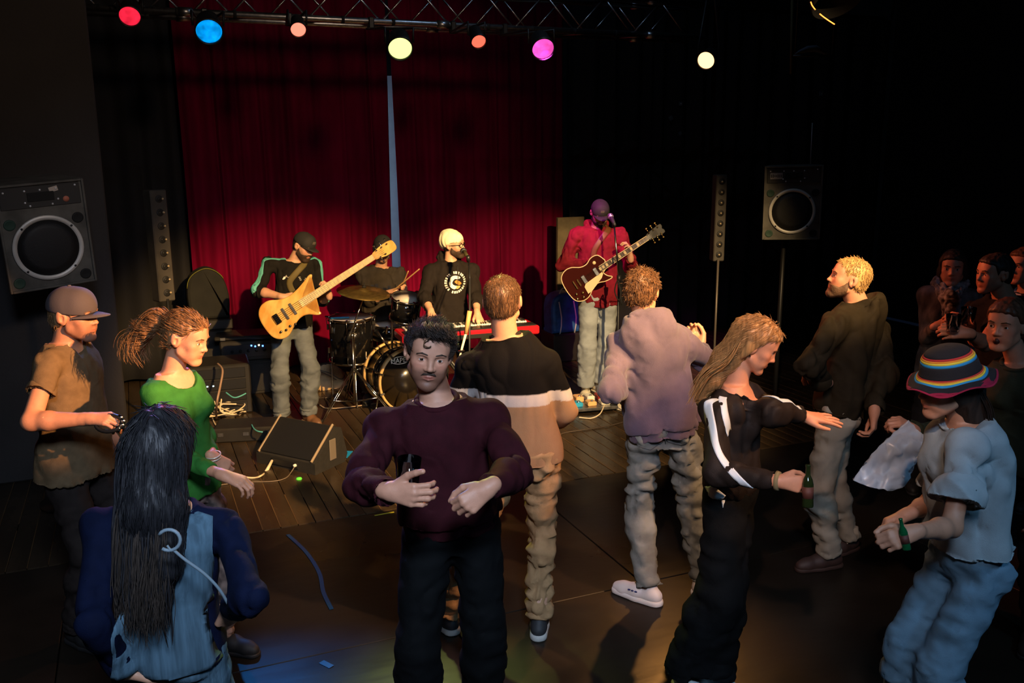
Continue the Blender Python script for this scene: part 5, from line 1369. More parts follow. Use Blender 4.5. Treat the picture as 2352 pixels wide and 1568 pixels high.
    if beard is not None and beard.get('mat'):
        Bq = Sdf(); put_local(Bq, head_local(fem, False, jaw, nose), MH, hsc); Bq.off(beard.get('t', 0.006))
        full = beard.get('full', True); up_ = beard.get('up', -4.6)
        def f(x, y, z):
            # inside (negative) = beard zone
            side = np.interp(y, [-1, 1, 3, 5, 8, 9], [0.5, -1.0, -3.5, -5.0, up_, up_])     # upper border by depth
            zone = np.maximum(z-side, -y+0.3)
            mouth = -np.sqrt((x/2.3)**2+((z+6.4)/1.15)**2)+1.0                      # keep mouth free
            zone = np.maximum(zone, np.where(y > 6, mouth*1.2, -5))
            if full: return zone
            mst = np.maximum(np.maximum(z-(-4.15-0.22*np.abs(x)), -5.25-z-np.abs(x)*0.32), np.maximum(np.abs(x)-3.0, -y+6)); return mst
        if not full:
            Bq = Sdf(); put_local(Bq, [('cone', (0.3*s_, 9.0*nose-0.1, -4.85), (1.7*s_, 8.65, -5.05), 0.34, 0.36, 0.3, 'add') for s_ in (-1, 1)]+[('cone', (1.7*s_, 8.65, -5.05), (3.2*s_, 7.55, -6.2), 0.36, 0.2, 0.3, 'add') for s_ in (-1, 1)], MH, hsc)
            P, T, Q = Bq.build(0.002); mesh_from('moustache', P, T, Q, beard['mat'], root, disp=lambda P, N: 0.0016*(vnoise(P*300, 3)-0.4))
        elif full: Bq.fn('int', local_fn(MH, hsc, f), k=0.004); P, T, Q = Bq.build(max(0.0028, h*0.8)); mesh_from('beard', P, T, Q, beard['mat'], root, disp=lambda P, N: 0.0022*(vnoise(P*220, 3)-0.4))
        if False: Bq.fn('int', local_fn(MH, hsc, f), k=0.002); P, T, Q = Bq.build(0.0025); mesh_from('moustache', P, T, Q, beard['mat'], root, disp=lambda P, N: 0.0015*(vnoise(P*260, 3)-0.4))
    # ---- hair
    if hair:
        hh = Sdf(); kind = hair['kind']; t_ = hair.get('t', 0.012)
        base = [('ell', (0, -1.3, 3.0), (7.5*(0.95 if fem else 1), 9.3, 8.3), 1.0, 'add'), ('ell', (0, 5.0, 3.8), (5.6, 3.2, 4.4), 2.5, 'add'), ('ell', (0, -3.2, -3.0), (6.2, 5.6, 6.0), 3.0, 'add')]
        put_local(hh, base, MH, hsc); hh.off(t_)
        hx, hz = hair.get('line', ([-11, -7, -2.6, -0.6, 1.6, 2.4, 4.5, 9.5], [-7.5, -6.5, -4.0, 2.4, 2.2, -1.5, 5.0, 7.0]))
        if hair.get('trim', True): hh.fn('int', local_fn(MH, hsc, lambda x, y, z: (np.interp(y, hx, hz)-z)*0.7), k=hair.get('edge', 0.016))
        if kind in ('long', 'pony'): put_local(hh, hair['locks'], MH, hsc)
        amp = hair.get('amp', 0.004); fq = hair.get('freq', (70, 70, 12))
        P, T, Q = hh.build(max(0.0045, h*0.9))
        Rm = np.array([[MH[i][j] for j in range(3)] for i in range(3)])
        o = mesh_from('hair', P, T, Q, hair['mat'], root, disp=lambda P, N: amp*(2*vnoise((P @ Rm)*np.array(fq), seed+5)-0.9))
        info['hair'] = o
        if hair.get('tufts'): tufts(o, MH, hsc, hair, root, seed)
    # ---- top garment
    if top:
        ez = top.get('ease', 0.02)*0.62; G = Sdf(); sl = top.get('sleeve', 1.0); hem = top.get('hem', -0.10)
        for sd, sg in (('R', 1), ('L', -1)):
            sh_, el, wr = S[sd], E_[sd], W_[sd]
            fr_ = 0.88 if fem else 1.0; r0, r1, r2 = (0.052*q*fr_+ez*1.0, 0.041*q*fr_+ez*0.95, 0.030*q*fr_+ez*top.get('cuff', 0.9))
            G.cone(Nk-ax*0.04, sh_, 0.040*q+ez*0.8, r0, 0.03)
            if sl <= 0.55:
                end = sh_+(el-sh_)*(sl*2); rE = r1*0.6+r0*0.4+ez*0.5; G.cone(sh_, end, r0, rE, 0.03); dr = unit(el-sh_); st = sh_
            else:
                end = el+(wr-el)*((sl-0.5)*2)
                mid = el+(end-el)*0.25
                G.cone(sh_, el, r0, r1, 0.03); G.cone(el, mid, r1, r1*1.02, 0.03); G.cone(mid, end, r1*1.02, r2+(r1-r2)*(1-(sl-0.5)*2), 0.03); dr = unit(wr-el); rE = r2+(r1-r2)*(1-(sl-0.5)*2); st = el
            def cap(X, Y, Z, e=end, d=dr, R=rE*1.5):
                x, y, z = X-e[0], Y-e[1], Z-e[2]; t = x*d[0]+y*d[1]+z*d[2]; pr = np.sqrt(np.maximum((x*x+y*y+z*z)-t*t, 0))
                return np.maximum(np.maximum(-t, pr-R), t-0.14)
            G.fn('sub', cap, end-0.2, end+0.2, 0.003)
            G.cone(end-dr*0.035, end+dr*0.05, rE-0.015, rE-0.013, 0.002, 'sub')
            if top.get('rib') and sl > 0.9:
                ring = end-dr*0.03; G.cone(ring, end-dr*0.008, rE*0.93, rE*0.90, 0.004)
                G.cone(end-dr*0.02, end+dr*0.05, rE*0.93-0.012, rE*0.9-0.012, 0.002, 'sub')
        tz2 = np.array([hem, -0.05, 0.0, 0.14, 0.27, 0.39, 0.47, 0.52])
        tz2[1] = max(tz2[1], hem+0.02); tz2 = np.maximum.accumulate(tz2+np.arange(8)*1e-3)*Lt/0.52
        lw = top.get('w', [1.07, 1.07, 1.04, 1.0, 1.0, 1.0, 1.0, 1.0])
        tw2 = (np.array([0.160, 0.163, 0.165, 0.140 if fem else 0.152, 0.150, 0.162, 0.150, 0.09])*wk+ez*np.array([0.9, 1.1, 1.2, 1.3, 1.2, 1.0, 0.8, 0.6]))*np.array(lw)
        td2 = (np.array([0.105, 0.108, 0.110, 0.098, 0.103, 0.114, 0.096, 0.06])*wk+ez*np.array([0.9, 1.1, 1.2, 1.3, 1.2, 1.0, 0.8, 0.6]))*np.array(lw)
        G.tube(Pl, Rt, tz2, tw2, td2, 0.02, sy=oy)
        if fem:
            for sg in (-1, 1): G.ell(Pl+ax*Lt*0.66+fx*sg*0.068*q+fy*(0.085*q+oy[5]*0.8), A(0.062, 0.055, 0.062)*q, Rt, 0.03)
        if top.get('rib'):
            G.tube(Pl, Rt, [tz2[0]-0.045, tz2[0]-0.02, tz2[0]+0.02], [tw2[0]*0.93]*3, [td2[0]*0.93]*3, 0.008)
        nr = top.get('neck', 0.078)
        if top.get('hood'):
            hk = unit(-fy*1.0+UP*0.1)
            G.ell(Nk-fy*0.085*q-ax*0.035, A(0.110, 0.062, 0.100)*q*top.get('hood', 1.0), Rt, 0.03)
            for sg in (-1, 1): G.cone(Nk-fy*0.06+fx*sg*0.085*q+ax*0.035, Nk+fy*0.075*q+fx*sg*0.03-ax*0.045, 0.034, 0.022, 0.025)
            G.cone(Nk-fy*0.09+fx*0.075*q+ax*0.045, Nk-fy*0.09-fx*0.075*q+ax*0.045, 0.036, 0.036, 0.025)
            G.ell(Nk+ax*0.075+fy*0.008, A(0.078, 0.082, 0.085)*q, Rt, 0.012, 'sub')
        elif top.get('vneck'):
            G.ell(Nk+ax*0.045, A(0.080, 0.080, 0.075)*q, Rt, 0.004, 'sub'); G.cone(Nk+fy*0.06*q+ax*0.03, Nk+fy*(0.15)*q-ax*0.075, 0.06, 0.012, 0.003, 'sub')
        elif top.get('wide'):
            G.ell(Nk+ax*0.02+fy*0.0, A(0.125, 0.105, 0.062)*q, Rt, 0.004, 'sub'); G.ell(Nk+ax*0.0+fy*0.06, A(0.085, 0.09, 0.075)*q, Rt, 0.004, 'sub')
        else:
            G.ell(Nk+ax*0.032+fy*0.014, A(nr, nr*1.06, 0.052)*q, Rt, 0.004, 'sub')
        if top.get('open'):      # open at the front: jacket
            G.cone(Nk+fy*0.10-ax*0.02, Nk+fy*0.16-ax*0.30, 0.06, 0.03, 0.004, 'sub')
        P, T, Q = G.build(top.get('h', 0.0068), adapt=top.get('adapt', 0.02))
        o = mesh_from(top.get('name', 'shirt'), P, T, Q, top['mat'], root, disp=cloth_disp(seed+20, top.get('amp', 0.008)*1.25, top.get('fr', 8.0)*1.25, lo=0.006), colfn=top.get('col'))
        info['top'] = o; info['bv'] = bvh_of(o)
        if top.get('collar') and not top.get('hood'):
            pts = []
            for k in range(28):
                an = 2*math.pi*k/28; d = fx*math.cos(an)+fy*math.sin(an)
                base_ = Nk+ax*0.003+fy*0.014+d*(nr*0.83)*q
                pts.append(base_-ax*0.024*max(0, math.sin(an))+ax*0.012*max(0, -math.sin(an)))
            MB().tube(pts+[pts[0]], 0.0115, 8).build('collar', top['collar'], root)
    # ---- trousers and legs
    HJ, KJ, AJ = {}, {}, {}
    if bottom:
        r = bottom.get('r', (0.092, 0.068, 0.058)); G = Sdf(); hl_ = 0.420*q*leglen; sl_ = 0.405*q*leglen
        wz = bottom.get('waist', 0.10)
        G.tube(Pl, Rt, [-0.13*q, -0.06*q, 0.0, wz*q*0.6, wz*q], A(0.12, 0.165, 0.168, 0.150, 0.146)*wk+bottom.get('ease', 0.006), A(0.09, 0.112, 0.118, 0.104, 0.100)*wk+bottom.get('ease', 0.006), 0.03)
        for sd, sg in (('R', 1), ('L', -1)):
            hip = Pl+fx*sg*hip_w*q-ax*0.06*q
            fv = (feet or {}).get(sd)
            if fv is None: ank = A(hip[0]+fx[0]*sg*0.04, hip[1]+fx[1]*sg*0.04, 0.085)
            elif len(fv) == 3: ank = A(*fv)
            else: ank = GP(fv[0], fv[1], 0.09)
            fy_ = math.radians((footyaw or {}).get(sd, tyaw)); fd = -FH*math.cos(fy_)+RH*math.sin(fy_)
            pole = kneepole[sd] if kneepole and sd in kneepole else fwd*0.6+fd*0.6
            kn, ratio = ik2(hip, ank, hl_, sl_, pole)
            if ratio > 1.04: print('LEG', label[:30], sd, round(ratio, 3), 'hip z', hip[2].round(2))
            HJ[sd], KJ[sd], AJ[sd] = hip, kn, ank
            e_ = bottom.get('ease', 0.006); hm = bottom.get('short', 1.0); end = kn+(ank-kn)*hm
            G.cone(hip, kn, r[0]*0.92*wk+e_, r[1]*q*0.95+e_, 0.025); G.ell(hip-fy*0.035*q+ax*0.01, A(0.082, 0.080, 0.095)*wk, Rt, 0.03)
            G.cone(kn, kn*0.7+end*0.3, r[1]*q+e_, (r[1]*0.6+r[2]*0.4+0.006)*q+e_, 0.03); G.cone(kn*0.7+end*0.3, end, (r[1]*0.6+r[2]*0.4+0.006)*q+e_, r[2]*q+e_, 0.03)
            dr = unit(end-kn); rE = r[2]*q+e_
            def cap(X, Y, Z, e=end+dr*0.01, d=dr, R=rE*1.4):
                x, y, z = X-e[0], Y-e[1], Z-e[2]; t = x*d[0]+y*d[1]+z*d[2]; pr = np.sqrt(np.maximum((x*x+y*y+z*z)-t*t, 0))
                return np.maximum(np.maximum(-t, pr-R), t-0.12)
            G.fn('sub', cap, end-0.2, end+0.2, 0.003); G.cone(end-dr*0.03, end+dr*0.05, rE-0.015, rE-0.014, 0.002, 'sub')
            if bottom.get('cuff'): G.cone(end-dr*0.055, end-dr*0.0, rE+0.006, rE+0.006, 0.004); G.fn('sub', cap, end-0.2, end+0.2, 0.003); G.cone(end-dr*0.03, end+dr*0.05, rE-0.010, rE-0.010, 0.002, 'sub')
            # shoe
            sm = (shoes or {}); toe = bottom.get('toe', 0.175)*q; G2 = Sdf(); gnd = A(ank[0], ank[1], 0); so_ = sm.get('sole', 0.022)
            for GG, ex in ((G2, 0.0),):
                GG.cone(gnd-fd*0.045*q+A(0, 0, 0.045), gnd+fd*0.06*q+A(0, 0, 0.042), 0.036*q, 0.042*q, 0.02); GG.cone(gnd+fd*0.06*q+A(0, 0, 0.042), gnd+fd*toe*0.8+A(0, 0, 0.032), 0.042*q, 0.038*q, 0.02)
                GG.cone(gnd+fd*toe*0.8+A(0, 0, 0.032), gnd+fd*toe+A(0, 0, 0.03), 0.036*q, 0.030*q, 0.02); GG.cone(gnd-fd*0.02*q+A(0, 0, 0.05), gnd-fd*0.012*q+A(0, 0, 0.105*sm.get('high', 1.0)), 0.036*q, 0.034*q, 0.02)
            G2.fn('int', lambda X, Y, Z, z0=so_: z0*0.6-Z+0*X+0*Y, k=0.002)
            P, T, Q = G2.build(0.0055)
            shoe = mesh_from('shoe', P, T, Q, sm.get('mat', M_rubber), root)
            G3 = Sdf(); G3.cone(gnd-fd*0.045*q+A(0, 0, 0.012), gnd+fd*0.06*q+A(0, 0, 0.012), 0.042*q, 0.047*q, 0.01); G3.cone(gnd+fd*0.06*q+A(0, 0, 0.012), gnd+fd*toe*0.98+A(0, 0, 0.012), 0.047*q, 0.038*q, 0.01)
            G3.fn('int', lambda X, Y, Z, z0=so_: np.maximum(0.001-Z, Z-z0)+0*X+0*Y, k=0.002)
            P, T, Q = G3.build(0.0055); mesh_from('sole', P, T, Q, sm.get('solemat', sm.get('mat', M_rubber)), shoe)
            info.setdefault('shoes', {})[sd] = (shoe, gnd, fd)
            ankc = sm.get('sock'); b = MB(); b.tube([kn*0.25+ank*0.75, ank+A(0, 0, -0.01)], [0.046*q, 0.036*q], 12).build('sock' if ankc else 'ankle', ankc or M_skin_flat, root)
        P, T, Q = G.build(bottom.get('h', 0.0085), adapt=0.02)
        o = mesh_from('trousers', P, T, Q, bottom['mat'], root, disp=cloth_disp(seed+40, bottom.get('amp', 0.008)*1.1, bottom.get('fr', 9.0)*1.2, (0.6, 0.6, 1.35), lo=0.008))
        info['bottom'] = o; info['bvb'] = bvh_of(o); info.update(HJ=HJ, KJ=KJ, AJ=AJ)
    return info
M_skin_flat = mat('ankle_skin', (0.5, 0.27, 0.17), 0.5, noise=0.05)

def cap_hat(inf, hsc, m_, brim=0.0, tilt=0.0, snap=False, brimm=None, size=1.0, low=3.2, patch=None, long=1.0):
    """peaked cap; brim = yaw in degrees relative to the face"""
    MH = inf['MH']; root = inf['root']
    t = empty('cap', loc(MH, hsc, (0, 0, 6))[0]); setpar(t, root)
    G = Sdf(); put_local(G, [('ell', (0, -1.2, 3.4), (8.5*size, 10.1*size, 8.9*size), 1, 'add'), ('ell', (0, 4.0, 4.6), (6.6*size, 4.6, 6.4), 3.0, 'add')], MH, hsc)
    G.fn('int', local_fn(MH, hsc, lambda x, y, z: low-0.10*(y+2)-z+0*x), k=0.004)
    G.fn('sub', local_fn(MH, hsc, lambda x, y, z: (np.sqrt((x/7.9)**2+((y+1.0)/9.6)**2+((z-2.0)/8.0)**2)-1)*7), k=0.002) if False else None
    P, T, Q = G.build(0.0045); o = mesh_from('crown', P, T, Q, m_, t, disp=lambda P, N: 0.0012*(vnoise(P*30, 2)-0.5))
    b = MB()
    a = math.radians(brim); n = 14; vs = []
    for lay in (0, 1):
        for i in range(n+1):
            u = -1+2*i/n; th = u*1.12
            inner = (7.9*math.sin(th)*size, -0.6+8.9*math.cos(th)*size)
            L = 7.2*long*math.cos(u*math.pi/2)**0.55 if not snap else 7.2*long*(1-abs(u)**4)**0.5
            outer = (inner[0]*1.0, inner[1]+max(L, 0.02))
            for (x, y), dz in ((inner, 0), (((inner[0]+outer[0])/2, (inner[1]+outer[1])/2), -0.25), (outer, -0.7)):
                z = low-0.1*(y+2)*0.25+0.2+dz-(0.9 if not snap else 0.35)*(u*u)*1.6-0.35*lay
                ca, sa = math.cos(a), math.sin(a); vs.append(tuple(loc(MH, hsc, (x*ca-y*sa, x*sa+y*ca, z))[0]))
    m0 = (n+1)*3; fs = []
    for i in range(n):
        for j in range(2):
            q0 = i*3+j; fs.append((q0, q0+1, q0+4, q0+3)); fs.append((m0+q0, m0+q0+3, m0+q0+4, m0+q0+1))
        fs.append((i*3+2, m0+i*3+2, m0+i*3+5, i*3+5)); fs.append((i*3, i*3+3, m0+i*3+3, m0+i*3))
    b._add(vs, fs, True); b.build('brim', brimm or m_, t)
    MB().lathe([(0.9, 0), (0.7, 0.4), (0, 0.5)], Matrix([list(r)[:4] for r in MH]+[[0, 0, 0, 1]]) @ Matrix.Scale(0.01*hsc, 4) @ Matrix.Translation((0, -1.2, 3.4+8.8*size)), 10).build('button', m_, t)
    if patch is not None:
        MhM = Matrix([list(r)[:4] for r in MH]+[[0, 0, 0, 1]]) @ Matrix.Scale(0.01*hsc, 4)
        MB().box((0, 9.2, 7.2), (3.6, 0.35, 2.4), MhM @ Matrix.Rotation(0.0, 4, 'X'), 0.15).build('front_patch', patch, t)
    return t
def M4(MH, hsc): return Matrix([list(r)[:4] for r in MH]+[[0, 0, 0, 1]]) @ Matrix.Scale(0.01*hsc, 4)
# ------------------------------------------------------------------ the band
random.seed(21)
H_brown = hair_mat('brown', (0.16, 0.075, 0.035)); H_dark = hair_mat('dark', (0.040, 0.026, 0.02), 0.5, 0.55); H_blond = hair_mat('blond', (0.62, 0.36, 0.13), 0.55)
H_beard = mat('dark_beard_hair', (0.035, 0.018, 0.010), 0.7); H_black = hair_mat('black', (0.02, 0.02, 0.024), 0.5, 0.5)
H_gold = hair_mat('golden_brown', (0.56, 0.29, 0.11), 0.5, 0.36); H_chest = hair_mat('chestnut', (0.34, 0.17, 0.07), 0.45, 0.38)
M_blackcap = mat('black_cap_twill', (0.016, 0.015, 0.015), 0.8, bump=0.0006, bscale=(300, 300, 300)); M_greycap = mat('grey_cap_twill', (0.075, 0.062, 0.068), 0.85, bump=0.0006, bscale=(300, 300, 300))
HD = dict(dir=(0, 0, -1), dorsal=(0, 1, 0))
shortline = ([-11, -7, -2.6, -0.6, 1.6, 2.4, 4.5, 9.5], [-7.5, -6.5, -4.0, 2.4, 2.2, -1.5, 5.0, 7.0])

# bass player
C_blk = cloth('black_jersey', (0.010, 0.009, 0.008)); J_grey = cloth('washed_grey_jeans', (0.12, 0.135, 0.145), 0.8, 0.25, (6, 6, 10))
P1 = person('man in a black top with teal striped sleeves playing the amber bass', 7.62, (698, 566), (677, 597), (672, 762), 22, (58, 22, 8), 0.96, hs=1.0, h=0.0048, pelz=0.90,
    arms={'R': dict(el=(592, 668, 1), wr=(650, 682, 1), hand=dict(dir=(0.75, 0.15, -0.25), dorsal=(0, -1, 0.35), curl=(0.5, 0.6, 0.4), thumb=0.4)),
          'L': dict(el=(738, 690, 1), wr=(756, 678, 1), hand=dict(dir=(0.0, -0.15, 0.9), dorsal=(0.55, 0.3, 0.1), curl=(0.75, 1.0, 0.7), thumb=0.2))},
    sh={'R': (617, 607), 'L': (722, 607)}, feet={'R': (648, 950), 'L': (708, 947)}, footyaw={'R': -8, 'L': 42},
    top=dict(mat=C_blk, name='shirt', ease=0.022, sleeve=0.62, cuff=1.2, hem=-0.03, neck=0.082, amp=0.009),
    bottom=dict(mat=J_grey, r=(0.096, 0.078, 0.072), amp=0.010), shoes=dict(mat=mat('brown_leather_shoe', (0.16, 0.075, 0.035), 0.55, noise=0.3), solemat=mat('tan_sole', (0.28, 0.17, 0.09), 0.7), high=1.15),
    hair=dict(kind='short', mat=H_dark, t=0.004), beard=dict(mat=H_beard, t=0.005, stubble=0.6), brows=H_beard, seed=1)
cap_hat(P1, 1.0, M_blackcap, snap=True, patch=mat('grey_patch', (0.10, 0.085, 0.07), 0.8), low=2.6)
# three teal stripes on both sleeves, chest emblems
M_teal = mat('teal_stripe', (0.10, 0.40, 0.36), 0.7); M_whitep = mat('white_print', (0.78, 0.74, 0.68), 0.7)
for sd, sg in (('R', 1), ('L', -1)):
    s0, e0, w0_ = P1['S'][sd], P1['E'][sd], P1['W'][sd]; fx = P1['Rt'][:, 0]; out = fx*sg
    for k in (-1, 0, 1):
        side = np.cross(unit(e0-s0), out); o_ = side*0.021*k
        pts = [P1['Nk']+fx*sg*0.065+o_, s0*0.5+P1['Nk']*0.5+o_+fx*sg*0.02, s0+out*0.02+o_, s0*0.5+e0*0.5+o_, e0*0.93+s0*0.07+o_, e0*0.93+w0_*0.07+o_*1.0]
        f_ = P1['Rt'][:, 1]*0.9; dr = [UP*1.0+out*0.1, UP*0.9+out*0.3+f_*0.3, out*0.8+UP*0.5+f_*0.7, out+f_, out+f_, out+f_]
        ribbon('sleeve_stripe', P1['bv'], pts, dr, 0.013, M_teal, P1['top'])
c0 = P1['Pl']*0.28+P1['Nk']*0.72; fy = P1['Rt'][:, 1]; fx = P1['Rt'][:, 0]; ax = P1['Rt'][:, 2]
def chest_frame(P, u, v, z=0.62):
    c = P['Pl']*(1-z)+P['Nk']*z; fx, fy, ax = P['Rt'].T; c = c+fy*0.15-fx*u+ax*v
    M = Matrix.Identity(4)
    for i in range(3): M[i][0], M[i][1], M[i][2], M[i][3] = -fx[i], ax[i], fy[i], c[i]
    return M
o = MB().prism([(-0.035, -0.02), (0.035, -0.02), (0.018, 0.012), (0.008, 0.002), (-0.004, 0.022), (-0.014, 0.006), (-0.024, 0.004)], 0, 0.001, chest_frame(P1, -0.075, 0.07)).build('chest_emblem', M_whitep, P1['top']); project(o, P1['bv'], fy)
o = MB(); 
for k in range(3): o.box((0.0, 0.012-k*0.012, 0), (0.085-0.012*k, 0.006, 0.001), chest_frame(P1, 0.06, 0.07) @ Matrix.Rotation(0.05, 4, 'Z'))
o = o.build('chest_print', M_whitep, P1['top'], kind='stuff'); project(o, P1['bv'], fy)
# strap of the bass
def strap(inst, bv, pts, dirs, w_, m_):
    return ribbon('strap', bv, pts, dirs, w_, m_, inst, off=0.006)
S_ = P1['S']; fx, fy, ax = P1['Rt'].T
strap(bass, P1['bv'], [S_['L']*0.45+P1['Nk']*0.55-fy*0.02, S_['L']*0.4+P1['Nk']*0.6+fy*0.06-ax*0.02, P1['Nk']*0.7+P1['Pl']*0.3+fy*0.1+fx*0.05, P1['Nk']*0.52+P1['Pl']*0.48+fy*0.12+fx*0.02], [UP, fy+UP*0.6, fy, fy], 0.05, mat('olive_strap', (0.10, 0.075, 0.02), 0.7))

# drummer
C_gr = cloth('charcoal_sweatshirt', (0.030, 0.025, 0.021))
P2 = person('seated drummer in a charcoal top and dark cap behind the kit', 8.62, (879, 570, -0.10), (875, 612), (868, 760), 12, (12, 28, 0), 0.97, h=0.0052, pelz=0.66,
    arms={'R': dict(el=(850, 690, 1), wr=(893, 672, 1), hand=dict(dir=(0.7, -0.35, 0.3), dorsal=(0, -0.4, 0.8), curl=(1.1, 1.3, 0.8), thumb=0.8)),
          'L': dict(el=(925, 695, -1), wr=(918, 666, 1), hand=dict(dir=(0.3, -0.5, 0.5), dorsal=(0.2, -0.4, 0.8), curl=(1.1, 1.3, 0.8), thumb=0.8))},
    sh={'R': (832, 628), 'L': (915, 628)}, feet={'R': tuple(PX(868, 760, 8.62)*A(1, 1, 0)+A(-0.22, -0.42, 0.09)), 'L': tuple(PX(868, 760, 8.62)*A(1, 1, 0)+A(0.30, -0.38, 0.09))}, footyaw={'R': 0, 'L': 20}, kneepole={'R': -FH*1+UP*1.3-RH*0.4, 'L': -FH*1+UP*1.3+RH*0.4},
    top=dict(mat=C_gr, name='sweatshirt', ease=0.03, sleeve=0.72, hem=-0.08, amp=0.010), bottom=dict(mat=cloth('brown_black_trousers', (0.045, 0.028, 0.018)), r=(0.092, 0.07, 0.058)), shoes=dict(mat=mat('black_shoe', (0.015, 0.014, 0.014), 0.6)),
    hair=dict(kind='short', mat=H_dark, t=0.008), beard=dict(stubble=0.7), brows=H_beard, seed=2)
cap_hat(P2, 1.0, M_blackcap, low=2.0, snap=True, size=1.03)
# headphones / hood rims at the temples
for s_ in (-1, 1):
    MB().lathe([(3.6, -0.9), (3.9, 0), (3.5, 1.0), (0, 1.3)], M4(P2['MH'], 1.0) @ Matrix.Translation((8.2*s_, -0.8, -0.2)) @ Matrix.Rotation(s_*math.pi/2, 4, 'Y'), 16).build('ear_defender', M_blackplastic, P2['root'])
o = text_obj('chest_print', 'DRUM', 0.085, chest_frame(P2, 0.0, 0.0), mat('navy_print', (0.012, 0.014, 0.030), 0.7), P2['top']) if False else MB()
for k in range(5): o.box((-0.08+0.04*k, 0.02*math.sin(k*2.1), 0), (0.032, 0.05+0.02*math.cos(k), 0.001), chest_frame(P2, 0.0, 0.02))
o = o.build('chest_print', mat('navy_print', (0.012, 0.014, 0.030), 0.7), P2['top'], kind='stuff'); project(o, P2['bv'], P2['Rt'][:, 1])

# keyboard player
C_hood = cloth('black_hoodie_fleece', (0.013, 0.010, 0.009))
P3 = person('man in a cream slouch hat, glasses and black hoodie at the red keyboard', 7.86, (1042, 562), (1035, 600), (1032, 762), 20, (66, -2, -4), 0.95, h=0.0048, pelz=0.89,
    arms={'R': dict(el=(975, 682, 1), wr=(990, 716, 1), hand=dict(dir=(0.1, -0.75, -0.55), dorsal=(0, -0.3, 0.8), curl=(0.35, 0.5, 0.4))),
          'L': dict(el=(1092, 682, 1), wr=(1096, 718, 1), hand=dict(dir=(0.25, -0.6, -0.6), dorsal=(0.2, -0.3, 0.8), curl=(0.3, 0.4, 0.4), spread=1.6))},
    sh={'R': (990, 622), 'L': (1082, 622)}, footyaw={'R': 0, 'L': 20},
    top=dict(mat=C_hood, name='hoodie', ease=0.032, sleeve=0.80, hem=-0.10, hood=0.9, amp=0.009, rib=True), bottom=dict(mat=cloth('black_trousers', (0.014, 0.013, 0.014))), shoes=dict(mat=mat('black_shoe')),
    hair=dict(kind='short', mat=H_dark, t=0.003), beard=dict(mat=H_beard, t=0.005, stubble=0.7), brows=H_beard, seed=3)
MH = P3['MH']
G = Sdf(); put_local(G, [('ell', (0, -1.2, 4.4), (8.8, 10.6, 8.8), 1, 'add'), ('ell', (0, -5.5, 5.0), (7.8, 8.2, 8.6), 4.0, 'add'), ('ell', (0, -8.5, 1.5), (5.5, 5.0, 6.0), 3.0, 'add')], MH, 1.0)
G.fn('int', local_fn(MH, 1.0, lambda x, y, z: (2.6+np.minimum(0, (y-1)*0.75)-z)+0*x), k=0.006)
P, T, Q = G.build(0.0045); hat = mesh_from('slouch_hat', P, T, Q, mat('cream_knit_wool', (0.82, 0.74, 0.50), 0.9, noise=0.08, nscale=(40, 40, 40), bump=0.0012, bscale=(160, 160, 160)), P3['root'], disp=cloth_disp(3, 0.006, 9))
gm = M4(MH, 1.0); b = MB(); M_spec = mat('black_spectacle_frame', (0.006, 0.006, 0.007), 0.3)
for s_ in (-1, 1):
    pts = [gm @ Vector((3.0*s_+2.1*math.cos(a), 9.6-abs(3.0*s_+2.1*math.cos(a))*0.22, -0.1+1.5*math.sin(a))) for a in np.linspace(0, 2*math.pi, 18)]
    b.tube(pts, 0.0028, 6)
    b.tube([gm @ Vector((5.1*s_, 8.5, 0.4)), gm @ Vector((7.3*s_, 4.0, 0.6)), gm @ Vector((7.9*s_, -0.5, 0.4))], 0.003, 6)
b.tube([gm @ Vector((-0.9, 9.8, 0.3)), gm @ Vector((0.9, 9.8, 0.3))], 0.003, 6); b.build('glasses', M_spec, P3['root'])
# round print on the hoodie
fx, fy, ax = P3['Rt'].T
cf_ = chest_frame(P3, 0.015, 0.035, 0.60)
b = MB(); rs = random.Random(9)
for k in range(26):
    a0 = 2*math.pi*k/26; wd_ = 2*math.pi/26*rs.uniform(0.45, 0.8)
    r0, r1 = 0.076, 0.098
    if k % 9 == 8: continue
    b.prism([(r0*math.cos(a0), r0*math.sin(a0)), (r1*math.cos(a0), r1*math.sin(a0)), (r1*math.cos(a0+wd_), r1*math.sin(a0+wd_)), (r0*math.cos(a0+wd_), r0*math.sin(a0+wd_))], 0, 0.001, cf_)
o = b.build('print_lettering_ring', M_whitep, P3['top'], kind='stuff'); project(o, P3['bv'], fy)
for out_, c_, nm in (([(-.05, .03), (-.03, .055), (.01, .06), (.04, .045), (.02, .03), (-.01, .03), (-.03, .0), (-.02, -.02), (.01, -.035), (-.005, -.06), (-.04, -.045), (-.058, -.01)], (0.8, 0.77, 0.7), 'print_crescent'),
                     ([(-.01, .005), (.01, .022), (.045, .004), (.055, -.012), (.03, -.022), (.01, -.012)], (0.55, 0.20, 0.03), 'print_orange_patch'),
                     ([(-.005, -.03), (.02, -.028), (.045, -.03), (.035, -.05), (.01, -.058)], (0.45, 0.35, 0.12), 'print_lower_patch')):
    o = MB().prism(catmull(out_, 3, True), 0, 0.001, cf_).build(nm, mat('ink_'+nm, c_, 0.7), P3['top']); project(o, P3['bv'], fy)
for s_ in (-1, 1):
    p0 = P3['Nk']+fy*0.10+fx*0.035*s_-ax*0.03
    ribbon('drawstring', P3['bv'], [p0, p0-ax*0.08, p0-ax*0.17], [fy, fy, fy], 0.006, mat('black_cord', (0.01, 0.01, 0.01), 0.7), P3['top'], off=0.004, rows=3)

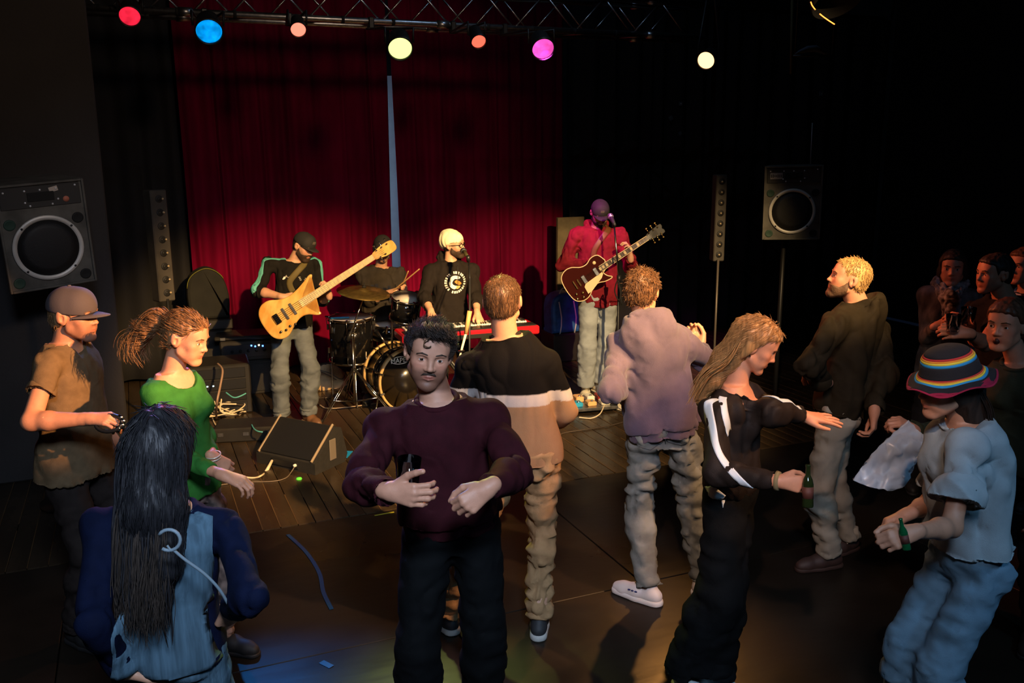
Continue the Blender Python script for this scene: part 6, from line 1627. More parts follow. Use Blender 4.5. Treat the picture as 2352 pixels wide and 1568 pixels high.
# guitarist
C_wine = cloth('wine_red_fleece', (0.17, 0.011, 0.018)); J_pale = cloth('pale_washed_jeans', (0.33, 0.36, 0.37), 0.8, 0.2, (6, 6, 9))
P4 = person('tall man in a wine red hoodie, dark cap and pale jeans playing guitar', 8.30, (1378, 489, -0.04), (1372, 524), (1374, 678), 4, (6, 30, 0), 1.06, h=0.0048, pelz=0.95,
    arms={'R': dict(el=(1292, 608, 1), wr=(1352, 607, 1), hand=dict(dir=(0.75, -0.1, -0.05), dorsal=(0, -1, 0.35), curl=(0.5, 0.6, 0.4), thumb=0.4)),
          'L': dict(el=(1450, 618, 1), wr=(1448, 592, 1), hand=dict(dir=(-0.1, -0.05, 0.9), dorsal=(0.7, 0.1, 0.1), curl=(0.6, 0.9, 0.7), thumb=0.2))},
    sh={'R': (1326, 540), 'L': (1424, 540)}, feet={'R': (1345, 892), 'L': (1374, 880)}, footyaw={'R': -10, 'L': 30},
    top=dict(mat=C_wine, name='hoodie', ease=0.034, sleeve=0.98, cuff=0.7, hem=-0.075, hood=0.85, amp=0.011, fr=8, rib=True), bottom=dict(mat=J_pale, r=(0.098, 0.080, 0.072), short=0.90, cuff=True, amp=0.009),
    shoes=dict(mat=mat('cream_canvas_shoe', (0.80, 0.72, 0.52), 0.6), solemat=mat('cream_sole', (0.8, 0.72, 0.55), 0.6), sock=mat('white_sock', (0.8, 0.75, 0.65), 0.9)),
    hair=dict(kind='short', mat=H_brown, t=0.004), beard=dict(mat=H_beard, t=0.005, stubble=0.7), brows=H_beard, seed=4)
cap_hat(P4, 1.0, M_blackcap, low=2.6, patch=mat('grey_patch', (0.10, 0.085, 0.07), 0.8))
fx, fy, ax = P4['Rt'].T; S_ = P4['S']
strap(gtr, P4['bv'], [S_['L']*0.4+P4['Nk']*0.6-fy*0.03, S_['L']*0.4+P4['Nk']*0.6+fy*0.06, P4['Nk']*0.7+P4['Pl']*0.3+fy*0.1+fx*0.05, P4['Nk']*0.42+P4['Pl']*0.58+fy*0.12+fx*0.06], [UP, fy+UP*0.6, fy, fy], 0.05, mat('brown_leather_strap', (0.14, 0.05, 0.02), 0.5))
for s_ in (-1, 1):
    p0 = P4['Nk']+fy*0.10+fx*0.03*s_-ax*0.03
    ribbon('drawstring', P4['bv'], [p0, p0-ax*0.08, p0-ax*0.16], [fy, fy, fy], 0.006, C_wine, P4['top'], off=0.004, rows=3)

# ------------------------------------------------------------------ the audience
# man in the grey cap, left edge
C_tan = cloth('olive_tan_tshirt', (0.14, 0.092, 0.048))
P5 = person('man in a grey peaked cap and olive tan v-neck t-shirt, leftmost dancer', 4.02, (170, 722), (150, 785), (178, 1072), 72, (84, 2, 0), 0.99, hs=1.06, h=0.004,
    arms={'R': dict(el=(72, 968, 1), wr=(205, 962, 1), hand=dict(dir=(0.9, -0.1, 0.05), dorsal=(0.05, -0.4, 0.8), curl=(0.7, 0.8, 0.5), thumb=0.6)),
          'L': dict(el=(212, 915, -1), wr=(245, 985, 1), hand=dict(dir=(0.35, -0.1, -0.8), dorsal=(0.6, -0.5, 0.2), curl=(0.5, 0.7, 0.5), thumb=0.4))},
    sh={'R': (112, 838), 'L': (178, 830)}, footyaw={'R': 60, 'L': 85},
    feet={'R': tuple(PX(150, 1072, 4.02)*A(1, 1, 0)+rel(0.02, -0.1, 0.09)), 'L': tuple(PX(235, 1072, 4.02)*A(1, 1, 0)+rel(0.12, 0.15, 0.09))},
    top=dict(mat=C_tan, name='tshirt', ease=0.018, sleeve=0.27, hem=-0.10, vneck=True, amp=0.008, w=[1.28, 1.24, 1.16, 1.05, 1, 1, 1, 1]), bottom=dict(mat=cloth('dark_brown_trousers', (0.022, 0.016, 0.014)), r=(0.095, 0.075, 0.065), waist=0.05), shoes=dict(mat=mat('black_shoe')),
    skin=(0.95, 0.80, 0.74), hair=dict(kind='short', mat=hair_mat('sandy', (0.30, 0.19, 0.09)), t=0.006, tufts=(900, 0.015, 0.0014, (0, -0.4, -0.6), 0.15), tmax=0.8), beard=dict(stubble=0.45), brows=H_brown, seed=5, bend=0.01)
cap_hat(P5, 1.06, M_greycap, low=1.6, long=1.05, size=1.02)
# shaker in his hands
sp_ = PX(250, 972, DD(P5['W']['R'])-0.02); t = empty('shaker_ring', sp_, 'small shaker ring with metal jingles held by the man in the grey cap', 'shaker')
pts = [sp_+rel(0.055*math.cos(a), 0.02*math.sin(a), 0.03*math.sin(a)) for a in np.linspace(0, 2*math.pi, 20)]
MB().tube(pts, 0.009, 8).build('ring', M_blackplastic, t)
for k in range(4):
    a = -0.8+0.5*k; c_ = sp_+rel(0.058*math.cos(a), 0.02*math.sin(a), 0.03*math.sin(a)); MB().lathe([(0.014, -0.003), (0.015, 0.003), (0, 0.004)], zframe(c_, -FH), 12).build('jingle', M_chrome, t)

# woman in green
C_grn = cloth('leaf_green_jersey', (0.035, 0.17, 0.028))
locksP = [('cone', (0, -9.5, 4.5), (0, -14, 3.5), 2.2, 3.4, 2.0, 'add'), ('cone', (0, -14, 3.5), (1, -20, -2), 3.4, 4.6, 2.0, 'add'), ('cone', (1, -20, -2), (1.5, -22.5, -10), 4.4, 3.0, 2.0, 'add'), ('cone', (1.5, -22.5, -10), (1, -22, -15), 3.0, 1.0, 2.0, 'add')]
P6 = person('woman in a leaf green top with a swinging ponytail', 3.75, (428, 774), (395, 852), (432, 1118), 62, (80, 16, 0), 0.96, hs=0.97, fem=1, h=0.004,
    arms={'R': dict(el=(420, 1055, 1), wr=(515, 1092, 1), hand=dict(dir=(0.85, -0.15, -0.25), dorsal=(0.25, -0.3, 0.85), curl=(0.6, 0.7, 0.5), thumb=0.5)),
          'L': dict(el=(470, 1000, -1), wr=(490, 1050, 1), hand=dict(dir=(0.5, 0.3, -0.6), dorsal=(0.5, -0.7, 0.2), curl=(0.5, 0.7, 0.5), thumb=0.4))},
    sh={'R': (352, 905), 'L': (430, 888)}, footyaw={'R': 60, 'L': 70},
    top=dict(mat=C_grn, name='top', ease=0.010, sleeve=0.86, hem=-0.08, wide=True, amp=0.004), bottom=dict(mat=mat('patterned_leggings', (0.05, 0.035, 0.03), 0.8, color2=(0.30, 0.20, 0.16), nscale=(28, 28, 22), detail=1), r=(0.085, 0.062, 0.05)), shoes=dict(mat=mat('black_shoe')),
    skin=(1.25, 1.05, 0.95), lips=(0.85, 0.5, 0.5), hair=dict(kind='pony', mat=H_chest, t=0.007, locks=locksP, line=([-11, -7, -3.5, -0.6, 1.6, 2.4, 4.5, 9.5], [-8.5, -7.0, -4.0, 1.8, 1.6, 2.2, 5.0, 6.4]), tufts=(2600, 0.030, 0.0011, (0, -1.2, 0.2), 0.0), radial=0.0, mess=0.05), brows=H_brown, seed=6)
MH = P6['MH']
gd = [[loc(MH, .97, p)[0] for p in [(dx, -10, 5), (dx*1.5, -15, 5.5+dz), (dx*2+1, -20.5, 0+dz), (dx*2.2+1.5, -24.5+dz, -7), (dx*2.4+1.5, -24.5+dz*1.3, -14), (dx*2+1, -22+dz*2, -19)]] for dx in (-1.2, 0, 1.2) for dz in (-2, 0, 2)]
strands('hair_locks', gd, 0.0013, H_chest, P6['root'], 3, per=30, jit=0.015)
for k in range(2): MB().tube([P6['W']['L']+rel(0.032*math.cos(a), 0.032*math.sin(a), 0.012*k+0.008*math.sin(a)) for a in np.linspace(0, 2*math.pi, 16)], 0.003, 6).build('bracelet', mat('pale_bracelet', (0.8, 0.65, 0.5), 0.3, 0.4), P6['root'])

# woman with long dark hair, back to us, nearest
C_navy = cloth('navy_knit', (0.003, 0.006, 0.024)); 
C_denim = cloth('pale_blue_ribbed_knit', (0.07, 0.13, 0.18), 0.85, 0.25, (60, 60, 4), 0.0016, (190, 190, 20))
locks7 = [('cone', (0, -5, -2), (-1, -8, -14), 8.2, 8.6, 5, 'add'), ('cone', (-4, -7.5, -14), (-5, -10.5, -30), 5.6, 5.0, 3, 'add'), ('cone', (3, -7.5, -14), (2, -10.5, -28), 5.2, 4.6, 3, 'add'),
          ('cone', (-5, -10.5, -28), (-4.5, -11.5, -44), 3.6, 1.5, 2, 'add'), ('cone', (2, -10.5, -28), (2.5, -11.5, -44), 3.4, 1.3, 2, 'add'), ('cone', (-1, -10.3, -20), (-1, -11, -36), 3.6, 1.0, 2, 'add')]
P7 = person('woman with very long dark hair seen from behind, nearest to us', 2.42, (372, 1030), (372, 1155, -0.02), (395, 1560, 0.0), 186, (172, 4, 0), 0.96, hs=1.0, fem=1, h=0.0045, eyes=False,
    arms={'L': dict(el=(218, 1425, 1), wr=(285, 1540, -1), hand=dict(dir=(0.6, 0.6, -0.2), dorsal=(0, 0, 1), curl=(0.6, 0.7, 0.4))),
          'R': dict(el=(580, 1370, 1), wr=(530, 1395, -1), hand=dict(dir=(-0.25, 0.3, -0.6), dorsal=(0.5, -0.6, 0.1), curl=(0.8, 0.9, 0.5), thumb=0.5))},
    sh={'L': (235, 1215), 'R': (520, 1215)}, top=dict(mat=C_navy, name='cardigan', ease=0.030, sleeve=0.98, hem=-0.06, amp=0.008, fr=6),
    bottom=dict(mat=C_denim, r=(0.10, 0.075, 0.065)), shoes=dict(mat=mat('black_shoe')),
    hair=dict(kind='long', mat=H_black, t=0.013, locks=locks7, trim=True, line=([-11, -7, -2.6, 0, 3, 4.5, 9.5], [-9, -9, -9, -6, -3, 5.0, 7.0]), amp=0.007, freq=(55, 55, 5), tufts=(2600, 0.030, 0.0013, (0, -0.2, -0.9), 0.0), radial=0.4, mess=0.05), seed=7)
fx, fy, ax = P7['Rt'].T; MH = P7['MH']; bv = P7['bv']
# pale knitted back panel of her top
gd = []
for u, z in ((-5.5, 0), (-3, 0), (-0.5, 0), (2, 0), (4.5, 0), (6.5, 1)):
    gd.append([loc(MH, 1.0, p)[0] for p in [(u*0.9, -7.5, 6-z), (u*1.1, -10.2, -2), (u*1.15, -11.5, -12), (u*1.1, -13.2, -22), (u*1.0, -14.0, -32), (u*0.9, -14.4, -41), (u*0.85, -14.6, -48-(abs(u) % 3)*1.5)]])
strands('hair_locks', gd, 0.0035, H_black, P7['root'], 5, per=26, jit=0.013)
bk = -fy
gd2 = [[loc(MH, 1.0, p)[0] for p in [(u, -12.5, -14), (u*1.1+0.6*math.sin(u), -14.6, -24), (u*1.0, -15.6, -34), (u*0.95+math.sin(u*2), -15.8, -44), (u*0.9, -15.8, -50-2*math.sin(u*3))]] for u in (-6, -4, -2.2, 0, 1.5, 3.5, 5.5)]
strands('hair_locks', gd2, 0.0010, hair_mat('grey_brown', (0.055, 0.041, 0.033), 0.4, 0.6), P7['root'], 25, per=34, jit=0.014)
rows = [(0.49, 0.20), (0.40, 0.235), (0.30, 0.235), (0.20, 0.22), (0.10, 0.235), (0.02, 0.27), (-0.05, 0.31)]
ribbon('back_panel', bv, [P7['Pl']+ax*z+fx*0.035 for z, w_ in rows], [bk]*7, [w_ for z, w_ in rows], C_denim, P7['top'], off=0.013, rows=15)
# white strap with ring
M_strap = mat('pale_blue_strap', (0.20, 0.27, 0.32), 0.5)
st_ = empty('shoulder_bag', PX(400, 1240, 2.0), 'pale strap with a hooked ring across the back of the long haired woman', 'bag')
DS_ = DD(P7['Nk'])-0.24
MB().tube([PX(388+26*math.cos(a), 1240+24*math.sin(a), DS_) for a in np.linspace(-2.6, 2.2, 16)], 0.0048, 8).build('ring', M_strap, st_)
MB().tube(catmull([PX(403, 1262, DS_), PX(392, 1262, DS_), PX(384, 1252, DS_)], 5), 0.003, 6).build('ring_hook', M_strap, st_)
MB().tube(catmull([PX(398, 1262, DS_), PX(425, 1285, DS_+0.01), PX(470, 1318, DS_+0.03), PX(505, 1355, DS_+0.05), PX(532, 1402, DS_+0.08)], 8), 0.0042, 8).build('cord', M_strap, st_)
b = MB(); b.box((0, 0, 0), (0.30, 0.09, 0.20), zframe(PX(600, 1500, 2.20), -FH), 0.0) if False else None

# man in the maroon sweater
C_mar = cloth('maroon_sweatshirt', (0.032, 0.005, 0.008), 0.85, 0.15, (20, 20, 20))
P8 = person('smiling man in a maroon sweatshirt facing us with a drink', 3.18, (986, 812), (1003, 915), (1035, 1245), 8, (9, 3, 9), 1.02, hs=1.04, h=0.0032, adapt=0.0,
    arms={'R': dict(el=(832, 1110, 1), wr=(893, 1128, 1), hand=dict(dir=(0.85, -0.35, 0.0), dorsal=(-0.45, -0.8, 0.15), curl=(0.75, 0.75, 0.35), thumb=-0.2, spread=1.2)),
          'L': dict(el=(1188, 1085, 1), wr=(1122, 1120, 1), hand=dict(dir=(-0.75, -0.35, -0.45), dorsal=(0.2, -0.7, 0.35), curl=(1.0, 1.1, 0.6), thumb=0.7))},
    sh={'R': (885, 985), 'L': (1130, 965)}, feet={'R': tuple(PX(960, 1500, 3.15)*A(1, 1, 0)+A(0, 0, 0.09)), 'L': tuple(PX(1105, 1500, 3.25)*A(1, 1, 0)+A(0, 0, 0.09))}, footyaw={'R': -20, 'L': 25},
    top=dict(mat=C_mar, name='sweatshirt', ease=0.038, sleeve=0.97, cuff=0.55, hem=0.0, neck=0.088, amp=0.009, fr=5.5, rib=True, collar=C_mar, h=0.0055), bottom=dict(mat=cloth('black_chinos', (0.003, 0.0035, 0.004)), r=(0.100, 0.082, 0.078), amp=0.006), shoes=dict(mat=mat('black_shoe')),
    skin=(0.95, 0.86, 0.86), jaw=0.82, hair=dict(kind='short', mat=H_dark, t=0.014, amp=0.008, freq=(50, 50, 40), tufts=(5200, 0.018, 0.0008, (0.4, -0.2, 0.5), 0.15), radial=0.35, mess=0.25, line=([-11, -7, -2.6, -0.6, 1.6, 2.4, 4.5, 9.5], [-7.5, -6.5, -4.0, 2.4, 2.2, -1.0, 6.0, 8.0])),
    beard=dict(mat=H_beard, t=0.0045, full=False, stubble=0.9), brows=H_beard, lips=(0.75, 0.45, 0.48), seed=8)
gd = [[loc(P8['MH'], 1.04, p)[0] for p in [(u, 4, 11.8), (u*0.9-0.5, 8.5, 11.2), (u*0.8+1.5, 9.9, 9.4), (u*0.8+3.0, 9.0, 8.9)]] for u in (-3.5, -1.5, 0.5, 2.5, 4.5)]
strands('forelocks', gd, 0.0010, H_dark, P8['root'], 8, per=34, jit=0.010)
MB().tube(catmull([loc(P8['MH'], 1.04, p)[0] for p in [(-1.5, 9.8, 8.3), (-3.0, 9.9, 7.2), (-3.2, 9.7, 5.4), (-1.6, 9.7, 4.8), (-0.8, 9.8, 5.4)]], 6), 0.0022, 6).build('forehead_curl', H_brown, P8['root'])
# beer glass in his right hand
def glass(c, axis, r0, r1, hh, fill, label, liquid, tumbler=True):
    t = empty('beer_glass' if liquid else 'plastic_cup', c, label, 'glass' if liquid else 'cup'); Mx = zframe(c, axis)
    gm_ = mat('clear_glass', (0.95, 0.97, 1.0), 0.03, trans=1.0, ior=1.3)
    MB().lathe([(0.0, 0.0), (r0, 0.0), (r1, hh), (r1-0.002, hh), (r0-0.003, 0.008), (0.0, 0.008)], Mx, 28).build('glass_wall', gm_, t)
    if liquid: 
        k = fill; MB().lathe([(0.0, 0.009), (r0-0.0045, 0.009), (r0+(r1-r0)*k-0.0045, hh*k), (0, hh*k)], Mx, 28).build('drink', liquid, t)
    return t
M_cola = mat('dark_red_brown_drink', (0.16, 0.035, 0.02), 0.1, trans=0.5)
gl = PX(936, 1152, DD(P8['W']['R'])+0.035)
glass(gl, (PX(940, 1060, DD(P8['W']['R'])+0.035)-gl), 0.030, 0.040, 0.148, 0.70, 'glass of dark drink held by the man in the maroon sweatshirt', M_cola)

# man in the black, white and tan sweater
C_band = mat('banded_knit', (1, 1, 1), 0.85, spec=0.12, attr='tint', noise=0.06, nscale=(30, 30, 30), bump=0.001, bscale=(240, 240, 240))
PLz = {}
def bandcol(P):
    c = np.zeros((len(P), 3)); 
    zw0, zw1 = PLz['z0'], PLz['z1']; z = P[:, 2]+PLz['t']*(P @ RH-PLz['x'])
    c[:] = A(0.004, 0.003, 0.003); c[z < zw1] = A(0.46, 0.40, 0.37); c[z < zw0] = A(0.30, 0.165, 0.085); return c
tmpD = 3.98
PLz['z1'] = PX(1200, 893, tmpD)[2]; PLz['z0'] = PX(1200, 919, tmpD)[2]; PLz['t'] = 0.02; PLz['x'] = float(PX(1200, 900, tmpD) @ RH)
P9 = person('man in a black, white and tan banded sweater seen from behind', tmpD, (1155, 692), (1160, 772), (1196, 1088), 176, (170, 2, 3), 1.02, hs=1.02, h=0.0045, eyes=False,
    arms={'R': dict(el=(1302, 945, -1), wr=(1258, 975, -1), hand=dict(dir=(-0.4, 0.7, 0.1), dorsal=(0, 0, 1), curl=(0.8, 0.9, 0.5))),
          'L': dict(el=(1040, 960, -1), wr=(1080, 975, -1), hand=dict(dir=(0.3, 0.7, 0.1), dorsal=(0, 0, 1), curl=(0.8, 0.9, 0.5)))},
    sh={'R': (1250, 835), 'L': (1082, 840)}, feet={'R': (1238, 1415), 'L': (1026, 1405)}, footyaw={'R': 175, 'L': 215}, kneepole={'R': FH+RH*0.1, 'L': FH*0.6-RH*0.5},
    top=dict(mat=C_band, name='sweater', ease=0.026, sleeve=0.96, cuff=0.7, hem=-0.075, neck=0.075, amp=0.007, fr=6, adapt=0.0, col=bandcol, collar=cloth('black_rib_knit', (0.02, 0.016, 0.014))),
    bottom=dict(mat=cloth('tan_chinos', (0.36, 0.21, 0.10), 0.8, 0.1), r=(0.098, 0.070, 0.056), amp=0.016, fr=10), shoes=dict(mat=mat('dark_grey_shoe', (0.03, 0.03, 0.032), 0.6), solemat=mat('pale_rubber_sole', (0.5, 0.48, 0.44), 0.6), sole=0.03),
    hair=dict(kind='short', mat=H_brown, t=0.006, amp=0.002, tufts=(2800, 0.015, 0.0011, (0, 0, -0.6), 0.2), mess=0.2), skin=(1.0, 0.85, 0.8), seed=9)

# man in the mauve hoodie
C_mauve = cloth('mauve_fleece', (0.115, 0.085, 0.125), 0.9, 0.06, (25, 25, 25), sheen=0.2)
P10 = person('man in a mauve hoodie, jeans and white trainers seen from behind', 4.36, (1474, 670), (1487, 738), (1517, 1042), 176, (158, 8, 0), 1.02, hs=1.0, h=0.0045, eyes=False,
    arms={'L': dict(el=(1405, 905, 1), wr=(1425, 880, -1), hand=dict(dir=(0.2, 0.7, 0.3), dorsal=(0, 0, 1), curl=(0.8, 0.9, 0.5))),
          'R': dict(el=(1648, 845, -1), wr=(1610, 800, -1), hand=dict(dir=(-0.3, 0.5, 0.6), dorsal=(0, 1, 0), curl=(0.8, 0.9, 0.5)))},
    sh={'L': (1424, 795), 'R': (1570, 790)}, feet={'L': (1488, 1345), 'R': (1612, 1322)}, footyaw={'L': 232, 'R': 150}, kneepole={'L': FH-RH*0.2, 'R': FH+RH*0.3},
    top=dict(mat=C_mauve, name='hoodie', ease=0.036, sleeve=0.98, cuff=0.7, hem=-0.02, hood=1.25, amp=0.011, fr=5.5, rib=True), 
    bottom=dict(mat=cloth('faded_denim', (0.20, 0.215, 0.20), 0.8, 0.3, (7, 7, 10)), r=(0.096, 0.072, 0.058), amp=0.014, fr=10), shoes=dict(mat=mat('white_leather_shoe', (0.72, 0.66, 0.62), 0.5), solemat=mat('white_sole', (0.75, 0.70, 0.66), 0.5), sole=0.03),
    hair=dict(kind='short', mat=H_brown, t=0.010, amp=0.007, freq=(48, 48, 40), tufts=(2600, 0.018, 0.0015, (0, 0, -0.4), 0.22), mess=0.45), skin=(1.0, 0.85, 0.8), seed=10)
fx, fy, ax = P10['Rt'].T; bvb = P10['bvb']; Pl = P10['Pl']
M_stitch = mat('dark_denim_seam', (0.05, 0.055, 0.06), 0.8)
for s_ in (-1, 1):
    cpt = Pl+fx*0.078*s_-ax*0.035; w_, hh_ = 0.068, 0.075
    loop = [cpt+fx*w_*a+ax*hh_*b_ for a, b_ in ((-1, 1), (-1, -0.55), (0, -1), (1, -0.55), (1, 1), (-1, 1))]
    pts = []
    for k in range(5):
        for t_ in np.linspace(0, 1, 5)[:-1]:
            p_ = loop[k]*(1-t_)+loop[k+1]*t_; h_ = cast(bvb, p_, -fy, off=0.001)
            if h_ is not None: pts.append(h_)
    MB().tube(pts+[pts[0]], 0.0022, 5).build('back_pocket', M_stitch, P10['bottom'])
sp = [cast(bvb, Pl+ax*z, -fy, off=0.001) for z in (0.07, 0.03, -0.01, -0.05, -0.09)]; sp = [p_ for p_ in sp if p_ is not None]
MB().tube(sp, 0.0022, 5).build('centre_seam', M_stitch, P10['bottom'])
hp_ = P10['Nk']-fy*0.10+ax*0.02+fx*0.08
MB().box(P10['Nk']+fx*0.03-fy*0.085+ax*0.055, (0.03, 0.012, 0.012), bevel=0.003).build('neck_label', mat('red_label', (0.5, 0.08, 0.05), 0.6), P10['top'])

sh_, g_, fd_ = P10['shoes']['L']; sd_v = np.cross(fd_, UP)
for k in range(3):
    for s_ in (-1, 1): MB().box((0, 0, 0), (0.011, 0.008, 0.030), zframe(g_+fd_*(0.045+0.020*k)+sd_v*0.040*s_+A(0, 0, 0.058), sd_v*s_+UP*0.5), 0.002).build('side_stripe', mat('navy_shoe_stripe', (0.02, 0.03, 0.14), 0.6), sh_)
# woman in the dark jacket with pale stripes
C_jk = cloth('dark_brown_track_jacket', (0.018, 0.013, 0.011), 0.6)
M_st = mat('pale_jacket_stripe', (0.62, 0.70, 0.76), 0.6)
locks11 = [('cone', (0, -4.0, -1), (0.5, -7.0, -11), 7.2, 6.0, 5, 'add'), ('cone', (0.5, -7.0, -11), (0, -8.5, -22), 5.8, 4.8, 4, 'add'), ('cone', (0, -8.5, -22), (-1, -9, -32), 4.4, 1.8, 3, 'add'), ('cone', (5.0, -1.5, -3), (5.5, -3, -16), 3.4, 3.0, 3, 'add')]
P11 = person('woman in a dark jacket with pale sleeve stripes, golden brown hair and bottle', 3.66, (1735, 790), (1690, 880), (1680, 1140), 62, (76, 26, 0), 0.95, hs=0.98, fem=1, h=0.004,
    arms={'R': dict(el=(1650, 1085, 1), wr=(1790, 1105, 1), hand=dict(dir=(0.9, -0.1, -0.1), dorsal=(-0.05, -0.9, 0.3), curl=(0.9, 1.0, 0.6), thumb=0.6)),
          'L': dict(el=(1765, 945, 1), wr=(1845, 955, -1), hand=dict(dir=(0.95, 0.0, -0.12), dorsal=(0.05, -0.35, 0.9), curl=(0.05, 0.12, 0.1), thumb=0.1, spread=1.6))},
    sh={'R': (1640, 945), 'L': (1715, 920)}, feet={'R': (1575, 1545), 'L': (1635, 1548)}, footyaw={'R': 20, 'L': 60},
    top=dict(mat=C_jk, name='jacket', ease=0.034, sleeve=0.97, cuff=0.6, hem=-0.02, neck=0.075, wide=True, amp=0.010, fr=6, w=[1.0, 1, 1, 1.0, 1.0, 1, 1, 1]), bottom=dict(mat=cloth('black_wide_trousers', (0.004, 0.0045, 0.005)), r=(0.11, 0.10, 0.10), amp=0.008), shoes=dict(mat=mat('pale_blue_white_trainer', (0.5, 0.6, 0.65), 0.5), solemat=mat('white_sole')),
    skin=(1.1, 0.9, 0.82), lips=(0.8, 0.5, 0.5), hair=dict(kind='long', mat=H_gold, t=0.010, locks=locks11, line=([-11, -7, -2.6, 0, 2, 4.5, 9.5], [-9, -9, -8, -1.0, 3.0, 5.0, 6.8]), amp=0.006, freq=(60, 60, 6), tufts=(4200, 0.020, 0.0010, (0, -0.8, -0.7), 0.0), radial=0.5, mess=0.04), brows=H_brown, seed=11)
fx, fy, ax = P11['Rt'].T; bv = P11['bv']; s0, e0, w0_ = P11['S']['R'], P11['E']['R'], P11['W']['R']; bd = -FH
ribbon('sleeve_stripe', bv, [PX(1652, 893, 3.5), PX(1636, 925, 3.45), PX(1635, 985, 3.45), PX(1647, 1035, 3.4), PX(1680, 1075, 3.4), PX(1720, 1106, 3.4), PX(1765, 1116, 3.4)], [bd+UP*1.2, bd+UP*0.3, bd, bd, bd, bd, bd], 0.027, M_st, P11['top'], rows=5)
ribbon('sleeve_stripe', bv, [PX(1608, 905, 3.6), PX(1597, 930, 3.6), PX(1590, 975, 3.6)], [bd-RH*0.8+UP*0.5, bd-RH*0.9, bd-RH], 0.020, M_st, P11['top'])
ribbon('chest_stripe', bv, [PX(1668, 905, 3.5), PX(1660, 940, 3.5), PX(1672, 990, 3.5)], [bd+UP*0.5, bd, bd], 0.03, M_st, P11['top'])
sl, el_, wl = P11['S']['L'], P11['E']['L'], P11['W']['L']
ribbon('sleeve_stripe', bv, [el_*0.7+sl*0.3, el_*0.8+wl*0.2, el_*0.4+wl*0.6, wl*0.85+el_*0.15], [UP+bd*0.4]*4, 0.026, M_st, P11['top'])
ribbon('waist_tie', bv, [PX(1632, 1132, 3.5), PX(1645, 1140, 3.5), PX(1662, 1148, 3.5)], [bd, bd, bd], [0.045, 0.05, 0.04], M_st, P11['top'])
MB().tube([PX(1662, 1148, DD(cast(bv, PX(1660, 1140, 3.5), bd))-0.0), PX(1667, 1180, DD(cast(bv, PX(1660, 1140, 3.5), bd))-0.01)], 0.011, 8, flat=0.4).build('tie_end', M_st, P11['top'])
MB().tube([w0_+(w0_-e0)*0.02*k+0.0 for k in (-2.4, 0.4)], [0.040, 0.036], 16).build('cuff', mat('tan_cuff_rib', (0.22, 0.17, 0.08), 0.85), P11['top'])
MB().lathe([(0.0, -0.004), (0.006, 0), (0.0, 0.012)], Matrix.Translation(Vector(loc(P11['MH'], .98, (-8.2, -0.4, -4.2))[0])), 8).build('earring', M_chrome, P11['root'])
gd = [[loc(P11['MH'], .98, p)[0] for p in [(u, -5-abs(u)*0.3, 8-abs(u)), (u*1.25, -9.5+abs(u)*0.4, 0), (u*1.25, -10.5+abs(u)*0.5, -10), (u*1.1, -12, -20), (u*0.95, -12.5, -29), (u*0.85, -12, -36)]] for u in (-6, -4, -2, 0, 2, 4)]
strands('hair_locks', gd, 0.0024, H_gold, P11['root'], 12, per=16, jit=0.010)
# bottle in her near hand
def bottle(c0, c1, label, m_):
    d = np.array(c1)-np.array(c0); L_ = float(np.linalg.norm(d)); t = empty('beer_bottle', c0, label, 'bottle'); Mx = zframe(c0, d); k = L_/0.24
    MB().lathe([(0.0, 0.0), (0.029*k, 0.0), (0.031*k, 0.006*k), (0.031*k, 0.13*k), (0.026*k, 0.155*k), (0.014*k, 0.18*k), (0.0125*k, 0.225*k), (0.0145*k, 0.228*k), (0.0145*k, 0.24*k), (0.010*k, 0.24*k)], Mx, 24).build('glass', m_, t)
    MB().lathe([(0.0315*k, 0.05*k), (0.0315*k, 0.115*k)], Mx, 24).build('paper_label', mat('dark_bottle_label', (0.10, 0.03, 0.02), 0.6), t)
    return t
M_bot = mat('brown_green_bottle_glass', (0.02, 0.035, 0.010), 0.05, trans=0.4)
dw = DD(P11['W']['R'])
bottle(PX(1855, 1164, dw-0.05), PX(1856, 1066, dw-0.02), 'dark glass beer bottle held upright by the woman in the striped jacket', M_bot)

# man in the olive jacket
C_ol = cloth('olive_nylon_jacket', (0.024, 0.017, 0.009), 0.8, 0.2, (12, 12, 12)); C_sand = cloth('sand_jeans', (0.30, 0.26, 0.20), 0.8, 0.18, (8, 8, 8))
P12 = person('bearded fair haired man in an olive hooded jacket and sand jeans', 4.70, (1950, 640), (1972, 698), (1925, 960), -115, (-100, -14, 0), 1.01, h=0.0045,
    arms={'L': dict(el=(1850, 840, 1), wr=(1895, 875, -1), hand=dict(dir=(-0.4, 0.6, 0.2), dorsal=(0, 0, 1), curl=(0.8, 0.9, 0.6))),
          'R': dict(el=(2030, 860, 1), wr=(2008, 945, 1), hand=dict(dir=(0.05, 0.0, -1), dorsal=(0.8, -0.4, 0), curl=(0.6, 0.8, 0.5)))},
    sh={'L': (1912, 752), 'R': (2010, 760)}, feet={'L': (1905, 1268), 'R': (1948, 1232)}, footyaw={'L': -75, 'R': -60}, kneepole={'L': -RH-FH*0.3, 'R': -RH-FH*0.1},
    top=dict(mat=C_ol, name='jacket', ease=0.045, sleeve=0.98, cuff=0.6, hem=-0.06, hood=1.15, amp=0.014, fr=5, rib=False), bottom=dict(mat=C_sand, r=(0.10, 0.076, 0.062), amp=0.012), shoes=dict(mat=mat('dark_brown_boot', (0.04, 0.02, 0.015), 0.6)),
    skin=(1.05, 0.85, 0.78), hair=dict(kind='short', mat=H_blond, t=0.003, amp=0.0015, tufts=(2000, 0.013, 0.0015, (0, -0.5, -0.3), 0.2), mess=0.2), beard=dict(mat=mat('brown_beard_hair', (0.10, 0.05, 0.025), 0.7), t=0.005, stubble=0.6), brows=H_brown, seed=12)

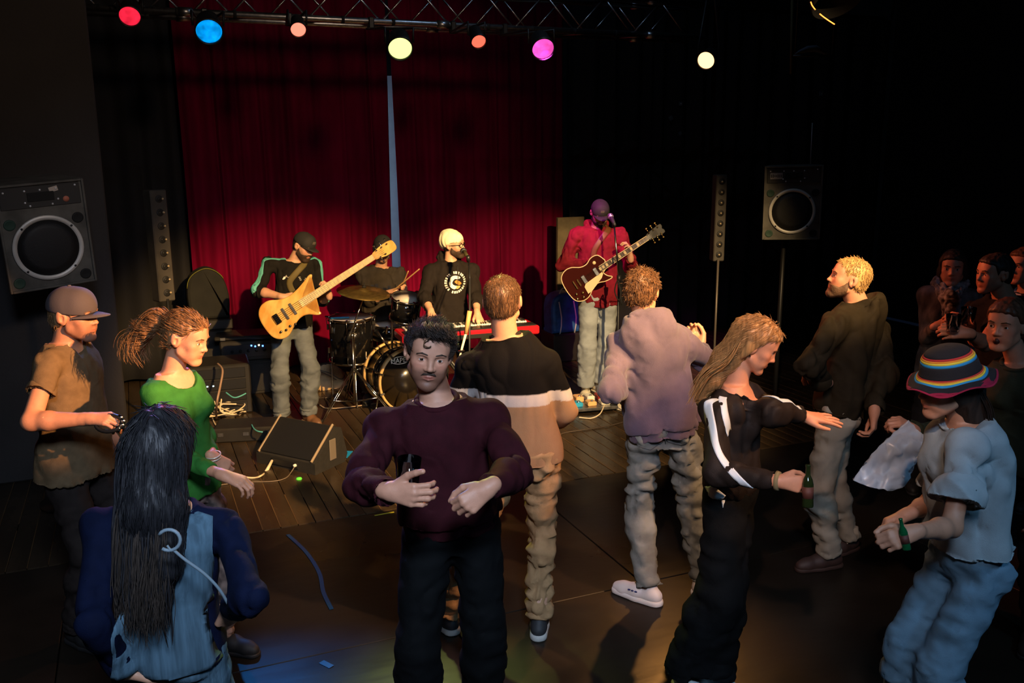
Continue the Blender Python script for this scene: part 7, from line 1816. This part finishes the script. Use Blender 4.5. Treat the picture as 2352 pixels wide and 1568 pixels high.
# woman in the striped crochet hat
C_wt = cloth('pale_grey_tshirt', (0.36, 0.42, 0.45), 0.85, 0.05); C_lb = cloth('light_blue_jeans', (0.18, 0.30, 0.40), 0.8, 0.15, (7, 7, 10))
locks13 = [('cone', (0, -4.5, -1), (-0.5, -8, -12), 7.4, 6.4, 5, 'add'), ('cone', (-0.5, -8, -12), (-1, -12, -26), 6.0, 5.0, 3, 'add'), ('cone', (-3, -12, -24), (-3.5, -14.5, -38), 3.4, 1.4, 2, 'add'), ('cone', (2, -12, -24), (2, -16, -36), 3.2, 1.2, 2, 'add')]
P13 = person('woman in a rainbow striped crochet hat, pale t-shirt and light blue jeans', 3.02, (2176, 884), (2215, 965), (2225, 1268), -78, (-84, 6, 0), 0.94, hs=0.98, fem=1, h=0.004,
    arms={'L': dict(el=(2185, 1210, 1), wr=(2098, 1222, 1), hand=dict(dir=(-0.85, -0.2, -0.2), dorsal=(-0.1, -0.8, 0.5), curl=(0.9, 1.0, 0.6), thumb=0.5)),
          'R': dict(el=(2130, 1160, -1), wr=(2085, 1180, 1), hand=dict(dir=(-0.7, 0.1, -0.3), dorsal=(-0.3, 0.3, 0.8), curl=(0.8, 0.9, 0.6)))},
    sh={'L': (2222, 1035), 'R': (2200, 1025)}, footyaw={'R': -70, 'L': -80}, feet={'L': tuple(PX(2215, 1300, 3.0)*A(1, 1, 0)+rel(-0.02, 0, 0.09)), 'R': tuple(PX(2160, 1300, 3.1)*A(1, 1, 0)+rel(-0.05, 0.05, 0.09))},
    top=dict(mat=C_wt, name='tshirt', ease=0.045, sleeve=0.36, hem=0.02, neck=0.085, amp=0.012, fr=5, w=[1.12, 1.08, 1.05, 1, 1, 1, 1, 1]), bottom=dict(mat=C_lb, r=(0.100, 0.082, 0.082), amp=0.010, waist=0.11), shoes=dict(mat=mat('black_shoe')),
    skin=(1.0, 0.9, 0.88), hair=dict(kind='long', mat=H_dark, t=0.008, locks=locks13, line=([-11, -7, -2.6, 0, 2, 4.5, 9.5], [-9, -9, -8, -5.0, 1.0, 5.0, 6.8]), amp=0.006, freq=(60, 60, 6)), brows=H_dark, lips=(0.85, 0.5, 0.5), seed=13)
gd = [[loc(P13['MH'], .98, p)[0] for p in [(u, -7, 0), (u*1.15, -10.5, -8), (u*1.0, -13, -18), (u*0.9, -16, -28), (u*0.9, -18, -36), (u*0.85, -19, -41)]] for u in (-5, -2.5, 0, 2.5, 5, 7)]
strands('hair_locks', gd, 0.0026, H_dark, P13['root'], 15, per=14, jit=0.011)
# crochet hat: crown, flared brim and coloured rings
gm = M4(P13['MH'], .98) @ Matrix.Translation((0, -1.3, 3.0)) @ Matrix.Rotation(-0.16, 4, 'X') @ Matrix.Scale(1.11, 4)
prof = [(0.3, 10.6), (3.5, 10.3), (6.2, 9.2), (7.9, 7.2), (8.7, 4.6), (9.1, 2.6), (10.2, 1.2), (12.0, 0.0), (13.6, -1.0)]
ht = empty('crochet_hat', gm @ Vector((0, 0, 5))); setpar(ht, P13['root'])
cols = [('black_wool', (0.012, 0.012, 0.016)), ('red_wool', (0.45, 0.03, 0.03)), ('orange_wool', (0.75, 0.28, 0.03)), ('yellow_wool', (0.75, 0.62, 0.06)), ('blue_wool', (0.02, 0.28, 0.60)), ('crimson_wool', (0.30, 0.01, 0.05))]
def prof_at(t_):
    t_ = t_*(len(prof)-1); i = min(int(t_), len(prof)-2); u = t_-i; return (prof[i][0]*(1-u)+prof[i+1][0]*u, prof[i][1]*(1-u)+prof[i+1][1]*u)
bands = [(0, .30, 0), (.30, .335, 1), (.335, .365, 2), (.365, .40, 3), (.40, .44, 4), (.44, .66, 0), (.66, .69, 1), (.69, .72, 2), (.72, .755, 3), (.755, .80, 4), (.80, .955, 0), (.955, 1.0, 5)]
for a, b_, ci in bands:
    n_ = max(2, int((b_-a)*30)); pr = [prof_at(a+(b_-a)*k/n_) for k in range(n_+1)]
    outer = pr; inner = [(max(0.05, r_-0.45), z_-0.25) for r_, z_ in pr][::-1]
    m_ = mat(cols[ci][0], cols[ci][1], 0.9, bump=0.0012, bscale=(170, 170, 170))
    o = MB().lathe(outer+inner+[outer[0]], gm, 48).build('crochet_band', m_, ht)
    for v in o.data.vertices:
        L_ = gm.inverted() @ v.co; rr = math.hypot(L_.x, L_.y)
        if rr > 9.3:
            an = math.atan2(L_.y, L_.x); L_.z += (rr-9.3)*0.22*math.sin(an*5+1); v.co = gm @ L_
dw = DD(P13['W']['L'])
bottle(PX(2083, 1262, dw-0.04), PX(2068, 1190, dw-0.02), 'green glass bottle held low by the woman in the crochet hat', mat('green_bottle_glass', (0.01, 0.16, 0.05), 0.05, trans=0.5))

# woman behind her with her mouth open
P14 = person('red haired woman in a dark green jacket with her mouth open, right edge', 3.95, (2312, 745), (2340, 830), (2345, 1090), -40, (-52, 0, 0), 0.98, fem=1, h=0.0045,
    arms={'R': dict(el=(2140, 1010, 1), wr=(2095, 985, 1), hand=dict(dir=(-0.5, -0.1, 0.3), dorsal=(-0.2, -0.5, 0.8), curl=(0.9, 1.0, 0.6)))},
    sh={'R': (2255, 890), 'L': (2400, 890)}, top=dict(mat=cloth('dark_green_jacket', (0.028, 0.034, 0.022), 0.8), name='jacket', ease=0.04, sleeve=0.97, cuff=0.6, hem=-0.08, amp=0.010, fr=5, neck=0.082, collar=cloth('dark_green_jacket')), bottom=dict(mat=cloth('black_trousers')), shoes=dict(mat=mat('black_shoe')),
    skin=(0.95, 0.78, 0.76), hair=dict(kind='short', mat=hair_mat('auburn', (0.14, 0.055, 0.03)), t=0.012, line=([-11, -7, -2.6, -0.6, 1.6, 2.4, 4.5, 9.5], [-9.5, -8.5, -6.0, 0.4, 1.2, 1.5, 4.6, 6.5])), brows=H_brown, lips=(0.65, 0.3, 0.3), seed=14)
MB().lathe([(1.0, 0), (0.8, 0.5), (0, 0.6)], M4(P14['MH'], 1.0) @ Matrix.Translation((0, 8.45, -6.5)) @ Matrix.Rotation(-math.pi/2, 4, 'X') @ Matrix.Scale(1.5, 4), 12).build('open_mouth', mat('dark_mouth', (0.03, 0.006, 0.006), 0.5), P14['root'])
# crumpled clear plastic bag hanging from her hand
hb = P14['W']['R']; dwb = DD(hb)-0.06
rs = np.random.RandomState(4); n1, n2 = 16, 12; vs = []
c00, c10, c01, c11 = (2086, 966), (2128, 1010), (1958, 1102), (2080, 1115)
for lay in (0, 1):
    for i in range(n1+1):
        for j in range(n2+1):
            u, v = i/n1, j/n2
            px = (c00[0]*(1-v)+c10[0]*v)*(1-u)+(c01[0]*(1-v)+c11[0]*v)*u; py = (c00[1]*(1-v)+c10[1]*v)*(1-u)+(c01[1]*(1-v)+c11[1]*v)*u+14*math.sin(v*3.1)*u-10*math.sin(u*3.14)*(1-v)
            cr_d = 0.05*math.sin(math.pi*v)*u*(1 if lay else -1)+0.018*math.sin(9*u+4*v+lay)+0.012*rs.normal()*(0.3+u)
            vs.append(tuple(PX(px+rs.normal()*2, py+rs.normal()*2, dwb+cr_d-0.03*u)))
m0 = (n1+1)*(n2+1); fs = [(l*m0+i*(n2+1)+j, l*m0+i*(n2+1)+j+1, l*m0+(i+1)*(n2+1)+j+1, l*m0+(i+1)*(n2+1)+j) for l in (0, 1) for i in range(n1) for j in range(n2)]
fs += [(i*(n2+1)+e, (i+1)*(n2+1)+e, m0+(i+1)*(n2+1)+e, m0+i*(n2+1)+e) for i in range(n1) for e in (0, n2)]
b = MB(); b._add(vs, fs, True)
b.build('plastic_bag', mat('thin_clear_plastic', (0.75, 0.82, 0.92), 0.25, trans=0.25, alpha=0.62), None, label='crumpled translucent plastic bag beside the woman in the crochet hat', cat='bag')

# man with a cup, scarf woman, man at the edge
P15 = person('dark haired man in a black t-shirt holding a plastic cup, right side', 5.15, (2283, 628), (2310, 682), (2300, 900), -70, (-80, 0, 0), 1.0, h=0.0055,
    arms={'L': dict(el=(2262, 790, 1), wr=(2222, 765, 1), hand=dict(dir=(-0.9, 0, 0.1), dorsal=(-0.1, -0.8, 0.4), curl=(0.7, 0.8, 0.5), thumb=0.5)),
          'R': dict(el=(2240, 780, -1), wr=(2225, 745, 1), hand=dict(dir=(-0.6, 0.2, 0.3), dorsal=(-0.1, -0.8, 0.4), curl=(0.7, 0.8, 0.5)))},
    sh={'L': (2300, 720), 'R': (2240, 715)}, top=dict(mat=cloth('black_tshirt', (0.010, 0.010, 0.011)), name='tshirt', ease=0.02, sleeve=0.3, hem=-0.1), bottom=dict(mat=cloth('black_trousers')), shoes=dict(mat=mat('black_shoe')),
    skin=(0.95, 0.75, 0.7), hair=dict(kind='short', mat=H_dark, t=0.010), beard=dict(stubble=0.5), brows=H_beard, seed=15)
MB().tube([P15['W']['L']*0.96+P15['E']['L']*0.04, P15['W']['L']*0.84+P15['E']['L']*0.16], [0.033, 0.034], 14).build('watch', M_blackplastic, P15['root'])
dw = DD(P15['W']['L'])
glass(PX(2188, 762, dw-0.02), UP, 0.030, 0.040, 0.095, 0.4, 'clear plastic cup held by the dark haired man in black', None)
glass(PX(2222, 745, dw+0.12), UP, 0.030, 0.040, 0.095, 0.4, 'clear plastic cup in shade behind the nearer cup', None)
C_sc = mat('grey_patterned_scarf', (0.035, 0.035, 0.04), 0.85, color2=(0.30, 0.31, 0.33), nscale=(30, 30, 30), detail=2, bump=0.004, bscale=(40, 40, 40))
P16 = person('dark haired woman wearing a grey patterned scarf, right side', 5.85, (2188, 615), (2180, 662), (2165, 830), -20, (-28, 0, 0), 0.95, fem=1, h=0.0055,
    arms={'R': dict(el=(2130, 775, 1), wr=(2150, 748, 1), hand=dict(dir=(0.5, -0.2, 0.3), dorsal=(0, -0.5, 0.8), curl=(0.8, 0.9, 0.5)))},
    top=dict(mat=mat('grey_marl_cardigan', (0.04, 0.04, 0.045), 0.9, color2=(0.12, 0.12, 0.13), nscale=(20, 20, 8)), name='cardigan', ease=0.03, sleeve=0.97, hem=-0.12), bottom=dict(mat=cloth('black_trousers')), shoes=dict(mat=mat('black_shoe')),
    skin=(0.9, 0.75, 0.72), hair=dict(kind='long', mat=H_dark, t=0.012, line=([-11, -7, -2.6, 0, 2, 4.5, 9.5], [-9, -9, -8, -8.0, -2.0, 4.0, 6.8]), locks=[('cone', (5.5, -3, -3), (6.5, -3, -16), 4.0, 3.2, 3, 'add'), ('cone', (-5.5, -3, -3), (-6.0, -3, -14), 3.6, 2.8, 3, 'add')]), brows=H_dark, seed=16)
G = Sdf(); fx, fy, ax = P16['Rt'].T; N_ = P16['Nk']
for s_ in (-1, 1): G.cone(N_+fx*0.08*s_+ax*0.03, N_+fy*0.10-ax*0.04, 0.045, 0.055, 0.03)
G.cone(N_-fy*0.06+fx*0.07+ax*0.03, N_-fy*0.06-fx*0.07+ax*0.03, 0.045, 0.045, 0.03); G.cone(N_+fy*0.10-ax*0.05, N_+fy*0.13-ax*0.28, 0.055, 0.04, 0.03)
P, T, Q = G.build(0.007); mesh_from('scarf', P, T, Q, C_sc, P16['root'], disp=cloth_disp(9, 0.014, 16))
P17 = person('man with a pale shirt collar partly cut off at the right edge', 5.6, (2352, 610), (2362, 665), (2365, 860), -60, (-70, 0, 0), 1.02, h=0.006,
    top=dict(mat=cloth('black_jacket', (0.014, 0.014, 0.016)), name='jacket', ease=0.03, sleeve=0.97, hem=-0.1, collar=mat('pale_collar', (0.4, 0.4, 0.42), 0.8)), bottom=dict(mat=cloth('black_trousers')), shoes=dict(mat=mat('black_shoe')),
    skin=(0.9, 0.75, 0.7), hair=dict(kind='short', mat=H_brown, t=0.010), brows=H_brown, seed=17)
tr_ = 0
for me in bpy.data.meshes: me.update()
print('TRIS', sum(len(p.vertices)-2 for o in bpy.data.objects if o.type == 'MESH' for p in []) , sum(sum(1 for _ in o.data.polygons) for o in bpy.data.objects if o.type == 'MESH'))
